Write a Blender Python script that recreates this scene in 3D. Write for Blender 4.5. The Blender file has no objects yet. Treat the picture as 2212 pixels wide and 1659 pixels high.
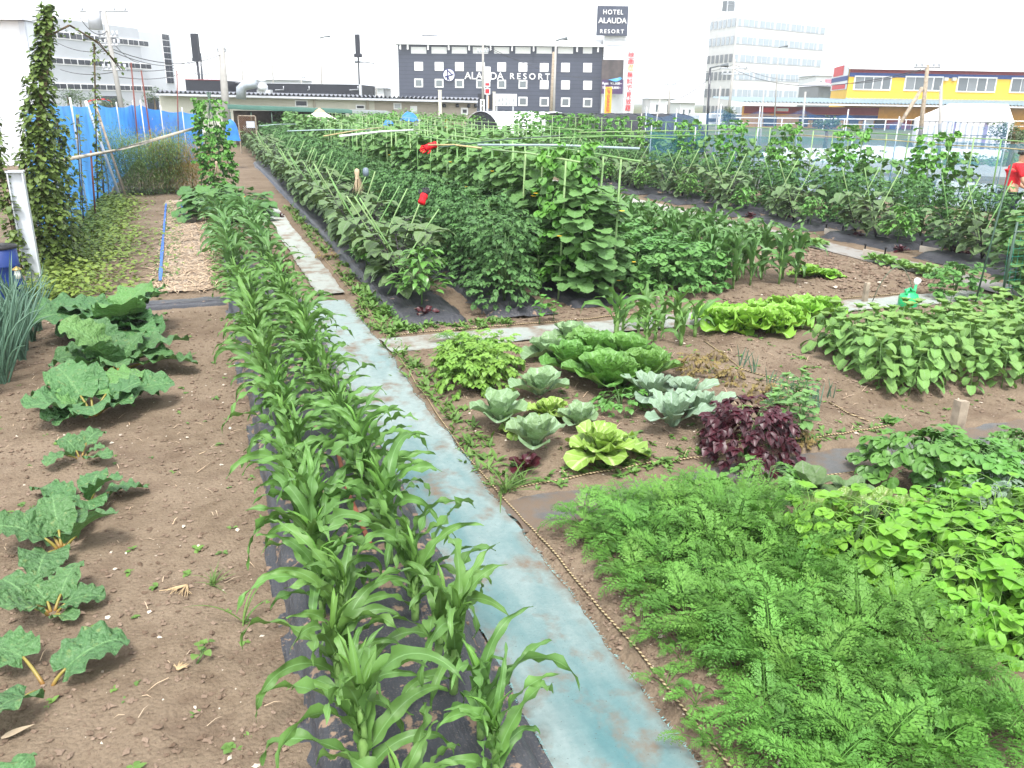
import bpy, math, random
import numpy as np
from math import sin, cos, pi, radians, atan, tan, sqrt
from mathutils import Matrix, Vector, noise as mnoise

SC = bpy.context.scene
COL = SC.collection
R_ = random.Random(7)
NPR = np.random.RandomState(11)

# ------------------------------------------------------------------ camera
FPX, CX, CY, EYE = 1780.0, 1106.0, 829.5, 2.4      # focal length in units of a 2212 wide picture
PITCH, ROLL, YAW = radians(18.974), radians(0.8), radians(20.47)
_h = np.array([sin(YAW), cos(YAW), 0.0]); _r = np.array([cos(YAW), -sin(YAW), 0.0]); _z = np.array([0, 0, 1.0])
C_F = _h * cos(PITCH) - _z * sin(PITCH)
_u = _h * sin(PITCH) + _z * cos(PITCH)
C_R = _r * cos(ROLL) + _u * sin(ROLL)
C_U = _u * cos(ROLL) - _r * sin(ROLL)
cam_data = bpy.data.cameras.new('camera')
cam = bpy.data.objects.new('camera', cam_data); COL.objects.link(cam)
m = Matrix.Identity(4)
for i in range(3):
    m[i][0], m[i][1], m[i][2] = C_R[i], C_U[i], -C_F[i]
m[2][3] = EYE
cam.matrix_world = m
cam_data.sensor_fit = 'HORIZONTAL'
cam_data.angle = 2 * atan(CX / FPX)
cam_data.clip_start = 0.05
cam_data.clip_end = 3000
SC.camera = cam

# ------------------------------------------------------------------ world, sun, exposure
SUN_EL, SUN_AZ = radians(62), radians(200)      # azimuth clockwise from +Y
world = bpy.data.worlds.new('World'); SC.world = world
world.use_nodes = True
wn, wl = world.node_tree.nodes, world.node_tree.links
wn.clear()
sky = wn.new('ShaderNodeTexSky'); sky.sky_type = 'NISHITA'; sky.sun_disc = False
sky.sun_elevation = SUN_EL; sky.sun_rotation = SUN_AZ
sky.air_density = 1.0; sky.dust_density = 1.0; sky.ozone_density = 1.0
hs = wn.new('ShaderNodeHueSaturation'); hs.inputs['Saturation'].default_value = 0.18
hs.inputs['Value'].default_value = 1.0
bg = wn.new('ShaderNodeBackground'); bg.inputs['Strength'].default_value = 0.15
wo = wn.new('ShaderNodeOutputWorld')
wl.new(sky.outputs[0], hs.inputs['Color']); wl.new(hs.outputs[0], bg.inputs['Color']); wl.new(bg.outputs[0], wo.inputs['Surface'])
sun_l = bpy.data.lights.new('sun', 'SUN'); sun_l.energy = 1.5; sun_l.angle = radians(16); sun_l.color = (1.0, 0.97, 0.93)
sun = bpy.data.objects.new('sun', sun_l); COL.objects.link(sun)
sd = Vector((sin(SUN_AZ) * cos(SUN_EL), cos(SUN_AZ) * cos(SUN_EL), sin(SUN_EL)))
sun.rotation_euler = sd.to_track_quat('Z', 'Y').to_euler()
sun.location = (0, 0, 60)
SC.view_settings.view_transform = 'Standard'; SC.view_settings.look = 'None'
SC.view_settings.gamma = 1.0; SC.view_settings.exposure = 1.85
SC.cycles.max_bounces = 6; SC.cycles.diffuse_bounces = 2; SC.cycles.glossy_bounces = 2
SC.cycles.transmission_bounces = 4; SC.cycles.transparent_max_bounces = 12
SC.cycles.caustics_reflective = False; SC.cycles.caustics_refractive = False

# ------------------------------------------------------------------ picture <-> place
def ray(px, py):
    return C_R * (px - CX) / FPX - C_U * (py - CY) / FPX + C_F
def G(px, py, z=0.0):
    d = ray(px, py); t = (z - EYE) / d[2]
    return (d[0] * t, d[1] * t, z)
def AT(px, py, D):
    """point seen at (px, py) whose horizontal distance along the camera heading is D"""
    d = ray(px, py); t = D / (d @ _h)
    return np.array([d[0] * t, d[1] * t, EYE + d[2] * t])
def ATY(px, py, Y):
    d = ray(px, py); t = Y / d[1]
    return np.array([d[0] * t, Y, EYE + d[2] * t])
def ATX(px, py, X):
    d = ray(px, py); t = X / d[0]
    return np.array([X, d[1] * t, EYE + d[2] * t])
def Zabove(px, py, x, y):
    """height of the point seen at row py standing over ground (x, y)"""
    d = ray(px, py); t = sqrt(x * x + y * y) / sqrt(d[0] ** 2 + d[1] ** 2)
    return EYE + d[2] * t

# ------------------------------------------------------------------ tags
def tag(o, label=None, cat=None, group=None, kind=None):
    if label: o['label'] = label
    if cat: o['category'] = cat
    if group: o['group'] = group
    if kind: o['kind'] = kind
    return o
def link(name, mesh, parent=None):
    o = bpy.data.objects.new(name, mesh); COL.objects.link(o)
    if parent is not None: o.parent = parent
    return o
def empty(name, loc=(0, 0, 0), rz=0.0, s=1.0):
    o = bpy.data.objects.new(name, None); COL.objects.link(o)
    o.empty_display_size = 0.1
    o.location = loc; o.rotation_euler = (0, 0, rz); o.scale = (s, s, s) if not hasattr(s, '__len__') else s
    return o
def put(name, parts, loc, rz=0.0, s=1.0, label=None, cat=None, group=None, tilt=(0, 0)):
    """one thing: an Empty with its part meshes, or a single mesh"""
    if len(parts) == 1:
        o = link(name, parts[0][1])
    else:
        o = empty(name)
        for pn, me in parts: link(pn, me, o)
    o.location = loc; o.rotation_euler = (tilt[0], tilt[1], rz)
    o.scale = (s, s, s) if not hasattr(s, '__len__') else s
    tag(o, label, cat, group)
    return o

# ------------------------------------------------------------------ mesh builder
class MB:
    def __init__(self):
        self.v = []; self.f = []; self.a = []; self.n = 0; self.mi = []
    def add(self, v, f, a=None, mi=0):
        v = np.asarray(v, float)
        self.v.append(v)
        if a is None: a = np.zeros((len(v), 3)) + 0.5
        self.a.append(np.asarray(a, float))
        for q in f: self.f.append(tuple(int(i) + self.n for i in q))
        self.mi += [mi] * len(f)
        self.n += len(v)
    def mesh(self, name, mats, smooth=True):
        me = bpy.data.meshes.new(name)
        V = np.concatenate(self.v) if self.v else np.zeros((0, 3))
        me.from_pydata(V.tolist(), [], self.f)
        A = np.concatenate(self.a) if self.a else np.zeros((0, 3))
        at = me.attributes.new('lf', 'FLOAT_COLOR', 'POINT')
        buf = np.ones((len(A), 4), np.float32); buf[:, :3] = A
        at.data.foreach_set('color', buf.ravel())
        if not isinstance(mats, (list, tuple)): mats = [mats]
        for mt in mats: me.materials.append(mt)
        if len(mats) > 1: me.polygons.foreach_set('material_index', np.array(self.mi, np.int32))
        me.polygons.foreach_set('use_smooth', np.full(len(self.f), smooth, bool))
        me.update()
        return me
    # --- primitives
    def box(self, x0, x1, y0, y1, z0, z1, mi=0, M=None, rnd=.5):
        v = np.array([(x, y, z) for z in (z0, z1) for y in (y0, y1) for x in (x0, x1)], float)
        if M is not None: v = v @ np.array(M)[:3, :3].T + np.array(M)[:3, 3]
        self.add(v, [(0, 2, 3, 1), (4, 5, 7, 6), (0, 1, 5, 4), (2, 6, 7, 3), (0, 4, 6, 2), (1, 3, 7, 5)], np.full((8, 3), rnd), mi)
    def tube(self, pts, rad, k=6, mi=0, rnd=.5, cap=True):
        P = np.asarray(pts, float); n = len(P)
        r = np.full(n, rad, float) if np.isscalar(rad) else np.asarray(rad, float)
        T = np.gradient(P, axis=0); T /= np.linalg.norm(T, axis=1)[:, None] + 1e-12
        ref = np.array([0, 0, 1.0]) if abs(T[0][2]) < .9 else np.array([1.0, 0, 0])
        S = np.cross(T, ref); S /= np.linalg.norm(S, axis=1)[:, None] + 1e-12
        N = np.cross(S, T)
        th = np.arange(k) * 2 * pi / k
        V = P[:, None, :] + r[:, None, None] * (np.cos(th)[None, :, None] * S[:, None, :] + np.sin(th)[None, :, None] * N[:, None, :])
        u = np.linspace(0, 1, n)
        A = np.zeros((n, k, 3)); A[..., 0] = rnd; A[..., 1] = u[:, None]; A[..., 2] = .5
        F = [(i * k + j, i * k + (j + 1) % k, (i + 1) * k + (j + 1) % k, (i + 1) * k + j) for i in range(n - 1) for j in range(k)]
        if cap:
            F.append(tuple(range(k))[::-1]); F.append(tuple((n - 1) * k + j for j in range(k)))
        self.add(V.reshape(-1, 3), F, A.reshape(-1, 3), mi)
    def bar(self, a, b, r, k=6, mi=0): self.tube([a, b], r, k, mi)
    def leaf(self, base, az, el, L, W, bend=1.0, bp=1.0, prof='ov', n=6, m=2, fold=.25, ruf=0.0, rfn=3.0, twist=0.0, cord=0.0,
             cup=0.0, rnd=None, mi=0, side=0.0, teeth=0.0, tn=6, ph=None):
        """a blade: rib leaves base at azimuth az and elevation el, bends down by `bend` rad over its length L; half width W"""
        t = np.linspace(0, 1, n + 1); s = np.linspace(-1, 1, m + 1)
        e = el - bend * t ** bp
        a = az + side * t
        d = L / n
        em, am = (e[1:] + e[:-1]) / 2, (a[1:] + a[:-1]) / 2
        P = np.zeros((n + 1, 3))
        P[1:, 0] = np.cumsum(np.cos(em) * np.cos(am)) * d; P[1:, 1] = np.cumsum(np.cos(em) * np.sin(am)) * d; P[1:, 2] = np.cumsum(np.sin(em)) * d
        P += np.asarray(base, float)
        T = np.stack([np.cos(e) * np.cos(a), np.cos(e) * np.sin(a), np.sin(e)], 1)
        S0 = np.stack([-np.sin(a), np.cos(a), 0 * a], 1)
        N0 = np.cross(T, S0)
        tw = twist * t
        S = S0 * np.cos(tw)[:, None] + N0 * np.sin(tw)[:, None]
        N = N0 * np.cos(tw)[:, None] - S0 * np.sin(tw)[:, None]
        if prof == 'ov': w = np.sin(pi * np.clip(t, 0, 1) ** .75) ** .8
        elif prof == 'lance': w = np.sin(pi * (t * .97 + .03) ** .6) ** .9
        elif prof == 'corn': w = np.minimum(1, .6 + t * 2.2) * (1 - t ** 1.9) ** .85
        elif prof == 'rhu': w = np.where(t < .34, np.sqrt(np.clip(1 - ((t - .34) / .36) ** 2, 0, 1)), np.sqrt(np.clip(1 - ((t - .34) / .67) ** 2.2, 0, 1)))
        elif prof == 'heart': w = np.sqrt(np.clip(1 - (2 * (t * .96 + .04) - .75) ** 2 / 1.5625, 0, 1)) * np.where(t > .375, 1 - .25 * (t - .375) ** 2, 1)
        elif prof == 'round': w = np.sqrt(np.clip(1 - (2 * (.06 + .94 * t) - 1) ** 2, 0.02, 1)) ** .8
        elif prof == 'spoon': w = np.where(t < .3, .28 + .1 * t, 0) + np.where(t >= .3, np.sqrt(np.clip(1 - ((t - .68) / .385) ** 2, 0.0, 1)) * .92 + .08, 0)
        elif prof == 'fan': w = (.15 + .85 * t ** .7) * np.where(t > .8, np.sqrt(np.clip(1 - ((t - .8) / .215) ** 2, 0, 1)), 1)
        else: w = np.ones(n + 1)
        w = np.maximum(w, .015) * W
        if teeth: w = w * (1 + teeth * np.cos(t * tn * 2 * pi))
        if ph is None: ph = R_.random() * 6.28
        ss, tt = np.meshgrid(s, t)
        ab = np.abs(ss)
        up = ab * fold * w[:, None] + cup * ab ** 2 * w[:, None]
        if ruf:
            up = up + ruf * W * (ab ** 1.6) * (.75 * np.sin(tt * rfn * 2 * pi + ph + (ss > 0) * 1.9) + .5 * np.sin(tt * rfn * .41 * 2 * pi + ph * 2.3 + (ss > 0) * 3.1)) * np.minimum(1, 3 * (1 - tt) + .3)
        V = P[:, None, :] + (ss * w[:, None] * cos(fold * .7))[..., None] * S[:, None, :] + up[..., None] * N[:, None, :]
        if cord: V = V - (cord * L * ab ** 1.5 * (1 - tt) ** 3)[..., None] * T[:, None, :]
        A = np.zeros((n + 1, m + 1, 3)); A[..., 0] = R_.random() if rnd is None else rnd; A[..., 1] = tt; A[..., 2] = ss * .5 + .5
        k = m + 1
        F = [(i * k + j, i * k + j + 1, (i + 1) * k + j + 1, (i + 1) * k + j) for i in range(n) for j in range(m)]
        self.add(V.reshape(-1, 3), F, A.reshape(-1, 3), mi)
        return P[-1]
def curve(p0, az, el, L, bend, n=6, bp=1.0, side=0.0):
    t = np.linspace(0, 1, n + 1); e = el - bend * t ** bp; a = az + side * t
    em, am = (e[1:] + e[:-1]) / 2, (a[1:] + a[:-1]) / 2
    P = np.zeros((n + 1, 3)); d = L / n
    P[1:, 0] = np.cumsum(np.cos(em) * np.cos(am)) * d; P[1:, 1] = np.cumsum(np.cos(em) * np.sin(am)) * d; P[1:, 2] = np.cumsum(np.sin(em)) * d
    return P + np.asarray(p0, float)

# ------------------------------------------------------------------ materials
def mat(name):
    mt = bpy.data.materials.new(name); mt.use_nodes = True
    nt = mt.node_tree; nt.nodes.clear()
    out = nt.nodes.new('ShaderNodeOutputMaterial')
    return mt, nt, out
def nn(nt, typ, **kw):
    n = nt.nodes.new(typ)
    for k, v in kw.items(): setattr(n, k, v)
    return n
def setin(nt, node, key, val):
    if val is None: return
    if hasattr(val, 'is_output'): nt.links.new(val, node.inputs[key])
    else:
        if isinstance(val, tuple) and len(val) == 3: val = val + (1,)
        node.inputs[key].default_value = val
def math_(nt, op, a, b=None, clamp=False):
    n = nn(nt, 'ShaderNodeMath', operation=op); n.use_clamp = clamp
    setin(nt, n, 0, a); setin(nt, n, 1, b); return n.outputs[0]
def mix(nt, f, a, b, blend='MIX'):
    n = nn(nt, 'ShaderNodeMix', data_type='RGBA', blend_type=blend)
    setin(nt, n, 0, f); setin(nt, n, 6, a); setin(nt, n, 7, b); return n.outputs[2]
def ramp(nt, f, stops):
    n = nn(nt, 'ShaderNodeValToRGB'); cr = n.color_ramp
    while len(cr.elements) < len(stops): cr.elements.new(.5)
    for e, (p, c) in zip(cr.elements, stops):
        e.position = p; e.color = (c, c, c, 1) if np.isscalar(c) else tuple(c) + (1,)
    nt.links.new(f, n.inputs[0]); return n.outputs[0]
def noise(nt, scale, detail=4, rough=.55, vec=None, w=None):
    n = nn(nt, 'ShaderNodeTexNoise'); n.inputs['Scale'].default_value = scale; n.inputs['Detail'].default_value = detail
    n.inputs['Roughness'].default_value = rough
    if vec is not None: nt.links.new(vec, n.inputs['Vector'])
    return n.outputs['Fac']
def coords(nt, kind='Object'):
    return nn(nt, 'ShaderNodeTexCoord').outputs[kind]
def world_pos(nt): return nn(nt, 'ShaderNodeNewGeometry').outputs['Position']
def bsdf(nt, out, col, rough=.6, spec=.3, metal=0.0, normal=None):
    b = nn(nt, 'ShaderNodeBsdfPrincipled')
    setin(nt, b, 'Base Color', col); setin(nt, b, 'Roughness', rough); setin(nt, b, 'Specular IOR Level', spec); setin(nt, b, 'Metallic', metal)
    if normal is not None: nt.links.new(normal, b.inputs['Normal'])
    if out is not None: nt.links.new(b.outputs[0], out.inputs['Surface'])
    return b
def bump(nt, h, strength=.5, dist=.01):
    n = nn(nt, 'ShaderNodeBump'); n.inputs['Strength'].default_value = strength; n.inputs['Distance'].default_value = dist
    nt.links.new(h, n.inputs['Height']); return n.outputs[0]
def plain(name, col, rough=.6, spec=.3, metal=0.0, var=.15, scale=3.0, bmp=0.0):
    mt, nt, out = mat(name)
    c = coords(nt, 'Object'); f = noise(nt, scale, 5, .6, c)
    lo = tuple(x * (1 - var) for x in col); hi = tuple(min(1, x * (1 + var)) for x in col)
    colr = mix(nt, ramp(nt, f, [(.3, 0), (.7, 1)]), lo, hi)
    nrm = bump(nt, noise(nt, scale * 12, 4, .6, c), bmp, .01) if bmp else None
    bsdf(nt, out, colr, rough, spec, metal, nrm)
    return mt
BULL = {'rhubarb_leaf': 1.0, 'napa_leaf': .8, 'chard_leaf': 1.0, 'cabbage_leaf': .4, 'broccoli_leaf': .4, 'squash_leaf': .6, 'cucumber_leaf': .5, 'eggplant_leaf': .4}
def leafmat(name, c, rib=None, var=.3, rough=.5, tr=.3, spec=.35, veins=0.0, nv=7.0, tip=None, base=None, blotch=None, young=None, ribw=.1, holes=0.0):
    """foliage: per-leaf and per-plant tint, rib and side veins, some light through the blade"""
    c = (min(1, c[0] * 1.14), c[1] * 1.0, c[2] * .88)
    mt, nt, out = mat(name)
    at = nn(nt, 'ShaderNodeAttribute', attribute_name='lf')
    sep = nn(nt, 'ShaderNodeSeparateColor'); nt.links.new(at.outputs['Color'], sep.inputs[0])
    r, u, v = sep.outputs
    lo = (c[0] * (1 - var), c[1] * (1 - var * .9), c[2] * (1 - var * .7)); hi = (c[0] * (1 + var * 1.1), c[1] * (1 + var * .8), c[2] * (1 + var * .5))
    col = mix(nt, r, lo, hi)
    if young: col = mix(nt, ramp(nt, r, [(.82, 0), (.95, 1)]), col, young)
    oi = nn(nt, 'ShaderNodeObjectInfo')
    hsv = nn(nt, 'ShaderNodeHueSaturation')
    a = nn(nt, 'ShaderNodeMath', operation='MULTIPLY_ADD'); setin(nt, a, 0, oi.outputs['Random']); a.inputs[1].default_value = .026; a.inputs[2].default_value = .487
    nt.links.new(a.outputs[0], hsv.inputs['Hue'])
    a2 = nn(nt, 'ShaderNodeMath', operation='MULTIPLY_ADD'); setin(nt, a2, 0, oi.outputs['Random']); a2.inputs[1].default_value = .26; a2.inputs[2].default_value = .87
    nt.links.new(a2.outputs[0], hsv.inputs['Value'])
    nt.links.new(col, hsv.inputs['Color']); col = hsv.outputs[0]
    if base: col = mix(nt, ramp(nt, u, [(0, 1), (.45, 0)]), col, base)
    if tip: col = mix(nt, ramp(nt, u, [(.6, 0), (1, 1)]), col, tip)
    crd = coords(nt, 'Object')
    nz = noise(nt, 14, 4, .6, crd)
    col = mix(nt, .5, col, mix(nt, nz, tuple(x * .72 for x in c), tuple(min(1, x * 1.35) for x in c)))
    if blotch: col = mix(nt, ramp(nt, noise(nt, 30, 3, .6, crd), [(.6, 0), (.72, 1)]), col, blotch)
    nrm = None
    if rib:
        sv = nn(nt, 'ShaderNodeMath', operation='MULTIPLY_ADD'); nt.links.new(v, sv.inputs[0]); sv.inputs[1].default_value = 2; sv.inputs[2].default_value = -1
        avs = math_(nt, 'ABSOLUTE', sv.outputs[0])
        rm = ramp(nt, avs, [(ribw * .4, 1), (ribw, 0)])
        if veins:
            ph = math_(nt, 'SUBTRACT', math_(nt, 'MULTIPLY', u, nv), math_(nt, 'MULTIPLY', avs, nv * .32))
            fr = math_(nt, 'ABSOLUTE', math_(nt, 'SUBTRACT', math_(nt, 'FRACT', ph), .5))
            vm = math_(nt, 'MULTIPLY', ramp(nt, fr, [(.03, 1), (.1, 0)]), veins)
            rm2 = math_(nt, 'MAXIMUM', rm, vm)
            nrm = bump(nt, math_(nt, 'ADD', math_(nt, 'MULTIPLY', fr, 2.0), noise(nt, 60, 3, .5, crd)), .6, .006)
            rm = rm2
        col = mix(nt, math_(nt, 'MULTIPLY', rm, .75), col, rib)
    if name in BULL: nrm = bump(nt, math_(nt, 'ADD', noise(nt, 34, 2, .5, crd), math_(nt, 'MULTIPLY', noise(nt, 12, 2, .5, crd), .8)), BULL[name], .03)
    b = bsdf(nt, None, col, rough, spec, 0.0, nrm)
    t = nn(nt, 'ShaderNodeBsdfTranslucent')
    tc = mix(nt, .5, col, (c[0] * 1.9, c[1] * 1.7, c[2] * .8)); nt.links.new(tc, t.inputs['Color'])
    ms = nn(nt, 'ShaderNodeMixShader'); ms.inputs[0].default_value = tr * .5
    nt.links.new(b.outputs[0], ms.inputs[1]); nt.links.new(t.outputs[0], ms.inputs[2]); sh = ms.outputs[0]
    if holes:
        hm = ramp(nt, noise(nt, 42, 2, .5, crd), [(.74 - holes, 0), (.755 - holes, 1)])
        tp = nn(nt, 'ShaderNodeBsdfTransparent'); m3 = nn(nt, 'ShaderNodeMixShader'); nt.links.new(hm, m3.inputs[0]); nt.links.new(sh, m3.inputs[1]); nt.links.new(tp.outputs[0], m3.inputs[2]); sh = m3.outputs[0]
    nt.links.new(sh, out.inputs['Surface'])
    return mt
# ------------------------------------------------------------------ ground and paths
def hn(x, y, sc, seed=0.0): return mnoise.noise(Vector((x * sc + seed, y * sc - seed, seed)))
def smooth(a, b, t):
    t = min(1, max(0, (t - a) / (b - a))); return t * t * (3 - 2 * t)
def inside(x, y, x0, x1, y0, y1, soft):
    return smooth(x0 - soft, x0 + soft, x) * (1 - smooth(x1 - soft, x1 + soft, x)) * smooth(y0 - soft, y0 + soft, y) * (1 - smooth(y1 - soft, y1 + soft, y))
SUNK = [(1.02, 1.62, -3, 10.6), (1.25, 1.72, 10.5, 21), (1.62, 12, 7.85, 8.5), (1.56, 10, 4.08, 4.46), (10.05, 10.95, 5, 40)]
MOUND = [(1.72, 3.6, -1, 3.8, .07), (5.0, 9.5, 5.15, 7.3, .09), (1.85, 5.2, 4.75, 7.6, .04), (5.3, 9.3, 8.9, 18, .07), (3.6, 8, -1, 3.6, .05)]
def gz(x, y):
    h = .024 * hn(x, y, 1.1) + .016 * hn(x, y, 3.7, 4.2)
    if -4 < x < 10 and y < 14: h += .009 * hn(x, y, 11, 9.1) + .005 * hn(x, y, 24, 2.2)
    for a, b, c, d, z in MOUND: h += z * inside(x, y, a, b, c, d, .16)
    for a, b, c, d in SUNK:
        k = inside(x, y, a, b, c, d, .05)
        h = h * (1 - k) - .05 * k
    return h
def spaced(fine0, fine1, step, lim0, lim1, grow=1.18):
    xs = list(np.arange(fine0, fine1 + 1e-6, step)); s = step
    while xs[-1] < lim1: s *= grow; xs.append(min(lim1, xs[-1] + s))
    s = step; lo = []
    x = fine0
    while x > lim0: s *= grow; x = max(lim0, x - s); lo.append(x)
    return np.array(lo[::-1] + xs)
gx, gy = spaced(-3.4, 8.5, .045, -900, 900), spaced(1.2, 10.5, .045, -60, 1200)
gm = MB()
GV = np.array([(x, y, gz(x, y) if (abs(x) < 40 and y < 45) else 0.0) for y in gy for x in gx])
nx_ = len(gx)
gm.add(GV, [(j * nx_ + i, j * nx_ + i + 1, (j + 1) * nx_ + i + 1, (j + 1) * nx_ + i) for j in range(len(gy) - 1) for i in range(nx_ - 1)])

def soil_mat():
    mt, nt, out = mat('soil')
    p = world_pos(nt)
    big = noise(nt, .9, 5, .6, p); mid = noise(nt, 9, 6, .65, p); fine = noise(nt, 70, 5, .7, p)
    col = mix(nt, ramp(nt, mid, [(.3, 0), (.72, 1)]), (.127, .093, .062), (.207, .160, .111))
    col = mix(nt, ramp(nt, big, [(.38, 0), (.66, .8)]), col, (.232, .180, .128))
    col = mix(nt, math_(nt, 'MULTIPLY', ramp(nt, fine, [(.45, 0), (.75, 1)]), .55), col, (.09, .062, .045))
    vo = nn(nt, 'ShaderNodeTexVoronoi'); vo.inputs['Scale'].default_value = 46; nt.links.new(p, vo.inputs['Vector'])
    pale = math_(nt, 'MULTIPLY', ramp(nt, vo.outputs['Distance'], [(.1, 1), (.22, 0)]), ramp(nt, noise(nt, 31, 2, .5, p), [(.58, 0), (.64, 1)]))
    col = mix(nt, math_(nt, 'MULTIPLY', pale, .6), col, (.3, .22, .16))
    col = mix(nt, math_(nt, 'MULTIPLY', ramp(nt, noise(nt, 2.3, 4, .6, p), [(.52, 0), (.68, 1)]), .5), col, (.10, .068, .048))
    # far off: weedy green verges
    sep = nn(nt, 'ShaderNodeSeparateXYZ'); nt.links.new(p, sep.inputs[0])
    far = ramp(nt, math_(nt, 'MULTIPLY', sep.outputs[1], .01), [(.42, 0), (.5, 1)])
    col = mix(nt, math_(nt, 'MULTIPLY', far, ramp(nt, noise(nt, .15, 3, .5, p), [(.35, .2), (.6, 1)])), col, (.07, .11, .04))
    h = math_(nt, 'ADD', math_(nt, 'MULTIPLY', mid, .8), math_(nt, 'ADD', math_(nt, 'MULTIPLY', fine, .5), math_(nt, 'MULTIPLY', vo.outputs['Distance'], -.5)))
    bsdf(nt, out, col, .95, .1, 0, bump(nt, h, .8, .022))
    return mt
M_soil = soil_mat()
ground = tag(link('ground', gm.mesh('ground', M_soil)), kind='structure')

def mat_mat(name, c1, c2, dirt, amt, rough=.7):
    """woven ground cloth: faded tint, scuffs, soil trodden on to it"""
    mt, nt, out = mat(name)
    p = world_pos(nt)
    mp = nn(nt, 'ShaderNodeMapping'); mp.inputs['Scale'].default_value = (1.6, .55, 1); nt.links.new(p, mp.inputs['Vector'])
    f = noise(nt, 1.3, 5, .6, mp.outputs[0]); f2 = noise(nt, 3.4, 6, .62, p); f3 = noise(nt, 24, 5, .7, p); f4 = noise(nt, 2.1, 4, .55, mp.outputs[0])
    sy = nn(nt, 'ShaderNodeSeparateXYZ'); nt.links.new(p, sy.inputs[0])
    wear = math_(nt, 'MULTIPLY', math_(nt, 'MINIMUM', sy.outputs[1], 9.0), .036)      # the older far lengths are more faded
    col = mix(nt, ramp(nt, math_(nt, 'ADD', f, wear), [(.46, 0), (.76, 1)]), c1, c2)
    col = mix(nt, math_(nt, 'MULTIPLY', ramp(nt, f3, [(.4, 0), (.7, 1)]), .3), col, tuple(x * .8 for x in c1))
    d = math_(nt, 'ADD', math_(nt, 'MULTIPLY', f2, .62), math_(nt, 'MULTIPLY', f4, .38))
    dm = ramp(nt, d, [(.60 - amt * .3, 0), (.70 - amt * .3, 1)])
    dm = math_(nt, 'MULTIPLY', dm, ramp(nt, f3, [(.2, .55), (.6, 1)]))
    at = nn(nt, 'ShaderNodeAttribute', attribute_name='lf'); sp = nn(nt, 'ShaderNodeSeparateColor'); nt.links.new(at.outputs['Color'], sp.inputs[0])
    ed = math_(nt, 'ABSOLUTE', math_(nt, 'SUBTRACT', sp.outputs[2], .5))
    em = math_(nt, 'MULTIPLY', ramp(nt, ed, [(.36, 0), (.5, 1)]), ramp(nt, noise(nt, 6, 5, .65, p), [(.42, 0), (.62, 1)]))
    dm = math_(nt, 'MAXIMUM', dm, math_(nt, 'MULTIPLY', em, .9))
    col = mix(nt, dm, col, dirt)
    spk = ramp(nt, noise(nt, 90, 2, .5, p), [(.70, 0), (.74, 1)])
    col = mix(nt, math_(nt, 'MULTIPLY', spk, .6), col, tuple(x * .45 for x in dirt))
    w = nn(nt, 'ShaderNodeTexWave'); w.inputs['Scale'].default_value = 160; nt.links.new(p, w.inputs['Vector'])
    bsdf(nt, out, col, rough, .25, 0, bump(nt, math_(nt, 'ADD', math_(nt, 'MULTIPLY', w.outputs['Fac'], .15), math_(nt, 'ADD', math_(nt, 'MULTIPLY', noise(nt, 7, 3, .5, mp.outputs[0]), 1.2), math_(nt, 'ADD', math_(nt, 'MULTIPLY', f2, 1.0), math_(nt, 'MULTIPLY', f3, .3)))), .8, .03))
    return mt
M_blue = mat_mat('blue_mat', (.155, .32, .335), (.46, .56, .54), (.31, .23, .165), .27)
M_pale = mat_mat('pale_mat', (.34, .46, .44), (.52, .55, .50), (.32, .245, .18), .36)
M_grey = mat_mat('grey_mat', (.13, .14, .15), (.23, .23, .225), (.27, .20, .145), .55, .5)
M_cloth = mat_mat('cloth_mat', (.30, .30, .285), (.39, .375, .345), (.27, .20, .145), .2)

def sheet(name, mtl, x0, x1, y0, y1, st=.07, z=-.028, ragged=.02, seed=1.0, along='y', wr=.008, lift=0.0, cut=None):
    """a cloth laid on the ground; its long edges wander and fray"""
    if along == 'y': la, lb, wa, wb = y0, y1, x0, x1
    else: la, lb, wa, wb = x0, x1, y0, y1
    nl = max(2, int((lb - la) / st)); nw = max(4, int((wb - wa) / st))
    b = MB(); V = []; A = []
    for i in range(nl + 1):
        l = la + (lb - la) * i / nl
        e0 = wa + ragged * (1.6 * hn(l, seed, .7) + hn(l, seed, 4) + .5 * hn(l, seed, 17)); e1 = wb + ragged * (1.6 * hn(l, seed + 7, .7) + hn(l, seed + 7, 4) + .5 * hn(l, seed + 5, 17))
        for j in range(nw + 1):
            w = e0 + (e1 - e0) * j / nw
            x, y = (w, l) if along == 'y' else (l, w)
            if i in (0, nl):
                dl = ragged * 2 * hn(w, seed + 3, 3)
                if along == 'y': y += dl
                else: x += dl
            ed = min(j, nw - j) / nw
            zz = z + wr * (1 + 1.2 * hn(x, y, 2.3, seed) + .8 * hn(x, y, 7, seed) + .35 * hn(x * 1.0, y * .4, 15, seed)) + lift * (1 if ed == 0 else 0) * max(0, hn(l, seed, 1.5))
            V.append((x, y, zz)); A.append((.5, i / nl, j / nw))
    k = nw + 1
    b.add(V, [(i * k + j, i * k + j + 1, (i + 1) * k + j + 1, (i + 1) * k + j) for i in range(nl) for j in range(nw)], A)
    me = b.mesh(name, mtl)
    return tag(link(name, me), kind='structure')
sheet('path_mat', M_blue, 1.055, 1.585, 1.0, 10.35, .05, -.026, .024, 2.0)
sheet('path_mat', M_pale, 1.28, 1.64, 10.75, 20.0, .08, -.026, .02, 5.0)
sheet('path_mat', M_pale, 1.64, 9.9, 7.9, 8.42, .07, -.026, .02, 8.0, 'x')
sheet('path_mat', M_grey, 1.58, 9.0, 4.02, 4.5, .06, -.034, .035, 11.0, 'x', .012)
sheet('path_mat', M_cloth, 10.15, 10.85, 6.0, 34, .12, -.02, .03, 14.0)
# loose edge of the front cloth by the second cloth: trodden soil between them is the ground itself

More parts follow.
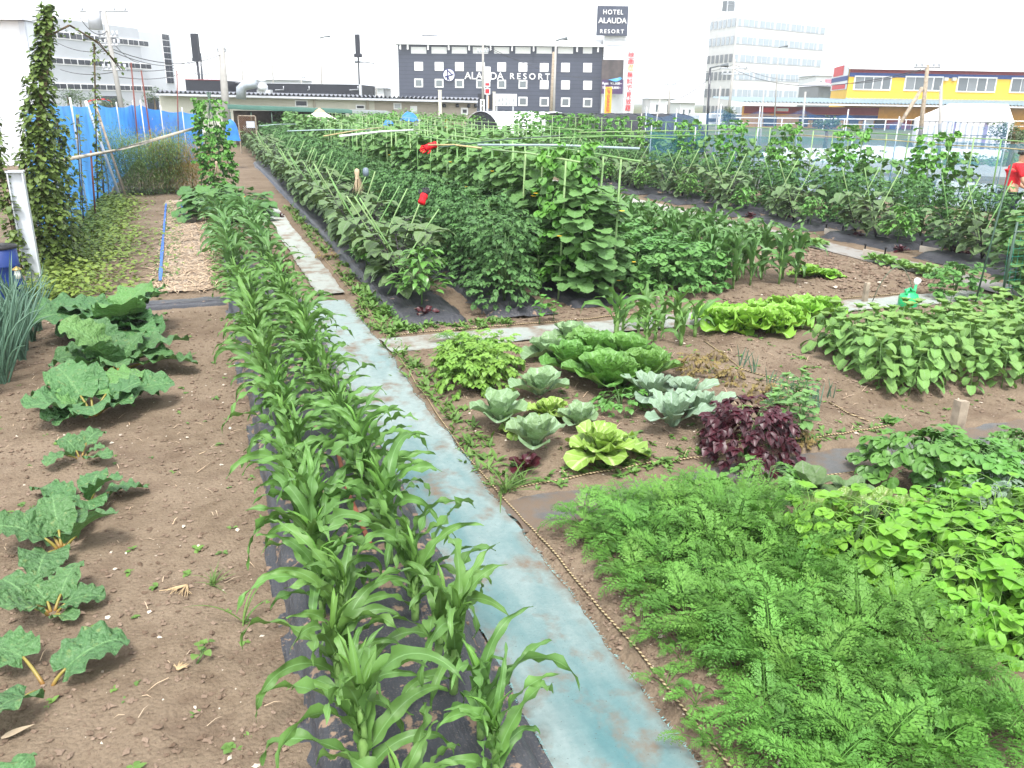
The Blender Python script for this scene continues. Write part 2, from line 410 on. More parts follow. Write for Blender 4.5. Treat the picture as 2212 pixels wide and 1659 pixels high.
# ------------------------------------------------------------------ black film over the beds
def film_mat(name, soilamt):
    mt, nt, out = mat(name)
    p = world_pos(nt)
    f = noise(nt, 26, 4, .6, p); f2 = noise(nt, 4.5, 5, .6, p); f3 = noise(nt, 95, 3, .6, p)
    col = mix(nt, f2, (.022, .024, .029), (.05, .052, .06))
    dust = math_(nt, 'MULTIPLY', ramp(nt, f3, [(.55, 0), (.68, 1)]), ramp(nt, f2, [(.35, .15), (.65, .8)]))
    col = mix(nt, math_(nt, 'MULTIPLY', dust, .7), col, (.2, .17, .14))
    clod = ramp(nt, math_(nt, 'ADD', math_(nt, 'MULTIPLY', noise(nt, 8, 4, .6, p), .7), math_(nt, 'MULTIPLY', f, .3)), [(.62 - soilamt, 0), (.66 - soilamt, 1)])
    col = mix(nt, clod, col, (.235, .165, .115))
    mp = nn(nt, 'ShaderNodeMapping'); mp.inputs['Scale'].default_value = (1, .12, 1); nt.links.new(p, mp.inputs['Vector'])
    wr = noise(nt, 34, 3, .5, mp.outputs[0])
    rg = nn(nt, 'ShaderNodeMapRange'); rg.inputs[3].default_value = .42; rg.inputs[4].default_value = .9; nt.links.new(clod, rg.inputs[0])
    b = bsdf(nt, out, col, rg.outputs[0], .32, 0, bump(nt, math_(nt, 'ADD', wr, math_(nt, 'MULTIPLY', f2, .6)), .55, .02))
    return mt
M_film = film_mat('black_film', .07)
M_film2 = film_mat('black_film_clean', .0)
def mulch(x0, x1, y0, y1, h=.09, seed=1.0, st=.06, mtl=None, ends=(True, True), along='y', wr=.01):
    """film pulled over a raised bed, tucked into the soil at its sides"""
    if along == 'y': la, lb, wa, wb = y0, y1, x0, x1
    else: la, lb, wa, wb = x0, x1, y0, y1
    prof = [(-.05, -.06), (0, -.02), (.015, .35), (.05, .75), (.11, .95), (.2, 1)]
    W = wb - wa
    cross = [(wa + a, z) for a, z in prof] + [(wa + W * t, 1 + .06 * sin(pi * t)) for t in (.4, .5, .6)] + [(wb - a, z) for a, z in prof[::-1]]
    nl = max(3, int((lb - la) / st)); b = MB(); V = []
    for i in range(nl + 1):
        l = la + (lb - la) * i / nl
        en = 1.0
        if ends[0]: en *= smooth(-.02, .09, l - la)
        if ends[1]: en *= smooth(-.02, .09, lb - l)
        for j, (w, z) in enumerate(cross):
            w2 = w + .025 * hn(l, seed + (j > 6) * 4, 1.3) + .012 * hn(l * 3, seed + j, 2.9)
            zz = z * h * en + wr * hn(l, w * 2, 5.5, seed) + wr * .7 * hn(l, w * 5, 14, seed) - (.05 if en < .05 else 0)
            V.append((w2, l, zz) if along == 'y' else (l, w2, zz))
    k = len(cross)
    F = [(i * k + j, i * k + j + 1, (i + 1) * k + j + 1, (i + 1) * k + j) for i in range(nl) for j in range(k - 1)]
    b.add(V, F)
    return b.mesh('mulch_film', mtl or M_film)
def film(label, *a, group=None, **k):
    o = link('mulch_film', mulch(*a, **k)); tag(o, label, 'mulch film', group); return o
film('long black mulch film under the front double row of young corn', .19, 1.0, 1.0, 13.4, .10, 1.0)
film('grey black film strip laid crosswise behind the rhubarb, left of the corn', -1.3, .16, 10.35, 10.85, .03, 3.0, along='x', mtl=M_film2)
film('black mulch film under the lone pepper plant at the corner of both paths', 1.93, 2.72, 8.72, 10.9, .09, 6.0, wr=.014, mtl=M_film2)
film('black mulch film running back under the row of eggplants beside the path', 1.98, 2.75, 11.1, 34, .09, 7.0, mtl=M_film2, st=.1)
film('black mulch film under the front end of the tomato row', 3.02, 3.82, 8.78, 30, .09, 8.0, mtl=M_film2, st=.07, wr=.014)
film('dark mulch film under the cucumber trellis, between tomatoes and soybeans', 4.12, 5.0, 8.95, 30, .09, 9.0, mtl=M_film2, st=.1)
# ------------------------------------------------------------------ foliage materials
L_corn = leafmat('corn_leaf', (.08, .195, .05), rib=(.16, .30, .11), var=.4, rough=.5, tr=.32, spec=.32, young=(.16, .34, .05), ribw=.09)
L_cornfar = leafmat('tall_corn_leaf', (.08, .20, .062), rib=(.15, .28, .1), var=.3, rough=.42, tr=.28, spec=.45, ribw=.09)
M_stalk = plain('stalk', (.17, .30, .085), .5, .3, var=.3, scale=20)
L_rhu = leafmat('rhubarb_leaf', (.060, .160, .062), rib=(.14, .27, .10), var=.28, rough=.5, tr=.25, spec=.35, veins=.3, nv=5, ribw=.06, holes=.0, blotch=(.15, .21, .07), young=(.13, .26, .06))
M_rhustem = leafmat('rhubarb_stem', (.20, .19, .05), var=.2, tr=.05, base=(.26, .03, .022), rough=.4)
L_carrot = leafmat('carrot_leaf', (.085, .235, .045), var=.5, rough=.55, tr=.3, spec=.25, young=(.13, .29, .05))
L_per = leafmat('broad_leaf', (.13, .285, .08), rib=(.2, .34, .14), var=.25, rough=.5, tr=.3, spec=.35, veins=.35, nv=6, ribw=.08, young=(.19, .3, .07))
L_celery = leafmat('bright_leaf', (.112, .31, .034), rib=(.22, .4, .09), var=.3, rough=.5, tr=.38, spec=.3, young=(.17, .37, .05), ribw=.08)
L_pars = leafmat('parsley_leaf', (.078, .225, .045), rib=(.13, .28, .08), var=.32, rough=.45, tr=.3, spec=.4, young=(.12, .27, .06), ribw=.08)
L_let = leafmat('lettuce_leaf', (.16, .37, .05), rib=(.36, .5, .2), var=.28, rough=.45, tr=.35, spec=.4, young=(.25, .45, .09), ribw=.12)
L_paleleaf = leafmat('pale_lettuce_leaf', (.19, .36, .075), rib=(.5, .56, .28), var=.28, rough=.45, tr=.35, spec=.4, veins=.5, nv=5, ribw=.14)
L_cab = leafmat('cabbage_leaf', (.16, .29, .16), rib=(.3, .42, .28), var=.22, rough=.5, tr=.2, spec=.35, veins=.7, nv=5, ribw=.12)
L_napa = leafmat('napa_leaf', (.09, .235, .05), rib=(.22, .38, .16), var=.28, rough=.45, tr=.28, spec=.4, veins=.45, nv=7, ribw=.12, holes=.02)
L_broc = leafmat('broccoli_leaf', (.16, .27, .20), rib=(.32, .42, .34), var=.22, rough=.55, tr=.18, spec=.3, veins=.6, nv=5, ribw=.1)
L_red = leafmat('purple_leaf', (.040, .006, .012), rib=(.11, .03, .04), var=.4, rough=.4, tr=.2, spec=.45, young=(.075, .015, .028))
L_mint = leafmat('mint_leaf', (.095, .22, .072), rib=(.18, .32, .13), var=.28, rough=.5, tr=.28)
L_egg = leafmat('eggplant_leaf', (.088, .17, .072), rib=(.17, .2, .14), var=.3, rough=.55, tr=.2, spec=.3, veins=.4, nv=5, ribw=.08)
M_eggstem = plain('eggplant_stem', (.035, .028, .035), .5, .3, var=.3)
L_pep = leafmat('pepper_leaf', (.08, .225, .045), rib=(.13, .27, .08), var=.3, rough=.35, tr=.28, spec=.5, young=(.11, .26, .05))
L_tom = leafmat('tomato_leaf', (.062, .165, .054), var=.35, rough=.55, tr=.2, spec=.25, young=(.085, .2, .055), rib=(.08, .17, .07), ribw=.07)
L_cuc = leafmat('cucumber_leaf', (.09, .21, .07), rib=(.16, .28, .12), var=.3, rough=.55, tr=.28, spec=.25, veins=.35, nv=4, ribw=.06, young=(.12, .26, .06))
L_bean = leafmat('bean_leaf', (.08, .25, .042), rib=(.13, .29, .08), var=.3, rough=.48, tr=.3, spec=.35, young=(.13, .29, .05), ribw=.07)
L_soy = leafmat('soybean_leaf', (.09, .25, .066), rib=(.16, .31, .12), var=.26, rough=.5, tr=.28, veins=.3, nv=5, ribw=.07)
L_sq = leafmat('squash_leaf', (.065, .18, .05), rib=(.12, .22, .1), var=.3, rough=.5, tr=.25, veins=.4, nv=4, ribw=.06)
L_ivy = leafmat('vine_leaf', (.085, .15, .035), var=.4, rough=.5, tr=.28, young=(.16, .22, .05))
L_dead = leafmat('withered_leaf', (.165, .145, .055), var=.5, rough=.7, tr=.2, young=(.12, .08, .035))
L_weed = leafmat('weed_leaf', (.085, .19, .045), var=.4, rough=.55, tr=.3)
L_asp = leafmat('fern_leaf', (.12, .23, .07), var=.35, rough=.6, tr=.35)
L_asp2 = leafmat('yellowing_fern_leaf', (.32, .27, .06), var=.35, rough=.6, tr=.35, young=(.34, .17, .05))
L_leek = leafmat('leek_leaf', (.075, .165, .125), var=.28, rough=.4, tr=.15, spec=.4)
L_chard = leafmat('chard_leaf', (.125, .26, .045), rib=(.33, .36, .16), var=.25, rough=.35, tr=.3, spec=.5, veins=.7, nv=6, ribw=.13)
M_red = plain('red_stem', (.32, .02, .03), .35, .4)
M_flower = plain('yellow_petal', (.75, .48, .03), .5, .2)
M_twig = plain('twig', (.2, .15, .09), .8, .1, var=.3, scale=15)
M_stem = plain('green_stem', (.11, .21, .06), .5, .3, var=.3, scale=15)
M_vinestem = plain('vine_stem', (.12, .085, .05), .8, .1, var=.3, scale=15)
M_dkstem = plain('dull_green_stem', (.06, .11, .035), .6, .2, var=.3, scale=15)
U = R_.uniform

# ------------------------------------------------------------------ species (each returns a list of part meshes)
def corn(h, nl, L, W, ns=13, lod=0, lean=.0):
    st, fo = MB(), MB()
    a0 = U(0, 2 * pi) if lod else U(-.5, .5)
    top = np.array([lean * cos(a0 + 1), lean * sin(a0 + 1), h])
    P = [top * t + np.array([0, 0, 0]) for t in np.linspace(0, 1, 5)]
    st.tube(P, [.016, .017, .016, .014, .010] if not lod else [.017, .015, .014, .012, .01], 7 if not lod else 4)
    for i in range(nl):
        t = (i + .6) / nl
        b = top * (.12 + .86 * t)
        az = a0 + (i % 2) * pi + U(-.95, .95)
        l = L * (.62 + .75 * sin(pi * min(.95, .18 + .72 * t))) * U(.7, 1.15)
        fo.leaf(b, az, 1.05 + .4 * t + U(-.2, .1), l, W * U(.85, 1.15) * (.75 + .4 * sin(pi * t)), U(1.5, 3.5) * (1.1 - .36 * t), U(1.2, 2.3), 'corn', ns, 4 if not lod else 2, .36, .62, l * 10 * U(.8, 1.3), U(-2.2, 2.2), side=U(-.8, .8), rnd=U(.05, .8))
    for i in range(3):      # furled heart leaves
        fo.leaf(top * U(.82, .95), a0 + U(-2, 2), 1.45 - .1 * i, L * U(.42, .62), W * .7, U(.2, 1.5), 2.2, 'corn', max(6, ns - 5), 2, .95, .2, 2.5, U(-.8, .8), rnd=U(.8, 1))
    return [('stalk', st.mesh('stalk', M_stalk)), ('foliage', fo.mesh('foliage', L_corn if not lod else L_cornfar))]

def rhubarb(nl, L, seed, droop=1.0, n=20, m=10):
    st, fo = MB(), MB(); rr = random.Random(seed)
    for i in range(nl):
        az = i * 2.4 + rr.uniform(-.4, .4); k = rr.uniform(.6, 1.1) if nl > 3 else rr.uniform(.85, 1.1)
        inner = i / nl
        pl = L * rr.uniform(.38, .72) * k * (1.1 - .4 * inner)
        el = (.45 + .75 * inner) * rr.uniform(.8, 1.2)
        c = curve((.02 * cos(az), .02 * sin(az), 0), az, el + .25, pl, .5, 5)
        st.tube(c, np.linspace(.011, .007, 6) * (L / .3) ** .5, 6, rnd=rr.random())
        fo.leaf(c[-1], az + rr.uniform(-.3, .3), el * .75 - .05 + rr.uniform(-.1, .25), L * k * 1.1, L * .48 * k, rr.uniform(.5, 1.15) * droop, 1.2, 'rhu', n, m, .22, .19, rr.uniform(3.5, 5.5), rr.uniform(-.5, .5), .16, 0.0, rnd=rr.uniform(0, .8) if inner < .85 else .95, teeth=.025, tn=rr.uniform(5, 8), ph=rr.uniform(0, 6))
    return [('stems', st.mesh('leaf_stems', M_rhustem)), ('foliage', fo.mesh('foliage', L_rhu))]

def frond(fo, base, az, el, L, bend, rnd, fine=1):
    """a feathery carrot leaf: rachis, pinnae, pinnules, each pinnule a forked pair of narrow blades"""
    C = curve(base, az, el, L, bend, 16, 1.3, U(-.3, .3))
    V = []; F = []; A = []
    def blade(p, d, nrm, l, w, ru):
        s = np.cross(d, nrm); i = len(V)
        V.extend([p, p + d * l * .55 + s * w, p + d * l, p + d * l * .55 - s * w]); A.extend([(ru, .5, .5)] * 4)
        F.append((i, i + 1, i + 2, i + 3))
    n = 16
    for i in range(7, n + 1):
        t = i / n; q_ = (i - 6) / (n - 6)
        T = C[min(n, i + 1)] - C[max(0, i - 1)]; T /= np.linalg.norm(T)
        S = np.cross(T, (0, 0, 1.0)); S /= np.linalg.norm(S) + 1e-9; N = np.cross(S, T)
        pl = L * (.23 * (1.03 - q_) ** .75 + .02) * U(.75, 1.15)
        for sg in (-1, 1):
            d0 = T * .65 + S * sg * .75 + N * U(-.3, .45); d0 /= np.linalg.norm(d0)
            np_ = 4
            for q in range(1, np_ + 1):
                tq = q / np_
                p = C[i] + d0 * pl * tq - N * (.25 * pl * tq * tq)
                s2 = np.cross(d0, N); l2 = pl * .40 * (1.12 - tq * .7)
                for g2 in (-1, 1):
                    dd = d0 * .85 + s2 * g2 * .6 + N * U(-.4, .4); dd /= np.linalg.norm(dd)
                    blade(p, dd, N, l2, l2 * .19 + .0008, rnd + U(-.1, .1))
                    if fine:
                        d3 = d0 * 1.0 + s2 * g2 * .3; d3 /= np.linalg.norm(d3)
                        blade(p + dd * l2 * .4, d3, N, l2 * .55, l2 * .14 + .0006, rnd + U(-.1, .1))
            blade(C[i], d0, N, pl * 1.05, .0016, rnd)
    fo.add(V, F, A)
    fo.tube(C, np.linspace(.0032, .0012, 17), 3, rnd=rnd, cap=False)
def carrot(nf, L):
    fo = MB()
    for i in range(nf):
        k = i / nf
        frond(fo, (U(-.015, .015), U(-.015, .015), 0), i * 2.4 + U(-.3, .3), .95 + .5 * k + U(-.15, .15), L * U(.65, 1.15), U(1.2, 2.5) * (1.15 - .35 * k), U(.05, .8) if U(0, 1) < .88 else .95)
    return [('foliage', fo.mesh('carrot_top', L_carrot))]

def broad(h, npair, L, mtl, W=.5, prof='heart', sp=1, n=6, m=4, top=True, el=.35, sway=.05, ruf=.05, t0=.3):
    """upright stem with opposite pairs of broad leaves on short stalks"""
    st, fo = MB(), MB()
    tip = np.array([U(-sway, sway), U(-sway, sway), h])
    st.tube([(0, 0, 0), tip * .5 + np.array([U(-.01, .01), 0, 0]), tip], [.006, .005, .003], 4)
    a0 = U(0, 6)
    for i in range(npair):
        t = t0 + (.98 - t0) * (i + .5) / npair; b = tip * t
        for s in (0, pi):
            az = a0 + i * pi / 2 + s + U(-.35, .35); l = L * U(.75, 1.15) * (1.08 - .3 * t)
            e0 = el + U(-.2, .35)
            c = curve(b, az, e0 + .3, l * U(.4, .8), .3, 3); st.tube(c, .0022, 3, cap=False)
            fo.leaf(c[-1], az + U(-.4, .4), e0 - .25, l, l * W, U(.5, 1.0), 1.2, prof, n, m, .22, ruf, 2.2, U(-.4, .4), rnd=U(0, .86), ph=U(0, 6))
    if top:
        for i in range(4):
            fo.leaf(tip, a0 + i * 1.6, .75, L * .6, L * .6 * W, .5, 1, prof, n, m, .35, ruf, 2, 0, rnd=.97)
    return [('stem', st.mesh('stem', M_stem)), ('foliage', fo.mesh('foliage', mtl))]

def rosette(nl, L, W, mtl, prof='fan', e0=.25, e1=1.35, bend=.6, ruf=.2, rfn=4, n=9, m=8, fold=.2, cup=.3, head=0.0, headmat=None, teeth=0.0, twist=.2):
    fo = MB()
    for i in range(nl):
        k = i / max(1, nl - 1); az = i * 2.4 + U(-.25, .25)
        l = L * U(.85, 1.1) * (1.05 - .45 * k)
        fo.leaf((.012 * cos(az), .012 * sin(az), .01 + .03 * k), az, e0 + (e1 - e0) * k + U(-.1, .1), l, W * U(.85, 1.1) * (1.05 - .35 * k), bend * (1.1 - .7 * k) * U(.7, 1.3), 1.3, prof, n, m, fold, ruf, rfn * U(.8, 1.2), U(-twist, twist), 0, cup, rnd=U(0, .6) + .38 * k, teeth=teeth, tn=5, ph=U(0, 6))
    parts = [('outer_leaves', fo.mesh('outer_leaves', mtl))]
    if head:
        hb = MB(); nu, nv = 14, 9; V = []; A = []
        for j in range(nv + 1):
            for i in range(nu):
                th = i * 2 * pi / nu; ph = -pi / 2 + pi * j / nv
                r = head * (1 + .07 * sin(3 * th + 2 * ph) + .03 * sin(7 * th))
                V.append((r * cos(ph) * cos(th), r * cos(ph) * sin(th), head * 1.05 + .92 * r * sin(ph))); A.append((.85, (th * 2 / pi) % 1, .5 + .5 * abs(sin(2 * th))))
        hb.add(V, [(j * nu + i, j * nu + (i + 1) % nu, (j + 1) * nu + (i + 1) % nu, (j + 1) * nu + i) for j in range(nv) for i in range(nu)], A)
        parts.append(('head', hb.mesh('head', headmat or mtl)))
    return parts

def compound(fo, p, az, el, L, W, nl, bend, rnd, prof='ov', n=3, m=2, fold=.25, ruf=.05, stem=None):
    """one leaf of several leaflets on a shared stalk"""
    c = curve(p, az, el, L, bend, 4)
    (stem or fo).tube(c, [.003, .0025, .002, .0018, .0015], 3, rnd=rnd, cap=False)
    e = el - bend
    l = L * .55
    fo.leaf(c[-1], az, e, l, l * W, U(.3, .8), 1, prof, n, m, fold, ruf, 2, U(-.3, .3), rnd=rnd)
    for q in range(nl):
        pos = c[-1 - q] if q < 4 else c[1]
        for s in (-1, 1):
            ll = l * (.92 - .14 * q) * U(.85, 1.1)
            fo.leaf(pos, az + s * U(.9, 1.5), e + U(-.1, .35), ll, ll * W, U(.3, .8), 1, prof, n, m, fold, ruf, 2, U(-.3, .3), rnd=min(1, max(0, rnd + U(-.1, .1))))

def bush(h, rx, nleaf, mtl, L=.11, W=.36, nl=2, prof='ov', stems=5, shape='col', stemmat=None, young=.12, n=3, m=2, dens=.45):
    """dense leafy bush: stems inside, compound leaves filling an uneven column or dome"""
    st, fo = MB(), MB()
    lobes = [(U(-.35, .35) * rx, U(-.35, .35) * rx, U(.25, .95) * h, U(.5, .8) * rx) for _ in range(7)]
    for i in range(stems):
        a = U(0, 6.28); st.tube([(0, 0, 0), (cos(a) * rx * .2, sin(a) * rx * .2, h * .5), (cos(a) * rx * .4, sin(a) * rx * .4, h * U(.7, .95))], [.011, .008, .004], 5)
    for i in range(nleaf):
        if shape == 'col':
            t = U(.05, 1.0); z = h * t; r = rx * (.72 + .28 * sin(t * 7 + 1)) * (1 - .45 * max(0, t - .7) / .3)
        else:
            t = U(.1, 1.0); z = h * t; r = rx * sqrt(max(.05, 1 - (t * 1.0) ** 2.2))
        a = U(0, 2 * pi); k = U(dens, 1) ** .5
        p = np.array([cos(a) * r * k, sin(a) * r * k, z])
        lob = lobes[i % 7]
        p[:2] += np.array(lob[:2]) * .55
        compound(fo, p, a + U(-.6, .6), U(-.2, .7), L * U(.7, 1.15), W, nl, U(.4, 1.1), U(0, .8) if U(0, 1) > young else U(.85, 1), prof, n, m)
    return [('stems', st.mesh('stems', stemmat or M_dkstem)), ('foliage', fo.mesh('foliage', mtl))]

def eggplant(h, nl, L=.23):
    st, fo = MB(), MB()
    for b in range(3):
        a = b * 2.1 + U(-.4, .4)
        c = curve((0, 0, .02), a, 1.25, h * U(.85, 1.05), .15 + U(0, .3), 6); st.tube(c, np.linspace(.011, .004, 7), 5)
        for i in range(nl // 3):
            p = c[1 + int(U(0, 5.99))] + np.array([0, 0, U(-.03, .03)])
            az = a + U(-2.2, 2.2); pl = U(.06, .14)
            c2 = curve(p, az, .5, pl, .3, 3); st.tube(c2, .0035, 3, cap=False)
            l = L * U(.65, 1.15)
            fo.leaf(c2[-1], az + U(-.3, .3), U(-.25, .4), l, l * .36, U(.5, 1.2), 1.1, 'ov', 7, 4, .2, .1, 2.2, U(-.5, .5), rnd=U(0, .85), ph=U(0, 6))
    return [('stems', st.mesh('stems', M_eggstem)), ('foliage', fo.mesh('foliage', L_egg))]

def pepper(h, nl, L=.12):
    st, fo = MB(), MB()
    st.tube([(0, 0, 0), (.01, 0, h * .5), (0, .01, h * .8)], [.009, .007, .004], 5)
    for i in range(nl):
        t = U(.3, 1); a = U(0, 6.28); r = h * .5 * sin(pi * min(1, t * .8 + .1)) * U(.3, 1)
        p = np.array([cos(a) * r, sin(a) * r, h * t])
        if i % 3 == 0: st.tube([(0, 0, h * t * .6), p], [.004, .002], 3, cap=False)
        l = L * U(.7, 1.15)
        fo.leaf(p, a + U(-.8, .8), U(-.5, .5), l, l * .3, U(.4, 1.1), 1, 'lance', 5, 2, .3, .08, 2, U(-.4, .4), rnd=U(0, 1))
    return [('stems', st.mesh('stems', M_stem)), ('foliage', fo.mesh('foliage', L_pep))]

def palm(fo, p, az, el, L, rnd, bend=.8, n=5):
    """a broad angular leaf with shallow lobes (cucumber, squash)"""
    fo.leaf(p, az, el, L, L * .56, bend, 1.1, 'heart', n + 2, 6, .16, .1, 2.0, U(-.35, .35), .3, 0, rnd=rnd, teeth=.14, tn=2.6, ph=U(0, 6))
def climber(h, rx, nl, L, mtl=None, flowers=3, heart=False):
    """climbing plant: winding stem, big leaves held outwards, some yellow flowers"""
    st, fo = MB(), MB()
    for q in range(3):
        P = [(U(-.5, .5) * rx * .5 + .04 * sin(t * 9 + q), U(-.5, .5) * rx * .4 + .04 * cos(t * 8 + q), h * t * (1 - .12 * q)) for t in np.linspace(0, 1, 9)]
        st.tube(P, np.linspace(.006, .003, 9), 4)
    for i in range(nl):
        t = U(.03, 1.0) ** .9; a = U(0, 6.28); k = U(.35, 1)
        r = rx * k * (1 - .45 * max(0, t - .65) / .35)
        p = np.array([cos(a) * r, sin(a) * r, h * t])
        c = curve(p - np.array([cos(a), sin(a), .4]) * .06, a, .5, .09, .3, 3); st.tube(c, .002, 3, cap=False)
        rnd = U(0, .85) if t < .85 else U(.6, 1)
        if heart: compound(fo, c[-1], a + U(-.6, .6), U(-.2, .5), L * U(.7, 1.1), .5, 1, U(.5, 1.1), rnd, 'heart', 4, 2)
        else: palm(fo, c[-1], a + U(-.6, .6), U(-.45, .3), L * U(.6, 1.15), rnd, U(.5, 1.1))
    parts = [('stems', st.mesh('stems', M_stem)), ('foliage', fo.mesh('foliage', mtl or L_cuc))]
    if flowers:
        fl = MB()
        for i in range(flowers):
            a = U(0, 6.28); p = (cos(a) * rx * 1.1, sin(a) * rx * 1.1, h * U(.15, .9))
            for q in range(5): fl.leaf(p, a + q * 1.256, .5, .035, .016, .5, 1, 'ov', 3, 2, .1)
        parts.append(('flowers', fl.mesh('flowers', M_flower)))
    return parts
def grassy(nb, L, W, mtl, e=(.6, 1.5), bend=(.3, 1.6), sp=.03, n=6, name='foliage'):
    fo = MB()
    for i in range(nb):
        a = U(0, 6.28)
        fo.leaf((U(-sp, sp), U(-sp, sp), 0), a, U(*e), L * U(.5, 1.1), W * U(.7, 1.2), U(*bend), 1.4, 'corn', n, 2, .5, 0, 1, U(-.5, .5))
    return [(name, fo.mesh(name, mtl))]
def leek(nb, L, r):
    fo = MB()
    for i in range(nb):
        a = U(0, 6.28)
        c = curve((U(-.03, .03), U(-.03, .03), 0), a, U(1.15, 1.5), L * U(.6, 1.1), U(.0, .5) if U(0, 1) < .85 else 1.3, 6, 2)
        fo.tube(c, np.array([.8, 1, 1, .95, .8, .5, .08]) * r * U(.8, 1.2), 6, rnd=U(0, 1), cap=False)
    return [('foliage', fo.mesh('foliage', L_leek))]
# ------------------------------------------------------------------ planting: the near beds
ORD = ['nearest', 'second', 'third', 'fourth', 'fifth', 'sixth']
def pick(seq): return seq[int(U(0, len(seq) - 1e-6))]

# --- young corn, double row on the black film
CORN = [corn(U(.22, .37), 10, U(.34, .43), U(.026, .032), 20) for _ in range(10)]
CORNS = [corn(U(.24, .32), 8, U(.36, .42), .034, 8, 1) for _ in range(3)]
for r, xr in enumerate((.36, .77)):
    side = 'bare soil side' if r == 0 else 'blue path side'
    y = 2.02 + .16 * r; k = 0
    while y < 10.7:
        x = xr + U(-.035, .035)
        lab = ('young corn plant in the row on the %s, %s from the camera' % (side, ORD[k])) if k < 6 else 'young corn plant further back in the row on the %s' % side
        put('corn_plant', CORN[(k * 3 + r * 5) % 10], (x, y, .085), (0 if k % 2 else pi) + U(-1.2, 1.2), U(.85, 1.15), lab, 'corn', 'young corn on the black film', (U(-.1, .1), U(-.1, .1)))
        y += .265 + U(-.05, .05); k += 1
    y = 11.9
    while y < 17.5:
        put('corn_plant', pick(CORNS), (xr + .05 * r - .05 + U(-.05, .05), y, .02), U(0, 6.28), U(1.05, 1.3), 'young corn plant in the second block beyond the gap, %s' % ('left row' if r == 0 else 'right row by the path'), 'corn', 'second block of young corn')
        y += .36
# brown pipe lying between the two rows
b = MB(); b.tube([(.70, 5.3, .115), (.66, 4.6, .118), (.67, 3.95, .115)], .014, 8)
tag(link('pipe', b.mesh('pipe', plain('rust_pipe', (.22, .075, .045), .6, .3, var=.3))), 'rusty brown pipe lying on the film between the corn rows', 'pipe')

# --- rhubarb
RH = [(-.93, 2.62, 6, .17, 3, 'small rhubarb plant nearest the camera, cut by the lower edge of the picture'),
      (-.83, 3.40, 3, .235, 5, 'rhubarb with three broad leaves held level, second from the camera'),
      (-.89, 4.0, 6, .20, 8, 'upright rhubarb with bright red stalk bases, third from the camera'),
      (-.93, 4.66, 6, .255, 21, 'rhubarb with wide pale leaves and visible red stalks, fourth from the camera'),
      (-.86, 5.22, 6, .215, 13, 'rhubarb lying low behind the wide pale leaved one'),
      (-.97, 5.95, 5, .17, 17, 'little upright rhubarb standing alone before the big clumps'),
      (-.98, 6.85, 14, .38, 22, 'large rhubarb clump at the front of the big overlapping clumps'),
      (-.90, 7.95, 13, .43, 27, 'large spreading rhubarb clump in the middle of the big clumps'),
      (-.95, 9.25, 24, .50, 33, 'tallest and farthest rhubarb clump in front of the black film strip')]
for x, y, nl, L, sd, lab in RH:
    put('rhubarb', rhubarb(nl, L, sd), (x, y, gz(x, y) - .01), U(0, 6), 1.0, lab, 'rhubarb', 'row of rhubarb')

# --- leeks at the left edge
LEEK = [leek(16, .75, .009) for _ in range(2)]
for i in range(21):
    x, y = -1.78 - .13 * (i % 3) + U(-.05, .05), 7.6 + .36 * (i // 3) + U(-.08, .08)
    put('leek', LEEK[i % 2], (x, y, 0), U(0, 6), U(.9, 1.2), 'bluish green leek in the clump below the steel post', 'leek', 'leeks by the fence')

# --- carrots, lower right
CAR = [carrot(22, .42) for _ in range(5)] + [carrot(8, .26)]
y = 1.75; k = 0
while y < 3.92:
    x = 1.92
    while x < 2.84:
        edge = x < 1.97
        X, Y = x + U(-.05, .05), y + U(-.05, .05)
        h = .88 * (.85 if edge else 1.05) * (1.0 + .16 * sin(X * 5.2 + Y * 2) * sin(Y * 4.3)) * U(.82, 1.12)
        put('carrot_plant', CAR[k % 5], (X, Y, gz(X, Y) - .02), U(0, 6.28), h, 'feathery carrot top in the dense bed beside the blue path' if not edge else 'feathery carrot top along the edge of the bed next to the blue path', 'carrot', 'carrots in the dense bed')
        x += .215; k += 1
    y += .21
for px, py in ((1420, 1400), (1470, 1450), (1440, 1490), (1500, 1540), (1520, 1610), (1560, 1640), (1385, 1385)):
    x, y, _ = G(px, py)
    put('carrot_plant', CAR[5], (x, y, gz(x, y) - .01), U(0, 6), U(.6, .85), 'low spindly carrot top drooping over the rope by the blue path', 'carrot', 'low carrots at the path edge')

# --- bright green bed, chard, parsley, potato on the far right
CEL = [bush(.27, .12, 30, L_celery, .13, .52, 1, 'heart', shape='dome', stems=5, n=6, m=4, young=.2) for _ in range(4)]
for i in range(62):
    x, y = U(2.95, 4.3), U(1.9, 3.25)
    if x < 2.95 + (3.2 - y) * .2: continue
    put('leaf_celery', CEL[i % 4], (x, y, gz(x, y)), U(0, 6), U(.85, 1.25), 'bright lime green leafy herb in the patch behind the carrots', 'herb', 'lime green herbs behind the carrots')
CH = rosette(9, .27, .075, L_chard, 'spoon', .5, 1.45, .5, .18, 4, 10, 6, .25, .2)
for (px, py, s, lab) in ((1800, 1190, 1.0, 'swiss chard with crinkled upright leaves beside the lime green herbs'), (1875, 1165, .85, 'smaller swiss chard standing between chard and lime green herbs')):
    x, y, _ = G(px, py); o = put('chard', CH, (x, y, gz(x, y)), 1.2 * s, s * 1.25, lab, 'chard')
    b = MB()
    for q in range(6): b.bar((0, 0, 0), (.05 * cos(q), .05 * sin(q), .08), .006)
    link('stem', b.mesh('stem', M_red), o)
POT = bush(.30, .24, 46, L_pars, .15, .46, 2, shape='dome', stems=4)
BRD = rosette(9, .24, .085, L_egg, 'heart', .3, 1.1, .6, .12, 2, 8, 6, .2, .1)
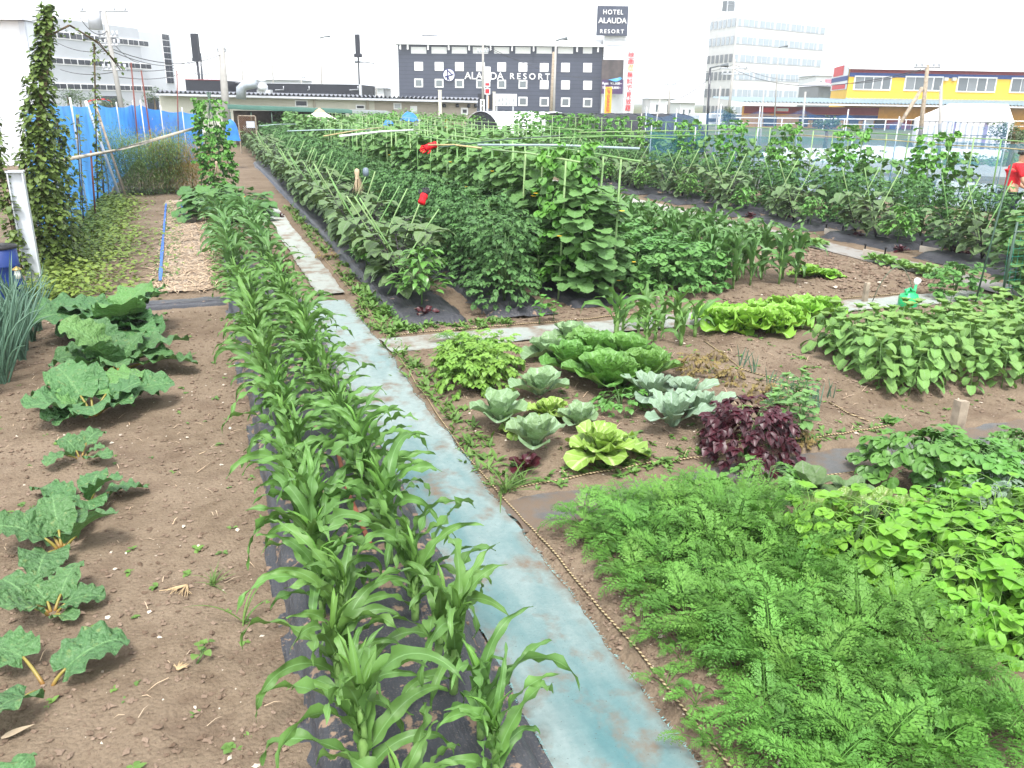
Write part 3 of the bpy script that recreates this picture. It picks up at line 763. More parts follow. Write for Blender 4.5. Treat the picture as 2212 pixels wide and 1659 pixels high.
for px, py, P, s, lab in ((1650, 1075, POT, .75, 'potato plant with pale flowers at the back corner of the carrots'), (1735, 1085, BRD, 1.15, 'dark broad leaved plant between the carrots and the chard'), (1830, 1090, BRD, .9, 'dark broad leaved plant behind the chard')):
    x, y, _ = G(px, py); put('leafy_plant', P, (x, y, gz(x, y)), U(0, 6), s, lab, 'plant')
PARS = bush(.40, .27, 100, L_pars, .15, .52, 2, 'round', shape='dome', stems=7, n=4, m=4)
for px, py, s, lab in ((1985, 1050, 1.0, 'big parsley like clump in front of the tall wooden post'), (2085, 1075, .85, 'second parsley like clump, right of the big one'), (2190, 1010, .6, 'small parsley like clump at the right edge of the picture')):
    x, y, _ = G(px, py); put('parsley', PARS, (x, y, gz(x, y)), U(0, 6), s, lab, 'parsley')
KALE = bush(.22, .2, 60, L_broc, .10, .3, 3, shape='dome', stems=4)
for px, py, s in ((2120, 1120, 1.0), (2200, 1130, 1.1), (2190, 1060, .8)):
    x, y, _ = G(px, py); put('kale', KALE, (x, y, gz(x, y)), U(0, 6), s, 'low grey green feathery plant sprawling on soil at the right edge', 'plant', 'grey green plants at the right edge')

# --- middle bed
L_bushy = leafmat('bushy_leaf', (.13, .29, .05), var=.3, tr=.32, young=(.22, .38, .06))
BUSHY = bush(.40, .20, 120, L_bushy, .12, .4, 3, shape='dome', stems=5)
UPC = carrot(12, .30)
for i, (px, py, P, s) in enumerate(((985, 800, UPC, 1.1), (1010, 770, UPC, 1.0), (1040, 800, UPC, .9), (980, 740, UPC, 1.0))):
    x, y, _ = G(px, py); put('carrot_plant', P, (x, y, gz(x, y)), U(0, 6), s, 'feathery carrot top in the patch at the path crossing', 'carrot', 'carrots by the path crossing')
for px, py, s in ((1010, 850, .82), (1060, 845, .85), (1035, 815, .85), (1075, 810, .8), (990, 815, .8)):
    x, y, _ = G(px, py); put('leafy_plant', BUSHY, (x, y, gz(x, y)), U(0, 6), s, 'bushy bright green plant in the clump before the carrots at the crossing', 'plant', 'bushy plants by the path crossing')
b = MB()
for i in range(7):
    x, y, _ = G(U(1065, 1115), U(850, 870)); b.bar((x, y, 0), (x + U(-.02, .02), y, U(.25, .33)), .006)
CABO = rosette(11, .31, .14, L_cab, 'round', .12, 1.15, .35, .12, 2.5, 9, 10, .15, .5, head=.10)
CABL = rosette(11, .31, .125, L_cab, 'spoon', .5, 1.4, .45, .14, 2.5, 10, 8, .2, .35)
NAPA = [rosette(17, .36, .125, L_napa, 'spoon', .45, 1.45, .5, .16, 4, 11, 8, .2, .35) for _ in range(2)]
BROC = [rosette(12, .34, .08, L_broc, 'spoon', .7, 1.4, .7, .2, 4, 11, 8, .2, .2, twist=.5) for _ in range(2)]
LETP = rosette(18, .26, .105, L_paleleaf, 'fan', .25, 1.35, .8, .3, 5, 9, 10, .15, .3)
for px, py, P, s, nm, cat, lab in (
    (1185, 780, CABO, 1.0, 'cabbage', 'cabbage', 'round headed cabbage with open grey green leaves, left of the pair'),
    (1235, 745, CABO, .95, 'cabbage', 'cabbage', 'cabbage at the back of the bed next to the pale cross path'),
    (1080, 925, CABL, .95, 'cabbage', 'cabbage', 'loose grey green cabbage with tall leaves nearest the blue path'),
    (1165, 865, CABL, .9, 'cabbage', 'cabbage', 'loose grey green cabbage in front of the chinese cabbages'),
    (1155, 985, CABL, .95, 'cabbage', 'cabbage', 'low grey green cabbage at the front corner of the bed'),
    (1250, 935, CABL, .7, 'cabbage', 'cabbage', 'small grey green cabbage tucked behind the pale wilting lettuce'),
    (1185, 915, LETP, .8, 'lettuce', 'lettuce', 'pale yellow green lettuce between two grey green cabbages'),
    (1115, 945, LETP, .6, 'lettuce', 'lettuce', 'small pale lettuce beside the low grey green cabbage'),
    (1300, 995, LETP, 1.2, 'lettuce', 'lettuce', 'big pale yellow green lettuce flopping forward at the bed front')):
    x, y, _ = G(px, py); put(nm, P, (x, y, gz(x, y)), U(0, 6), s, lab, cat)
for i, (px, py, s) in enumerate(((1235, 815, 1.0), (1300, 845, 1.12), (1290, 790, .95), (1350, 800, 1.0), (1395, 830, .95), (1265, 775, .9), (1340, 845, .9))):
    x, y, _ = G(px, py); put('chinese_cabbage', NAPA[i % 2], (x, y, gz(x, y)), U(0, 6), s * 1.02, 'chinese cabbage with crinkled upright green leaves in the middle clump', 'cabbage', 'chinese cabbages in the middle bed')
for px, py, s, lab in ((1405, 880, 1.0, 'blue green broccoli plant beside the chinese cabbages'), (1450, 935, 1.05, 'blue green broccoli plant at the front, two leaves on the soil'), (1510, 915, .95, 'blue green broccoli plant left of the purple bush'), (1480, 885, .9, 'blue green broccoli plant at the back of its group')):
    x, y, _ = G(px, py); put('broccoli', BROC[int(px) % 2], (x, y, gz(x, y)), U(0, 6), s, lab, 'broccoli')
x, y, _ = G(1340, 895); put('leafy_plant', bush(.16, .17, 40, L_pars, .11, .42, 2, shape='dome', stems=3), (x, y, gz(x, y)), 0, 1, 'small potato plant between chinese cabbage and broccoli', 'plant')
b = MB()
PUR = bush(.42, .28, 210, L_red, .17, .46, 1, 'lance', shape='dome', stems=7, n=5, m=4, young=.2)
x, y, _ = G(1610, 985); put('purple_shiso', PUR, (x, y, gz(x, y)), 0, (.78, .78, .95), 'dark purple red leafy bush beside the grey path', 'bush')
MINT = [broad(.34, 7, .085, L_mint, .42, 'ov', n=4, m=2, ruf=.06) for _ in range(3)]
for i in range(14):
    x, y, _ = G(U(1655, 1740), U(905, 970)); put('mint', MINT[i % 3], (x, y, gz(x, y)), U(0, 6), U(.8, 1.15), 'mint like stem in the green clump right of the purple bush', 'herb', 'mint clump by the purple bush', (U(-.2, .2), U(-.2, .2)))
DEAD = bush(.15, .14, 60, L_dead, .08, .3, 2, shape='dome', stems=5, stemmat=M_twig)
for px, py, s, lab in ((1505, 815, 1.0, 'largest withered yellow brown potato plant'), (1580, 835, .8, 'withered potato plant right of the largest one'), (1650, 865, .85, 'withered potato plant behind the mint'), (1720, 960, .7, 'withered potato plant beside the mint, nearest the grey path'), (1545, 785, .6, 'small withered potato plant at the back by the corn seedlings')):
    x, y, _ = G(px, py); put('withered_potato', DEAD, (x, y, gz(x, y)), U(0, 6), s, lab, 'potato plant')
SC_ = [leek(5, .22, .005) for _ in range(2)]
for px, py in ((1600, 800), (1660, 850), (1675, 875), (1745, 880), (1760, 890), (1790, 870), (1710, 860), (1625, 815)):
    x, y, _ = G(px, py); put('scallion', SC_[int(px) % 2], (x, y, gz(x, y)), U(0, 6), U(.8, 1.2), 'thin scallion standing in bare soil before the broad leaved bed', 'scallion', 'scallions along the rope')
SEED = [corn(.20, 6, .27, .024, 9) for _ in range(2)]
for i, (px, py) in enumerate(((1330, 740), (1345, 720), (1395, 760), (1378, 730), (1415, 745), (1430, 715), (1470, 755), (1500, 735), (1390, 700), (1460, 720))):
    x, y, _ = G(px, py); put('corn_seedling', SEED[i % 2], (x, y, gz(x, y)), U(0, 6), U(.9, 1.7), 'small corn seedling beside the chinese cabbages', 'corn', 'corn seedlings in the middle bed')

# --- lettuces and broad leaved bed
LETT = [rosette(24, .25, .10, L_let, 'fan', .45, 1.45, .7, .42, 7, 14, 12, .12, .35, teeth=.1) for _ in range(4)]
for i, (px, py, s) in enumerate(((1560, 725, 1.05), (1610, 735, 1.0), (1660, 735, 1.0), (1590, 705, 1.0), (1640, 705, 1.05), (1690, 720, 1.0), (1545, 700, .9), (1680, 690, 1.0), (1730, 700, 1.0), (1740, 675, .95), (1775, 685, .9))):
    x, y, _ = G(px, py); put('lettuce', LETT[i % 4], (x, y, gz(x, y)), U(0, 6), s * 1.3, 'frilly lime green lettuce in the clump at the end of the broad leaved bed', 'lettuce', 'frilly lettuces')
for px, py, s, lab in ((1745, 607, 1.1, 'flat green lettuce beside the tall corn, left of a pair'), (1785, 610, .9, 'flat green lettuce beside the tall corn, right of a pair')):
    x, y, _ = G(px, py); put('lettuce', LETT[0], (x, y, gz(x, y)), U(0, 6), (s, s, s * .7), lab, 'lettuce')
PER = [broad(U(.34, .44), 8, .132, L_per, .42, 'heart', n=6, m=4, el=-.25, t0=.14) for _ in range(6)]
n_ = 0
for y in np.arange(5.1, 6.5, .18):
    x0 = 5.4 + .18 * (y - 5.2)
    for x in np.arange(x0, 9.4, .21):
        X, Y = x + U(-.07, .07), y + U(-.07, .07)
        fr = y < 5.2
        put('leafy_crop', PER[n_ % 6], (X, Y, gz(X, Y)), U(0, 6), U(.85, 1.12) * (.8 if fr and U(0, 1) < .5 else 1), 'broad leaved green crop plant along the front of the dense bed' if fr else 'broad leaved green crop plant inside the dense bed', 'crop plant', 'broad leaved plants of the dense bed', (U(-.1, .1), U(-.1, .1)))
        n_ += 1

# --- wooden posts, boards
M_wood = plain('weathered_wood', (.30, .25, .19), .85, .15, var=.35, scale=9, bmp=.5)
def post_mesh(w, d, h):
    b = MB(); n = 8
    for i in range(n):
        z0, z1 = -.1 + (h + .1) * i / n, -.1 + (h + .1) * (i + 1) / n
    V = []; 
    for i in range(n + 1):
        z = -.1 + (h + .1) * i / n
        for sx, sy in ((-1, -1), (-.2, -1.08), (1, -1), (1.05, .3), (1, 1), (.1, .92), (-1, 1), (-1.03, 0)):
            V.append((sx * w / 2 * (1 + .04 * U(-1, 1)), sy * d / 2 * (1 + .04 * U(-1, 1)), z + (U(-.012, .012) if i == n else 0)))
    F = [(i * 8 + j, i * 8 + (j + 1) % 8, (i + 1) * 8 + (j + 1) % 8, (i + 1) * 8 + j) for i in range(n) for j in range(8)]
    V.append((0, 0, h + .012)); F += [(n * 8 + j, n * 8 + (j + 1) % 8, len(V) - 1) for j in range(8)]
    b.add(V, F); return b.mesh('wooden_post', M_wood, False)
for px, py, w, lab in ((2062, 945, .085, 'thick weathered wooden post with split top by the grey path'), (1420, 700, .055, 'thin wooden post among the corn seedlings'), (1868, 648, .06, 'short wooden post beyond the broad leaved bed')):
    x, y, _ = G(px, py)
    h = {2062: Zabove(2062, 850, x, y), 1420: Zabove(1420, 630, x, y), 1868: Zabove(1868, 603, x, y)}[px]
    tag(link('wooden_post', post_mesh(w, w * .8, h)), lab, 'post').location = (x, y, gz(x, y))

# --- watering can
def lathe(b, prof, k=20, mi=0, sx=1, sy=1):
    V = [(r * cos(i * 2 * pi / k) * sx, r * sin(i * 2 * pi / k) * sy, z) for r, z in prof for i in range(k)]
    b.add(V, [(j * k + i, j * k + (i + 1) % k, (j + 1) * k + (i + 1) % k, (j + 1) * k + i) for j in range(len(prof) - 1) for i in range(k)], None, mi)
M_can = plain('green_plastic', (.02, .42, .14), .35, .5, var=.06)
M_white = plain('white_plastic', (.75, .76, .74), .4, .4, var=.05)
x, y, _ = G(1960, 660); can = empty('watering_can', (x, y, gz(x, y)), .5, 1.0)
b = MB(); lathe(b, [(.0, 0), (.125, 0), (.135, .02), (.135, .15), (.12, .18), (.075, .2), (.07, .235), (.078, .24), (.066, .238), (.06, .21)], 20, 0, 1.15, .85); link('can_body', b.mesh('can_body', M_can), can)
b = MB(); b.tube([(-.10, 0, .17), (-.13, 0, .235), (-.06, 0, .262), (.0, 0, .262), (.06, 0, .225)], .014, 8); link('handle', b.mesh('handle', M_can), can)
b = MB(); b.tube([(.13, 0, .06), (.2, 0, .16), (.235, 0, .27)], [.024, .02, .016], 8); link('spout', b.mesh('spout', M_can), can)
b = MB(); b.tube([(.235, 0, .265), (.25, 0, .30), (.28, 0, .325)], [.018, .04, .044], 10); link('spray_head', b.mesh('spray_head', M_white), can)
tag(can, 'bright green plastic watering can with white spray head', 'watering can')
# bent rod hoops near the can
M_rod = plain('rod', (.10, .12, .08), .5, .4)
for (px0, px1, py, top, lab) in ((1885, 1972, 650, 597, 'thin bent rod hoop over the watering can'), (2010, 2060, 625, 590, 'small thin rod hoop right of the watering can')):
    a = np.array(G(px0, py)); c = np.array(G(px1, py)); hh = Zabove((px0 + px1) / 2, top - 22, *((a + c) / 2)[:2])
    P = [a + (c - a) * t + np.array([0, 0, hh * sin(pi * t) ** .7]) for t in np.linspace(0, 1, 13)]
    b = MB(); b.tube(P, .006, 5); tag(link('hoop', b.mesh('hoop', M_rod)), lab, 'hoop')

# --- ropes along the beds
def rope_mat():
    mt, nt, out = mat('rope')
    at = nn(nt, 'ShaderNodeAttribute', attribute_name='lf'); p = world_pos(nt)
    w = nn(nt, 'ShaderNodeTexWave'); w.bands_direction = 'DIAGONAL'; w.inputs['Scale'].default_value = 22; nt.links.new(p, w.inputs['Vector'])
    col = mix(nt, ramp(nt, w.outputs['Fac'], [(.3, 0), (.6, 1)]), (.08, .05, .03), (.42, .34, .2))
    bsdf(nt, out, col, .8, .1); return mt
M_rope = rope_mat()
def rope(pts, lab, r=.0062, sag=.0):
    P = []
    for i in range(len(pts) - 1):
        a, c = np.array(pts[i], float), np.array(pts[i + 1], float); n = max(2, int(np.linalg.norm(c - a) / .12))
        for t in np.arange(n) / n:
            q = a + (c - a) * t; P.append((q[0] + .012 * hn(q[0] * 3, q[1], 2), q[1] + .012 * hn(q[1] * 3, q[0], 2), max(-.03, gz(q[0], q[1])) + r + .004))
    b = MB(); b.tube(P, r, 5); return tag(link('rope', b.mesh('rope', M_rope)), lab, 'rope')
rope([(1.66, 2.0), (1.665, 2.9), (1.64, 4.3), (1.60, 5.2), (1.66, 7.7)], 'twisted rope along the right edge of the blue path')
rope([(1.70, 8.5), (1.75, 10.1), (1.72, 13), (1.8, 20)], 'rope along the second path strip before the eggplants')
rope([(1.7, 4.56), (2.4, 4.6), (4.2, 4.62), (5.1, 4.66)], 'twisted rope along the back edge of the grey cross path')
rope([G(1790, 880)[:2], G(1830, 905)[:2], G(1925, 925)[:2]], 'twisted rope running slantwise through bare soil by the scallions')
rope([G(1520, 745)[:2], G(1600, 805)[:2], G(1790, 880)[:2]], 'rope between the withered potatoes and the broad leaved bed')
rope([(1.7, 8.5), (4, 8.52), (6, 8.5), (9, 8.5)], 'rope along the back edge of the pale cross path')
rope([G(1650, 1070)[:2], G(1790, 1020)[:2], G(2212, 975)[:2]], 'thin rope along the front edge of the grey cross path')
# ------------------------------------------------------------------ the rows behind the cross path
EGG = [eggplant(U(.62, .78), 60) for _ in range(4)]
EGGL = [eggplant(.7, 27, .25) for _ in range(2)]
PEP = [pepper(.58, 120) for _ in range(2)]
TOM = [bush(1.05, .33, 300, L_tom, .12, .34, 2, stems=5, n=4, m=2) for _ in range(4)]
TOML = [bush(1.05, .36, 120, L_tom, .17, .36, 2, stems=3) for _ in range(2)]
CUC = [climber(1.62, .38, 150, .17) for _ in range(4)]
CUCL = [climber(1.6, .4, 70, .21, flowers=0) for _ in range(3)]
BEANC = [climber(1.95, .23, 190, .23, L_bean, 0, True) for _ in range(2)]
def stake_mat():
    mt, nt, out = mat('green_stake'); oi = nn(nt, 'ShaderNodeObjectInfo'); p = world_pos(nt)
    c = mix(nt, oi.outputs['Random'], (.12, .27, .075), (.25, .37, .15)); c = mix(nt, ramp(nt, noise(nt, 9, 4, .6, p), [(.5, 0), (.75, .6)]), c, (.26, .25, .16))
    bsdf(nt, out, c, .5, .35); return mt
M_stake = stake_mat()
M_bamboo = plain('bamboo', (.42, .34, .17), .5, .3, var=.2, scale=6)
M_pole = plain('steel_pole', (.30, .38, .40), .4, .4, var=.2)
M_dpole = plain('dark_green_pole', (.035, .075, .05), .4, .4)
sb = MB(); sb.tube([(0, 0, 0), (0, 0, .35), (0, 0, .7), (0, 0, 1.0), (0, 0, 1.35), (0, 0, 1.355)], [.010, .0105, .010, .0105, .0105, .006], 7)
STAKES = [sb.mesh('stake', M_stake)]
for q in range(3):
    sb = MB(); bx_, by_ = (.02, -.015, .01)[q], (-.012, .018, .02)[q]; sb.tube([(bx_ * sin(pi * t), by_ * sin(pi * t), 1.35 * t) for t in np.linspace(0, 1, 7)], [.010, .0105, .0098, .0105, .010, .0105, .009], 7); STAKES.append(sb.mesh('stake', M_stake))
def stake(x, y, dx, L, lab, grp, dy=0.0):
    o = link('stake', pick(STAKES)); o.location = (x - dx * .42, y, .08); o.scale = (1, 1, L / 1.35)
    o.rotation_euler = Vector((dx, dy, L * .88)).to_track_quat('Z', 'Y').to_euler()
    tag(o, lab, 'stake', grp); return o
# eggplants beside the path
y = 10.0; k = 0
x_ = 2.33
put('pepper_plant', PEP[0], (x_, 9.35, .09), 0, 1.15, 'bright green pepper plant alone on the front film at the path crossing', 'pepper')
put('pepper_plant', PEP[1], (2.1, 11.6, .12), 2, .8, 'smaller pepper plant among the front eggplants beside the path', 'pepper')
gl_spot = None
while y < 44:
    far = y > 24
    X = 2.3 + U(-.06, .06) + .004 * (y - 9)
    lab = 'nearest eggplant behind the lone pepper plant, stakes crossed above it' if k == 0 else 'eggplant with crossed green stakes in the row beside the path'
    put('eggplant', EGGL[k % 2] if far else EGG[k % 4], (X, y, .11), U(0, 6), U(1.0, 1.22), lab, 'eggplant', 'eggplants beside the path')
    if y < 34:
        for s in (-1, 1):
            if k > 5 and U(0, 1) < .28: continue
            lean = .58 * s + U(-.16, .16)
            o = stake(X + .10 * s, y + .1 + U(-.08, .08), lean, 1.32 + U(-.14, .08), 'light green stake leaning towards the path over the eggplants' if s < 0 else 'light green stake leaning towards the tomatoes over the eggplants', 'stakes crossed over the eggplants', U(-.12, .12))
            if k == 0 and s > 0: o['label'] = 'green stake wearing the red and black glove'
            if k == 4 and s > 0: o['label'] = 'green stake with a straw bundle at its tip'
    y += .72 if y < 24 else .85; k += 1
# tomatoes
y = 9.25; k = 0
while y < 46:
    far = y > 22
    X = 3.42 + U(-.1, .1)
    lab = 'dark green tomato bush at the front end of its row, on black film' if k == 0 else 'dark green tomato bush in the row between eggplants and trellis'
    put('tomato_plant', TOML[k % 2] if far else TOM[k % 4], (X, y, .08), U(0, 6), (1.12, 1.12, U(.95, 1.12)) if k else (1.18, 1.18, 1.0), lab, 'tomato', 'tomatoes left of the trellis')
    y += .62 if not far else .8; k += 1
# cucumbers and their trellis
y = 9.35; k = 0
while y < 48:
    far = y > 20
    X = 4.45 + U(-.12, .12)
    put('cucumber_plant', CUCL[k % 3] if far else CUC[k % 4], (X, y, .1), U(0, 6), (1.1, 1.1, U(.92, 1.05)) if k else (1.3, 1.15, .82), 'broad leaved cucumber at the front end of the trellis' if k == 0 else 'climbing cucumber plant on the long trellis', 'cucumber', 'cucumbers on the long trellis')
    if k == 2: put('climbing_bean', BEANC[0], (4.35, 9.75, .1), 1.0, .93, 'bright green bean climbing among the front cucumbers', 'bean plant')
    if y < 14: put('cucumber_plant', CUC[(k + 2) % 4], (4.86 + U(-.08, .08), y + .2, .1), U(0, 6), (.95, .95, U(.6, .8)), 'lower cucumber plant on the soybean side of the trellis', 'cucumber', 'cucumbers on the long trellis')
    y += .55 if not far else .8; k += 1
pb = MB(); pb.tube([(0, 0, 0), (0, 0, .6), (0, 0, 1.2), (0, 0, 1.86)], .0135, 7); POSTM = pb.mesh('post', M_stake)
def bar_mesh(a, c, r, mt, nm='rail'):
    b = MB(); b.tube([a, [(a[i] + c[i]) / 2 + (.02 if i == 2 else 0) for i in range(3)], c], r, 6); return b.mesh(nm, mt)
def trellis(x, y0, n, pitch, lab, grp=None, h=1.81, w=.75, along='y', rails=None):
    e = empty('trellis', (x, y0, 0))
    for i in range(n):
        p = (0, i * pitch, 0) if along == 'y' else (i * pitch, 0, 0)
        o = link('post', POSTM, e); o.location = (p[0] + U(-.04, .04), p[1] + U(-.05, .05), 0); o.scale = (1, 1, h / 1.86 * U(.98, 1.02)); o.rotation_euler = (U(-.03, .03), U(-.03, .03), 0)
    L = (n - 1) * pitch
    for q, (o0, o1, dz, r, mt) in enumerate(rails or [(-.5, L + .6, -.04, .012, M_stake)]):
        a, c = ((U(-.05, .05), o0, h + dz), (U(-.05, .05), o1, h + dz + U(-.03, .03))) if along == 'y' else ((o0, U(-.05, .05), h + dz), (o1, U(-.05, .05), h + dz + U(-.03, .03)))
        link('rail', bar_mesh(a, c, r, mt), e)
    tag(e, lab, 'trellis', grp); return e
def at_plane_x(px, py, X):
    p = ATX(px, py, X); return p[1]
grp_t = 'green pole trellises of the cucumbers'
y0 = 9.15; k = 0
for g in range(11):
    n = 5 if g else 6
    yy = y0 + g * 2.55
    trellis(4.74, yy, n, .52, 'green pole trellis section nearest the camera, tall post at its front' if g == 0 else 'green pole trellis section further back along the cucumbers', grp_t, 1.80 - .012 * g)
    if g < 8:
        trellis(4.12, yy + .3, 4, .62, 'green pole trellis section on the tomato side, hidden in cucumber leaves', grp_t, 1.78 - .012 * g)
# long rails laid across the tops
def rail(p, q, r, mt, lab): return tag(link('pole', bar_mesh(p, q, r, mt, 'pole')), lab, 'pole')
z1 = 1.83
a, c = G(1032, 313, z1), G(1382, 321, z1)
rail(a, c, .017, M_pole, 'long grey green pole lashed level across the front trellis')
rail(G(925, 313, z1), G(1040, 320, z1), .012, M_bamboo, 'short bamboo pole with the red glove tied to its end')
rail(G(950, 318, 1.84), G(1210, 293, 1.84), .010, M_dpole, 'thin dark green pole slanting back over the trellis from the red glove')
rail(G(735, 294, 1.78), G(892, 281, 1.78), .02, M_white, 'pale white pole slanting over the trellises in the middle distance')
rail(G(700, 294, 1.76), G(830, 275, 1.76), .012, M_bamboo, 'brownish bamboo pole behind the pale white pole')
rail(G(1210, 292, 1.8), G(1460, 300, 1.8), .012, M_stake, 'green pole across the trellis tops right of the bean')
for i, (p0, p1, zz) in enumerate((((1150, 300), (1520, 292), 1.76), ((1000, 285), (1300, 280), 1.7), ((620, 283), (800, 281), 1.7), ((560, 272), (640, 268), 1.6), ((850, 275), (1120, 272), 1.6), ((1250, 286), (1600, 283), 1.7))):
    o = rail(G(*p0, zz), G(*p1, zz), .012, pick([M_stake, M_pole, M_bamboo]), 'thin pole tied level across the trellis tops further back'); o['group'] = 'poles across the far trellises'

# soybeans, tall corn
SOY = [bush(.62, .30, 100, L_soy, .17, .62, 1, 'round', shape='dome', stems=4, n=5, m=4) for _ in range(3)]
k = 0
for y in np.arange(9.3, 12.4, .5):
    for x in (5.45, 5.85, 6.15):
        if y > 11 and x > 6: continue
        put('soybean_plant', SOY[k % 3], (x + U(-.06, .06), y + U(-.06, .06), gz(x, y)), U(0, 6), U(.85, 1.05), 'soybean plant with rounded leaves in the mound between cucumbers and tall corn', 'soybean', 'soybeans by the cross path'); k += 1
TCORN = [corn(U(.5, .62), 13, U(.40, .47), .036, 10, 1) for _ in range(5)]
k = 0
for y in np.arange(9.15, 14.6, .36):
    for x in (6.55, 6.9, 7.25, 7.6):
        if x > 7.4 and y > 12: continue
        put('corn_plant', TCORN[k % 5], (x + U(-.06, .06), y + U(-.08, .08), gz(x, y)), U(0, 6.28), U(.92, 1.1), 'taller corn plant in the block beside the soybeans', 'corn', 'taller corn block by the cross path'); k += 1
for y in np.arange(12.6, 18, .45):
    for x in (5.7, 6.15):
        put('corn_plant', TCORN[k % 4], (x + U(-.06, .06), y + U(-.08, .08), .05), U(0, 6.28), U(.95, 1.1), 'taller corn plant behind the soybeans', 'corn', 'taller corn behind the soybeans'); k += 1
# farther plots: more climbers
k = 0
for x in (6.3, 7.9, 9.3):
    for y in np.arange(20 if x < 8 else 23, 46, 1.0):
        put('cucumber_plant', CUCL[k % 3], (x + U(-.2, .2), y + U(-.2, .2), 0), U(0, 6), (1.2, 1.2, U(.85, 1.05)), 'climbing plant in the hazy green rows beyond the corn', 'climber', 'climbing plants in the far rows'); k += 1
for i, x in enumerate((6.3, 7.9, 9.3)):
    for j in range(5):
        trellis(x, 20.5 + 4.6 * j, 6, .8, 'green pole trellis in the far rows beyond the corn', 'far trellises', 1.74)

# ------------------------------------------------------------------ right hand plots
PPEP = PEP
M_soilfilm = M_film2
plot_y = [8.6 + 2.32 * i for i in range(12)]
for i, py in enumerate(plot_y):
    far = i > 6
    for (fx0, fx1) in ((11.15, 11.9), (12.2, 13.0)):
        o = link('mulch_film', mulch(fx0, fx1, py + .2, py + 2.0, .11, 20 + i + fx0, .1, M_film2)); tag(o, 'grey black film on a raised bed head along the right hand cloth path', 'mulch film', 'films of the right hand plots')
    put('pepper_plant', PEP[i % 2], (11.5, py + .45, .1), U(0, 6), U(.95, 1.15), 'pepper plant at the head of a right hand plot, beside the cloth path', 'pepper', 'peppers of the right hand plots')
    for j in (0, 1):
        X, Y = 11.62 + U(-.1, .1), py + 1.05 + .68 * j
        put('eggplant', EGGL[j] if far else EGG[(i + j) % 4], (X, Y, .1), U(0, 6), U(1.0, 1.2), 'eggplant with stakes in the right hand plots by the cloth path', 'eggplant', 'eggplants of the right hand plots')
        for s in (-1, 1):
            stake(X + .1 * s, Y + .1, .55 * s + U(-.1, .1), 1.36, 'light green stake leaning over the right hand eggplants', 'stakes of the right hand plots')
    for j in range(3 if i else 4):
        X, Y = 12.62 + U(-.15, .15), py + .3 + .62 * j
        put('tomato_plant', TOML[j % 2] if far else TOM[(i + j) % 4], (X, Y, .05), U(0, 6), (1.1, 1.1, U(.92, 1.05)), 'tomato bush in the second row of the right hand plots', 'tomato', 'tomatoes of the right hand plots')
    for j in range(3):
        if 10.5 < py + .5 + .6 * j < 12.3: continue
        X, Y = 14.0 + U(-.1, .1), py + .5 + .6 * j
        put('cucumber_plant', CUCL[j % 3], (X, Y, .05), U(0, 6), (.72, .72, U(.7, .98)), 'thin climbing cucumber on the right hand trellis', 'cucumber', 'cucumbers of the right hand plots')
    if i: put('climbing_bean', BEANC[i % 2], (13.9, py + 2.25, .05), U(0, 6), (1.0, 1.0, .98), 'tall leafy bean column rising above the right hand trellis', 'bean plant', 'bean columns of the right hand plots')
    trellis(14.05, py + .2, 4, .62, 'green pole trellis of a right hand plot', 'trellises of the right hand plots', 1.84, rails=[(-.5, 2.4, -.03, .012, M_stake)] + ([(-.2, 2.2, -.16, .011, M_bamboo)] if i < 4 else []))
# furrow heads: short boards held by two black pegs, purple lettuces
M_peg = plain('black_peg', (.015, .015, .017), .5, .3)
M_board = plain('grey_board', (.42, .38, .32), .8, .15, var=.2, scale=8)
for i, (px, py_) in enumerate(((1520, 482), (1640, 480), (1725, 492), (1798, 508), (1885, 556), (2008, 548))):
    if i == 1: continue
    x, y, _ = G(px, py_); e = empty('furrow_board', (x, y, 0), radians(8))
    b = MB(); b.box(-.012, .012, -.2, .2, .0, .11); link('board', b.mesh('board', M_board, False), e)
    for s in (-1, 1):
        b = MB(); b.tube([(.03, s * .2, -.05), (.03, s * .2, .17), (.03, s * .2, .18), (.03, s * .2, .2)], [.014, .014, .022, .022], 6); link('peg', b.mesh('peg', M_peg), e)
    tag(e, ['small furrow board with black pegs, farthest along the cloth path', '', 'furrow board with black pegs behind the tall corn', 'furrow board with black pegs in the middle of the cloth path edge', 'pale furrow board with black pegs on the near side of the cloth path', 'furrow board with black pegs at the bed edge, nearest the camera'][i], 'board')
PLET = rosette(9, .17, .06, L_red, 'fan', .3, 1.3, .7, .3, 4, 7, 6, .2, .3)
for px, py_, s in ((1560, 478, 1.0), (1700, 478, 1.0), (1848, 520, 1.2), (1945, 545, .9), (2068, 558, 1.3), (1620, 470, .9)):
    x, y, _ = G(px, py_); put('purple_lettuce', PLET, (x, y, 0), U(0, 6), s, 'dark purple lettuce in a furrow along the right hand cloth path', 'lettuce', 'purple lettuces along the cloth path')
for px, py_, s, lab in ((605, 572, 1.0, 'dark purple lettuce at the end of the second path strip by the corn'), (920, 692, 1.1, 'purple lettuce at the front of the film under the lone pepper'), (1138, 1022, .9, 'small purple lettuce by the rope at the front of the middle bed'), (618, 598, .9, 'dark purple lettuce nearer the young corn, by the soil patch'), (605, 466, .8, 'far purple lettuce at the end of the pale path strip')):
    x, y, _ = G(px, py_); put('purple_lettuce', PLET, (x, y, gz(x, y)), U(0, 6), s, lab, 'lettuce')
# low seedlings beside the cloth path
SP = rosette(7, .14, .045, L_per, 'spoon', .3, 1.1, .5, .1, 3, 5, 2)
for i in range(46):
    t = i / 45; x, y, _ = G(1730 + 100 * t, 525 + 18 * t) if i < 20 else G(1885 + (i - 20) / 25 * 170, 562 + (i - 20) / 25 * 42)
    put('seedling', SP, (x + U(-.12, .12), y + U(-.1, .1), 0), U(0, 6), U(.8, 1.3), 'low green seedling in the line along the near side of the cloth path', 'seedling', 'seedling line along the cloth path')
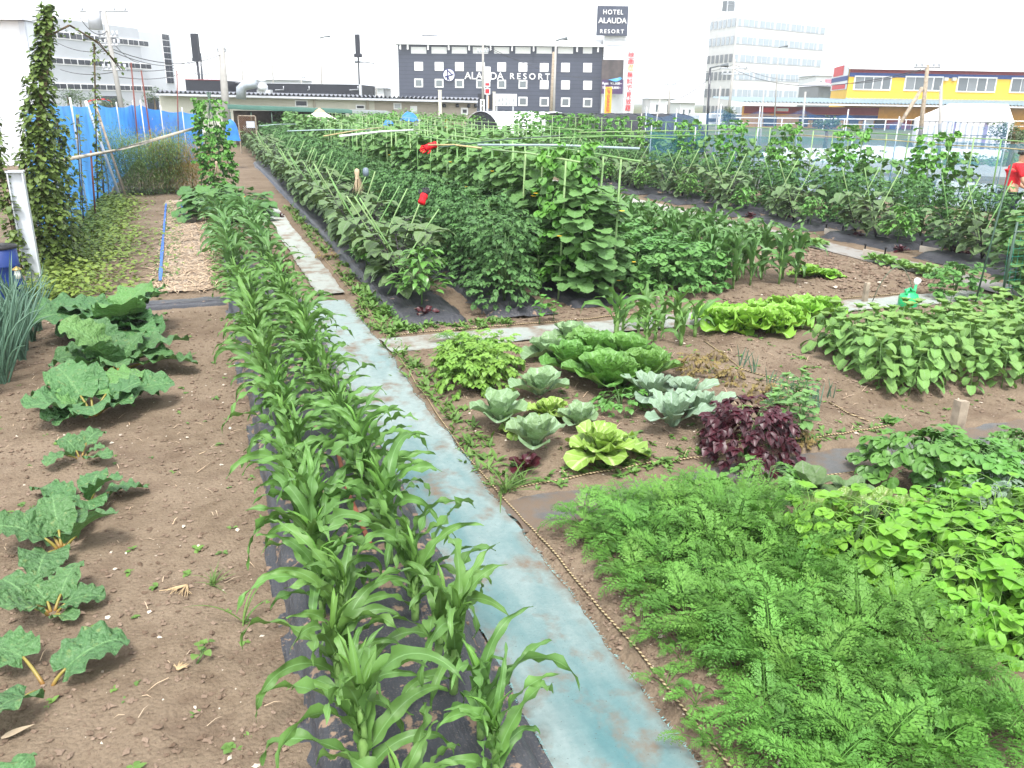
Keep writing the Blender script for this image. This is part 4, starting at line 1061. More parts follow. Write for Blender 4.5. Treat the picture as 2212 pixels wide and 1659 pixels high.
# cucumber frame at the right edge
for (pb_, pt_) in (((2160, 660), (2172, 480)), ((2105, 655), (2205, 20))):
    x, y, _ = G(*pb_)
    if pt_[1] == 480:
        h = Zabove(2172, 478, x, y); e = empty('plant_support', (x, y, 0))
        b = MB(); b.tube([(0, 0, 0), (0, 0, h)], .016, 7); link('post', b.mesh('post', M_dpole), e)
        b = MB(); b.tube([(-.02, 0, h - .12), (1.4, .1, h - .16)], .013, 6); link('rail', b.mesh('rail', M_dpole), e)
        b = MB(); b.tube([(1.3, .1, 0), (1.3, .1, h)], .016, 7); link('post', b.mesh('post', M_dpole), e)
        b = MB()
        for q in range(14): b.bar((.02 + q * .095, .02, .05), (.05 + q * .095, .1, h - .2), .0018, 3)
        for q in range(11): b.bar((0, .02, .12 + q * .1), (1.3, .1, .12 + q * .1 + U(-.03, .03)), .0018, 3)
        link('netting', b.mesh('netting', plain('teal_net', (.03, .35, .25), .6)), e)
        tag(e, 'dark green post and rail frame with teal netting at the right edge', 'frame')
        for q in range(3): put('cucumber_plant', CUC[q], (x + .55 + .5 * q, y + .25, 0), U(0, 6), (.9, .9, .72), 'big leaved cucumber on the netting frame at the right edge', 'cucumber', 'cucumbers at the right edge')
a = np.array(G(2105, 660)); bb = np.array(ATY(2192, 330, 7.75))
b = MB(); b.tube([a, bb], .012, 6); tag(link('pole', b.mesh('pole', M_dpole)), 'thin dark pole leaning steeply in front of the right hand plots', 'pole')
put('leafy_plant', SOY[0], G(2060, 640), 0, .75, 'leafy green plant by the hoop at the end of the pale cross path', 'plant')
# ------------------------------------------------------------------ left: net fence, vines, ferny bush
def net_mat(name, col, clear, sc=90):
    mt, nt, out = mat(name)
    p = coords(nt, 'Object'); f = noise(nt, 1.2, 5, .6, p); w = nn(nt, 'ShaderNodeTexWave'); w.inputs['Scale'].default_value = 1.4; w.inputs['Distortion'].default_value = 5; w.inputs['Detail'].default_value = 3
    nt.links.new(p, w.inputs['Vector'])
    c = mix(nt, ramp(nt, f, [(.35, 0), (.65, 1)]), tuple(x * .8 for x in col), tuple(min(1, x * 1.25 + .015) for x in col))
    d = bsdf(nt, None, c, .5, .3)
    t = nn(nt, 'ShaderNodeBsdfTranslucent'); setin(nt, t, 'Color', c)
    tr = nn(nt, 'ShaderNodeBsdfTransparent')
    m1 = nn(nt, 'ShaderNodeMixShader'); m1.inputs[0].default_value = .5; nt.links.new(d.outputs[0], m1.inputs[1]); nt.links.new(t.outputs[0], m1.inputs[2])
    m2 = nn(nt, 'ShaderNodeMixShader'); m2.inputs[0].default_value = clear; nt.links.new(m1.outputs[0], m2.inputs[1]); nt.links.new(tr.outputs[0], m2.inputs[2])
    nt.links.new(m2.outputs[0], out.inputs['Surface']); return mt
M_net = net_mat('blue_net', (.06, .34, .86), .08)
M_netr = net_mat('thin_blue_net', (.08, .30, .62), .80)
M_steel = plain('white_steel', (.50, .53, .56), .45, .4, var=.12, scale=4)
NX = -2.22
def net_fence(name, P, lab, mtl, sag=.10, wave=.05, posts=(), pr=.02, ptop=.15, poles=None):
    """P: list of (x, y, ztop) post positions; cloth hung between them"""
    e = empty(name, (P[0][0], P[0][1], 0)); o0 = np.array([P[0][0], P[0][1], 0])
    b = MB(); V = []; cols = []
    for i in range(len(P) - 1):
        a, c = np.array(P[i], float), np.array(P[i + 1], float); n = 10
        for t in np.arange(n + (i == len(P) - 2)) / n:
            q = a + (c - a) * t; q[2] -= sag * sin(pi * t); cols.append(q)
    for q in cols:
        for j in range(9):
            s = j / 8; z = .02 + (q[2] - .02) * s
            V.append((q[0] - o0[0] + wave * hn(q[1] * 1.3, z, 1.1) * (1 - s * .5), q[1] - o0[1] + wave * hn(q[1], z * 1.3, 1.4, 5) * .4, z))
    b.add(V, [(i * 9 + j, i * 9 + j + 1, (i + 1) * 9 + j + 1, (i + 1) * 9 + j) for i in range(len(cols) - 1) for j in range(8)])
    link('netting', b.mesh('netting', mtl), e)
    for (x, y, z) in P:
        b = MB(); b.tube([(x - o0[0] + .03, y - o0[1], -.05), (x - o0[0] + .03, y - o0[1], z + ptop)], pr, 6); link('post', b.mesh('post', poles or M_steel), e)
    return tag(e, lab, 'fence')
tops = []
for px, py in ((92, 212), (150, 228), (205, 222), (250, 231), (285, 226)):
    p = ATX(px, py, NX); tops.append((NX, p[1], p[2]))
for px, py, Y in ((302, 226, 31.5), (345, 237, 33.0), (392, 241, 34.5), (432, 243, 36)): tops.append(tuple(ATY(px, py, Y)))
net_fence('net_fence', tops, 'bright blue net fence along the left side of the plots', M_net, .06)
p0 = ATX(48, 236, NX)
net_fence('net_fence', [(NX - .05, p0[1], p0[2]), (NX - .02, tops[0][1] - .1, tops[0][2] - .02)], 'torn end piece of blue net left of the vine covered pole', M_net, .12)
# white steel post, drum and lamps at the left edge
x, y, _ = G(77, 622); h = Zabove(30, 372, x, y)
e = empty('steel_post', (x, y, 0)); b = MB(); b.box(-.075, .075, -.01, .01, 0, h); b.box(-.09, -.075, -.06, .06, 0, h); b.box(.075, .09, -.06, .06, 0, h)
link('column', b.mesh('column', M_steel, False), e); b = MB(); b.box(-.1, .1, -.07, .07, h, h + .02); link('cap', b.mesh('cap', M_steel, False), e)
tag(e, 'pale grey steel H post with vines at the left edge', 'post')
x2, y2, _ = G(26, 668); drum = empty('drum', (x2 - .05, y2 + .2, 0), 0, (.62, .62, .8))
b = MB(); lathe(b, [(.001, 0), (.28, 0), (.29, .03), (.28, .3), (.295, .31), (.28, .33), (.28, .6), (.295, .61), (.28, .63), (.28, .88), (.001, .89)], 20); link('drum_body', b.mesh('drum_body', plain('navy_plastic', (.008, .03, .15), .5, .3)), drum)
b = MB(); lathe(b, [(.001, .905), (.29, .905), (.3, .88), (.29, .86)], 20); link('lid', b.mesh('lid', M_peg), drum)
tag(drum, 'dark blue drum beside the steel post at the left edge', 'drum')
lm = empty('garden_lamp', ATX(38, 592, x + .12)); b = MB(); lathe(b, [(.001, .09), (.05, .06), (.055, .05), (.02, .045)], 12); link('lamp_cap', b.mesh('lamp_cap', plain('brass', (.4, .28, .08), .3, .5, .8)), lm)
b = MB(); lathe(b, [(.03, .045), (.036, .0), (.025, -.05), (.001, -.05)], 12); link('glass', b.mesh('glass', M_white), lm); tag(lm, 'small brass lantern fixed to the steel post', 'lamp')
# vines
def vines(name, pts, rad, n, L, lab, seed=1, stem=True, cat='vine', grp=None):
    """leafy vine following a line of points with a radius at each"""
    rr = random.Random(seed); P = np.array(pts, float); o0 = P[0].copy(); P = P - o0; rad = np.array(rad)
    d = np.concatenate([[0], np.cumsum(np.linalg.norm(np.diff(P, axis=0), axis=1))]); w = np.interp(np.linspace(0, d[-1], 60), d, rad) + .05; cw = np.cumsum(w) / w.sum()
    e = empty(name, o0); fo = MB()
    for i in range(n):
        s = np.interp(rr.random(), cw, np.linspace(0, d[-1], 60)); c = np.array([np.interp(s, d, P[:, k]) for k in range(3)]); r = np.interp(s, d, rad)
        r *= .65 + .5 * abs(mnoise.noise(Vector((s * 2.2, seed, 0)))) * 2
        a = rr.uniform(0, 6.28); k = rr.random() ** .5
        p = c + np.array([cos(a) * r * k, sin(a) * r * k, rr.uniform(-.1, .1)])
        fo.leaf(p, a + rr.uniform(-.8, .8), rr.uniform(-.9, .3), L * rr.uniform(.6, 1.3), L * .42, rr.uniform(.2, .9), 1, 'heart', 3, 2, .2, 0, 1, rr.uniform(-.6, .6), .2, rnd=rr.random())
    st = MB()
    for q in range(3): st.tube(P + np.array([[rr.uniform(-.03, .03), rr.uniform(-.03, .03), 0] for _ in P]), .008, 4)
    link('stems', st.mesh('stems', M_vinestem), e); link('foliage', fo.mesh('foliage', L_ivy), e)
    return tag(e, lab, cat, grp)
bx, by = NX + .12, 13.4
tpp = ATY(104, 14, by); tpx, zt = tpp[0], tpp[2]
vines('climbing_vine', [(bx, by, 0), (bx, by, 1.0), (bx + .06, by, 1.8), (bx + .2, by, 2.6), (tpx, by, zt)], [.44, .42, .28, .17, .13], 4300, .075, 'tall pole smothered in leafy vine, standing above the blue net', 3)
b = MB(); b.tube([(bx, by, 0), (bx + .06, by, 1.8), (tpx, by, zt - .1)], .05, 8); tag(link('pole', b.mesh('pole', M_twig)), 'pole hidden inside the tall leafy vine', 'pole')
vines('climbing_vine', [(bx + .12, by + 1.2, .0), (bx + .12, by + 1.5, 1.0), (bx + .1, by + 1.6, 2.0)], [.2, .17, .12], 600, .075, 'leafy vine on the blue net just right of the tall vine', 5)
ex, ey, _ = G(4, 640)
vines('climbing_vine', [(x - .12, y - .05, .2), (x - .15, y, 1.0), (x - .22, y + .1, 1.9), (x - .5, y + .1, 2.7)], [.12, .14, .2, .24], 800, .075, 'leafy vine on and above the steel post at the left edge', 7)
for i, (px, pyt, pyb) in enumerate(((168, 250, 470), (205, 95, 455), (218, 320, 450))):
    lo_, hi_ = ATX(px + 8, pyb, NX + .1), ATX(px, pyt, NX + .1); hi_ = ATY(px, pyt, lo_[1])
    vines('climbing_vine', [(lo_[0], lo_[1], 0), tuple((lo_ + hi_) / 2), tuple(hi_)], [.06, .09, .08], (90, 210, 50)[i], .075, ('thin sparse vine climbing the blue net next to the dense vines', 'tall straggly vine rising above the blue net', 'short thin vine at the bamboo rail')[i], 11 + i)
p1, p2 = ATX(120, 60, NX + .1), ATX(205, 130, NX + .1)
vines('climbing_vine', [tuple((tpx, by, zt - .35)), tuple((tpx + .2, by + .3, zt - .2)), (tpx + .5, by + .6, zt - .4), (tpx + .75, by + .9, zt - .75)], [.04, .04, .03, .03], 45, .06, 'thin vine shoots hanging out from the top of the tall vine', 17)
# poles of the fence
def pole(a, c, r, mt, lab, grp=None): b = MB(); b.tube([a, c], r, 7); return tag(link('pole', b.mesh('pole', mt)), lab, 'pole', grp)
x, y, _ = G(262, 433)
pole((x, y, 0), (x - .42, y - .4, Zabove(214, 218, x - .42, y - .4)), .035, M_steel, 'grey pole leaning before the blue net, red and white cloth at its top')
pole((x + .12, y, 0), (x - .3, y + .3, 2.2), .03, M_wood, 'second pole tied against the leaning grey pole')
a, c = ATX(128, 347, NX + .25), ATY(420, 277, 23.0)
mid = ATX(250, 325, NX + .35)
b = MB(); b.tube([a, mid, ATY(330, 303, 19.5), c], .033, 7); tag(link('rail', b.mesh('rail', plain('old_bamboo', (.42, .38, .30), .6, .2, var=.3, scale=4))), 'long bamboo rail lashed along the blue net', 'rail')
M_rust = plain('rusty_rod', (.16, .055, .045), .7, .2)
for px, pyt, pxb, pyb, Y in ((283, 135, 300, 330, 25.5), (305, 152, 330, 330, 26.0), (382, 152, 386, 320, 30.0), (196, 325, 206, 462, 18.5)):
    lo_ = ATY(pxb, pyb, Y); hi_ = ATY(px, pyt, Y)
    d = (lo_ - hi_); lo_ = hi_ + d * (hi_[2] / (hi_[2] - lo_[2]))
    pole(tuple(lo_), tuple(hi_), .018, M_rust, 'thin rusty rod standing upright by the blue net', 'rusty rods by the net')
M_tape = plain('red_white_cloth', (.6, .03, .03), .7, .2)
p = ATX(212, 216, x - .42)
b = MB(); b.leaf(p, .2, .1, .3, .09, .4, 1, 'round', 6, 4, .2, .2, 2); b.leaf(p, 3.3, .0, .26, .08, .5, 1, 'round', 6, 4, .2, .2, 2); b.leaf(p + np.array([.1, -.05, 0]), .4, -.2, .2, .06, .5, 1, 'round', 6, 4, .2, .3, 3, mi=1)
tag(link('cloth', b.mesh('cloth', [M_tape, M_white])), 'red and white gloves tied at the top of the leaning pole', 'gloves')
# ferny bush (asparagus)
def fern(h, rx, n, mt, seed):
    rr = random.Random(seed); fo, st = MB(), MB(); V = []; F = []; A = []
    for s in range(16):
        a = rr.uniform(0, 6.28); c = curve((rx * .3 * cos(a), rx * .3 * sin(a), 0), a, rr.uniform(1.1, 1.5), h * rr.uniform(.7, 1.05), rr.uniform(.1, .8), 8, 2)
        st.tube(c, np.linspace(.006, .002, 9), 3, cap=False)
        for i in range(n // 16):
            t = rr.uniform(.15, 1.0); p = c[min(8, int(t * 8))] + np.array([rr.gauss(0, 1), rr.gauss(0, 1), rr.gauss(0, .6)]) * (.13 + .10 * (1 - t)) * rx * 1.7
            d = np.array([rr.gauss(0, 1), rr.gauss(0, 1), rr.gauss(.3, .7)]); d /= np.linalg.norm(d); l = rr.uniform(.05, .12); w = np.cross(d, (0, 0, 1.0)); w = w / (np.linalg.norm(w) + 1e-6) * .006; k = len(V)
            V += [p - w, p + w, p + d * l]; A += [(rr.random(), .5, .5)] * 3; F.append((k, k + 1, k + 2))
    fo.add(V, F, A); return [('stems', st.mesh('stems', M_stem)), ('foliage', fo.mesh('foliage', mt))]
for px, py, h, rx, mt, lab, sd in ((292, 418, 1.7, .85, L_asp, 'feathery asparagus bush before the blue net, green left half', 3), (345, 416, 1.75, .9, L_asp, 'feathery asparagus bush in the middle of its row', 4), (395, 412, 1.6, .9, L_asp2, 'feathery asparagus bush turning yellow and orange', 5)):
    x, y, _ = G(px, py); put('asparagus', fern(h, rx, 15000, mt, sd), (x, y, 0), sd, 1, lab, 'asparagus')
# squash, bean column
SQ = MB(); SQS = MB()
def squash(n, L):
    fo, st = MB(), MB()
    for i in range(n):
        a = U(0, 6.28); c = curve((0, 0, .02), a, U(.5, 1.25), U(.3, .6), .6, 4); st.tube(c, .009, 5, cap=False)
        palm(fo, c[-1], a, U(-.2, .3), L * U(.7, 1.15), U(0, 1), .7, 5)
    parts = [('stems', st.mesh('stems', M_stem)), ('foliage', fo.mesh('foliage', L_sq))]
    fl = MB()
    for i in range(2):
        a = U(0, 6.28)
        for q in range(5): fl.leaf((cos(a) * .25, sin(a) * .25, .22), a + q * 1.256, .8, .09, .035, .6, 1, 'ov', 4, 2, .2)
    return parts + [('flowers', fl.mesh('flowers', plain('orange_petal', (.75, .28, .02), .5, .2)))]
SQP = [squash(28, .30) for _ in range(2)]
for i in range(7):
    put('squash_plant', SQP[i % 2], (.30 + .62 * (i % 2) + U(-.1, .1) - .1, 18.0 + .95 * (i // 2) + U(-.2, .2), 0), U(0, 6), U(.9, 1.1), 'dark squash plant with big lobed leaves beyond the second corn block', 'squash', 'squash beyond the corn')
BT = [climber(2.35, .27, 420, .21, L_bean, 0, True)]
tx, ty = .42, 22.6
tp = empty('pole_tripod', (tx, ty, 0))
for q in range(4):
    b = MB(); a = q * pi / 2 + .4; b.tube([(.5 * cos(a), .5 * sin(a), 0), (-.05 * cos(a), -.05 * sin(a), 2.5)], .012, 6); link('pole', b.mesh('pole', M_dpole), tp)
tag(tp, 'dark green poles tied together inside the tall bean column on the left', 'frame')
put('climbing_bean', BT[0], (tx, ty, 0), 0, (1.0, 1.0, 1.0), 'tall bean column covering its poles left of the path, before the shed', 'bean plant')
# straw covered strip with blue edging bands
mt, nt, out = mat('straw'); p = world_pos(nt)
mp = nn(nt, 'ShaderNodeMapping'); mp.inputs['Scale'].default_value = (12, 50, 20); mp.inputs['Rotation'].default_value = (0, 0, .3); nt.links.new(p, mp.inputs['Vector'])
f = noise(nt, 1, 5, .7, mp.outputs[0]); g2 = noise(nt, 2.5, 4, .6, p)
bsdf(nt, out, mix(nt, ramp(nt, g2, [(.4, 0), (.7, .8)]), mix(nt, f, (.26, .20, .15), (.52, .46, .38)), (.17, .11, .07)), .9, .1, 0, bump(nt, f, .8, .03)); M_straw = mt
b = MB(); V = []
for i in range(60):
    y = 11.3 + i * .18
    for j in range(8): V.append((-.62 + j * .085 + .03 * hn(y, j, 2) - .012 * i * .3, y, .012 + .02 * hn(j * .3, y, 3)))
b.add(V, [(i * 8 + j, i * 8 + j + 1, (i + 1) * 8 + j + 1, (i + 1) * 8 + j) for i in range(59) for j in range(7)])
tag(link('straw_mulch', b.mesh('straw_mulch', M_straw)), kind='stuff')
def straws(n, box, mt, L=(.05, .2), z=.02, name='straw', w=.003):
    b = MB(); V = []; F = []; A = []
    for i in range(n):
        x, y = U(box[0], box[1]), U(box[2], box[3]); a = U(0, 6.28); l = U(*L); zz = gz(x, y) + z
        d = np.array([cos(a), sin(a), U(-.1, .15)]) * l; s = np.array([-sin(a), cos(a), 0]) * w; p = np.array([x, y, zz]); k = len(V)
        V += [p - s, p + s, p + d * .5 + s + np.array([0, 0, .01]), p + d * .5 - s + np.array([0, 0, .01]), p + d]; A += [(U(0, 1), .5, .5)] * 5; F += [(k, k + 1, k + 2, k + 3), (k + 3, k + 2, k + 4)]
    b.add(V, F, A); o = link(name, b.mesh(name, mt)); o['kind'] = 'stuff'; return o
L_straw = leafmat('straw_blade', (.40, .35, .27), var=.35, rough=.8, tr=.1)
straws(3500, (-.75, .1, 11.2, 21.5), L_straw, (.08, .3), .03, 'straw', .006)
straws(160, (-2, .1, 2, 10), L_straw, (.03, .12), .01, 'straw', .002)
straws(260, (1.8, 5.2, 4.6, 7.6), L_straw, (.04, .18), .01, 'straw', .002)
M_band = plain('blue_band', (.03, .12, .42), .5, .3)
for pts, lab in (([(347, 615), (350, 560), (355, 500), (359, 445)], 'long blue band along the left edge of the straw strip'), ([(392, 445), (396, 462), (399, 480)], 'short blue band at the far right of the straw strip')):
    b = MB(); V = []
    P = [G(*q) for q in pts]; Q = [P[0]]
    for i in range(len(P) - 1):
        for t in (1 / 3, 2 / 3, 1): Q.append(tuple(np.array(P[i]) + (np.array(P[i + 1]) - np.array(P[i])) * t))
    for q in Q: w = .02 + .01 * hn(q[1], 3, 1.5); V += [(q[0] - w, q[1], .055 + .015 * hn(q[1], 1, 2)), (q[0], q[1], .065), (q[0] + w, q[1], .055)]
    b.add(V, [(i * 3 + j, i * 3 + j + 1, i * 3 + j + 4, i * 3 + j + 3) for i in range(len(Q) - 1) for j in range(2)])
    tag(link('band', b.mesh('band', M_band)), lab, 'band')
# green weeds below the net
def groundcover(n, pts, mt, L, name, hmax=.25):
    fo = MB()
    for i in range(n):
        x, y = pts(); 
        z = gz(x, y) + U(0, hmax) * U(0, 1)
        fo.leaf((x, y, z), U(0, 6.28), U(-.3, .7), L * U(.5, 1.3), L * .36, U(.2, .9), 1, 'ov', 3, 2, .2, 0, 1, U(-.5, .5), rnd=U(0, 1))
    o = link(name, fo.mesh(name, mt)); o['kind'] = 'stuff'; return o
L_cover = leafmat('ground_cover_leaf', (.13, .22, .045), var=.4, tr=.3, young=(.22, .27, .06))
def wp():
    y = U(10.9, 22); return (NX + .02 + abs(R_.gauss(0, .55)) * (1.0 if y < 17 else .7), y)
groundcover(9000, wp, L_cover, .085, 'ground_cover', .3)
groundcover(1500, lambda: (U(.02, .3), U(11.1, 18)) if U(0, 1) < .5 else (U(-.75, -.4), U(12, 21)), L_weed, .06, 'ground_cover', .1)
# ------------------------------------------------------------------ far: shed, canopy, tunnels, buildings
class Facade:
    """a vertical front seen between two picture columns; local x runs along it, local y goes back, z up"""
    def __init__(s, name, px0, px1, D0, D1, lab, cat, grp=None):
        a, c = AT(px0, 220, D0), AT(px1, 220, D1)
        s.a = np.array([a[0], a[1], 0.0]); d = np.array([c[0] - a[0], c[1] - a[1], 0.0]); s.L = np.linalg.norm(d); s.t = d / s.L
        s.n = np.array([-s.t[1], s.t[0], 0.0])          # pointing away from the camera
        s.e = empty(name, s.a, math.atan2(s.t[1], s.t[0])); tag(s.e, lab, cat, grp)
    def at(s, px, py, back=0.0):
        d = ray(px, py); o = np.array([0, 0, EYE]); a = s.a + s.n * back
        k = ((a - o) @ s.n) / (d @ s.n); p = o + d * k
        return (p - s.a) @ s.t, p[2]
    def part(s, name, boxes, mt, parent=None):
        b = MB()
        for q in boxes: b.box(*q)
        return link(name, b.mesh(name, mt, False), parent or s.e)
    def rect(s, px0, py0, px1, py1, y0, y1):
        """box on the front covering a picture rectangle (corners px0,py0 top left; px1,py1 bottom right)"""
        mx, my = (px0 + px1) / 2, (py0 + py1) / 2
        u0, u1 = s.at(px0, my)[0], s.at(px1, my)[0]; zt, zb = s.at(mx, py0)[1], s.at(mx, py1)[1]
        return (u0, u1, y0, y1, zb, zt)
def text_mesh(txt, w, h, mt, depth=.05, spacing=1.0):
    cu = bpy.data.curves.new('lettering', 'FONT'); cu.body = txt; cu.align_x = 'CENTER'; cu.align_y = 'CENTER'; cu.extrude = depth; cu.space_character = spacing; cu.offset = .004
    o = bpy.data.objects.new('lettering', cu); COL.objects.link(o)
    bpy.context.view_layer.update()
    me = bpy.data.meshes.new_from_object(o.evaluated_get(bpy.context.evaluated_depsgraph_get()))
    bpy.data.objects.remove(o); bpy.data.curves.remove(cu)
    co = np.array([v.co[:] for v in me.vertices])
    if len(co):
        lo, hi = co.min(0), co.max(0); c = (lo + hi) / 2
        co = (co - c) * np.array([w / (hi[0] - lo[0] + 1e-6), h / (hi[1] - lo[1] + 1e-6), 1])
        for v, q in zip(me.vertices, co): v.co = (q[0], -q[2], q[1])     # stand it up, facing -y
    me.materials.clear(); me.materials.append(mt); me.name = 'lettering'
    return me
def letter(f, txt, px0, py0, px1, py1, mt, y=-.08, parent=None, spacing=1.0, name='lettering'):
    r = f.rect(px0, py0, px1, py1, 0, 1)
    o = link(name, text_mesh(txt, r[1] - r[0], r[5] - r[4], mt, .04, spacing), parent or f.e); o.location = ((r[0] + r[1]) / 2, y, (r[4] + r[5]) / 2); return o
def glass(name, col, rough=.08, spec=.9):
    mt, nt, out = mat(name); p = coords(nt); bsdf(nt, out, mix(nt, noise(nt, .7, 3, .5, p), tuple(x * .8 for x in col), col), rough, spec); return mt
M_navy = plain('navy_cladding', (.042, .050, .078), .6, .3, var=.12, scale=.6)
M_w = plain('white_wall', (.78, .79, .80), .7, .3, var=.04, scale=.4)
M_frame = plain('white_frame', (.8, .8, .8), .5, .3, var=.02)
M_wpane = plain('white_pane', (.82, .82, .80), .6, .3, var=.03)  # plain white panes, mostly in the upper hotel rows
M_gdark = glass('dark_glass', (.10, .13, .14))
M_gdk2 = glass('black_glass', (.03, .035, .045), .15, .5)
M_gsky = glass('sky_pale_glass', (.30, .36, .40), .05, 1.0)  # sky reflection put into the pale base colour of the tower panes
M_gmid = glass('grey_glass', (.13, .15, .16), .25, .4)
M_gmid2 = glass('mid_grey_glass', (.19, .21, .22), .25, .4)
M_lite = plain('pale_metal', (.45, .47, .50), .5, .4, var=.08)
M_grey = plain('grey_panel', (.47, .49, .52), .6, .3, var=.06, scale=.3)
M_grey2 = plain('light_grey_panel', (.58, .60, .63), .6, .3, var=.05, scale=.3)
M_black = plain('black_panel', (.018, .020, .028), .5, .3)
M_cream = plain('cream_wall', (.56, .54, .46), .8, .2, var=.1, scale=.8)
M_tan = plain('tan_wall', (.40, .35, .29), .8, .2, var=.12, scale=.8)
M_yel = plain('yellow_wall', (.85, .52, .045), .6, .3, var=.04, scale=.4)
M_orange = plain('orange_wall', (.72, .34, .04), .6, .3, var=.1)
M_redb = plain('red_band', (.26, .035, .04), .6, .3)
M_blueb = plain('blue_band_wall', (.03, .07, .24), .6, .3)
M_txt = plain('white_letter', (.85, .85, .85), .5, .3, var=.01)
M_navytxt = plain('navy_letter', (.01, .015, .12), .5, .3)
M_redtxt = plain('red_letter', (.62, .02, .03), .5, .3)
M_conc = plain('concrete', (.33, .32, .30), .85, .15, var=.15, scale=2)
# ---- hotel
HX = lambda X: 829.5 + X * .3001
HY = lambda Y: Y * .3001
f = Facade('hotel', 863, 1297, 150, 150, 'long dark navy hotel block with rows of white framed windows', 'hotel'); h = f
zt = f.at(1080, 99)[1]; W = f.L
f.part('wall', [(0, W, 0, 14, -1, zt)], M_navy)
f.part('cladding_joints', [(0, W, -.03, 0, z, z + .05) for z in np.arange(.8, zt, .62)], M_gdk2)
f.part('roof', [(-.5, W + .5, -1.1, 14.2, zt, zt + .35), (.8, W - .2, 1.2, 14, zt + .35, f.at(1080, 82)[1]), (.8, W - .2, 1.0, 14, f.at(1080, 82)[1], f.at(1080, 79.5)[1])], M_w)
for u in [f.at(HX(X), 110)[0] for X in (122, 175, 320, 468, 615, 768, 922, 1076, 1232, 1388, 1538)]: f.part('eave_bracket', [(u - .12, u + .12, -.9, 0, zt - .8, zt)], M_frame)
cols = [250, 397, 543, 695, 847, 1000, 1153, 1306, 1465]
for i, X in enumerate(cols):
    for r, (y0, y1, hw) in enumerate(((338, 386, 55 if i < 8 else 33), (446 + i, 508 + i * 1.5, 31), (566 + i * 2, 628 + i * 2.2, 31), (697 + (i - 5) * 3, 762 + (i - 5) * 3, 32))):
        if r == 3 and i < 5: continue
        q = f.rect(HX(X - hw), HY(y0), HX(X + hw), HY(y1), -.12, .05)
        wf = f.part('window', [q], M_frame)
        q2 = (q[0] + .22, q[1] - .22, -.16, -.121, q[4] + .22, q[5] - .22)
        f.part('pane', [q2], M_wpane if r < 2 or (r == 2 and i >= 6) else (M_gdark if r == 2 else M_gmid), wf)
letter(f, 'ALAUDA', HX(580), HY(520), HX(862), HY(572), M_txt, -.35, None, 1.0)
letter(f, 'RESORT', HX(908), HY(528), HX(1194), HY(572), M_txt, -.35, None, 1.5)
b = MB(); cx_, cz_ = f.at(HX(468), HY(541)); r0 = f.at(HX(510), HY(541))[0] - cx_
n = 40
def disc(b, r1, y0, y1, mi=0):
    V = [(cx_ + r1 * cos(t), y, cz_ + r1 * sin(t)) for y in (y0, y1) for t in np.arange(n) * 2 * pi / n]
    b.add(V, [tuple(range(n)), tuple(range(n, 2 * n))[::-1]] + [(i, (i + 1) % n, n + (i + 1) % n, n + i) for i in range(n)], None, mi)
disc(b, r0 * 1.06, -.2, .0, 1); disc(b, r0 * .93, -.3, -.19, 0)
for (x0, z0, x1, z1) in ((-.28, -.8, -.28, .85), (-.28, .85, .55, .1), (-.72, -.30, .8, .12), (-.28, -.05, .1, -.85)):
    A_ = np.array([cx_ + x0 * r0, -.33, cz_ + z0 * r0]); B_ = np.array([cx_ + x1 * r0, -.33, cz_ + z1 * r0]); b.tube([A_, B_], .11, 6, 1)
link('emblem', b.mesh('emblem', [M_txt, M_navytxt], False), f.e)
for X0, X1, Y0, Y1 in ((240, 365, 190, 225), (207, 255, 225, 250), (488, 545, 222, 248), (515, 545, 206, 224), (783, 832, 230, 250), (1085, 1135, 230, 250), (1395, 1445, 230, 250)):
    q = f.rect(HX(X0), HY(Y0), HX(X1), HY(Y1 + 14), 4, 7); f.part('rooftop_unit', [q], M_lite)
# annex with the roof sign
f = Facade('hotel_annex', HX(1566), HX(1742), 149, 149, 'white stair tower of the hotel below the square roof sign', 'tower')
f.part('wall', [(0, f.L, 0, 10, -1, f.at(1330, HY(255))[1])], M_w)
f.part('ledges', [(-.05, f.L + .05, -.04, 0, z, z + .09) for z in [f.at(1325, HY(Y))[1] for Y in (290, 330, 370, 410)]], M_lite)
b0 = f.rect(HX(1742), HY(240), HX(1790), HY(318), 1, 4); f.part('rooftop_unit', [b0], M_lite)
f2 = Facade('roof_sign', HX(1533), HX(1756), 148, 148, 'square dark blue rooftop sign with white lettering', 'sign')
q = f2.rect(HX(1534), HY(42), HX(1756), HY(256), 0, .8); f2.part('panel', [q], M_navy)
letter(f2, 'HOTEL', HX(1578), HY(70), HX(1722), HY(104), M_txt, -.1, None, 1.2); letter(f2, 'ALAUDA', HX(1543), HY(128), HX(1746), HY(168), M_txt, -.1); letter(f2, 'RESORT', HX(1556), HY(212), HX(1726), HY(240), M_txt, -.1, None, 1.4)
f3 = Facade('billboard', HX(1566), HX(1720), 147, 147, 'billboard with a dim pool picture and purple price strip', 'billboard')
q = f3.rect(HX(1566), HY(430), HX(1720), HY(676), 0, .4); f3.part('board', [q], plain('brown_print', (.06, .045, .04), .4, .3, var=.7, scale=.5))
q = f3.rect(HX(1566), HY(574), HX(1720), HY(676), -.05, -.005); f3.part('price_strip', [q], plain('purple_print', (.05, .018, .085), .5, .3))
q = f3.rect(HX(1610), HY(505), HX(1716), HY(572), 0, 1); b = MB(); b.leaf((q[0], -.06, (q[4] + q[5]) / 2 - .8), 0, .15, q[1] - q[0], (q[5] - q[4]) * .42, .1, 1, 'ov', 10, 4, 0, 0, 1, 1.57); link('pool_print', b.mesh('pool_print', plain('pool_print', (.05, .25, .5), .4)), f3.e)
letter(f3, 'Rest  ¥5,800~', HX(1572), HY(590), HX(1712), HY(612), M_txt, -.1); letter(f3, 'Stay  ¥8,800~', HX(1572), HY(622), HX(1706), HY(644), M_txt, -.1)
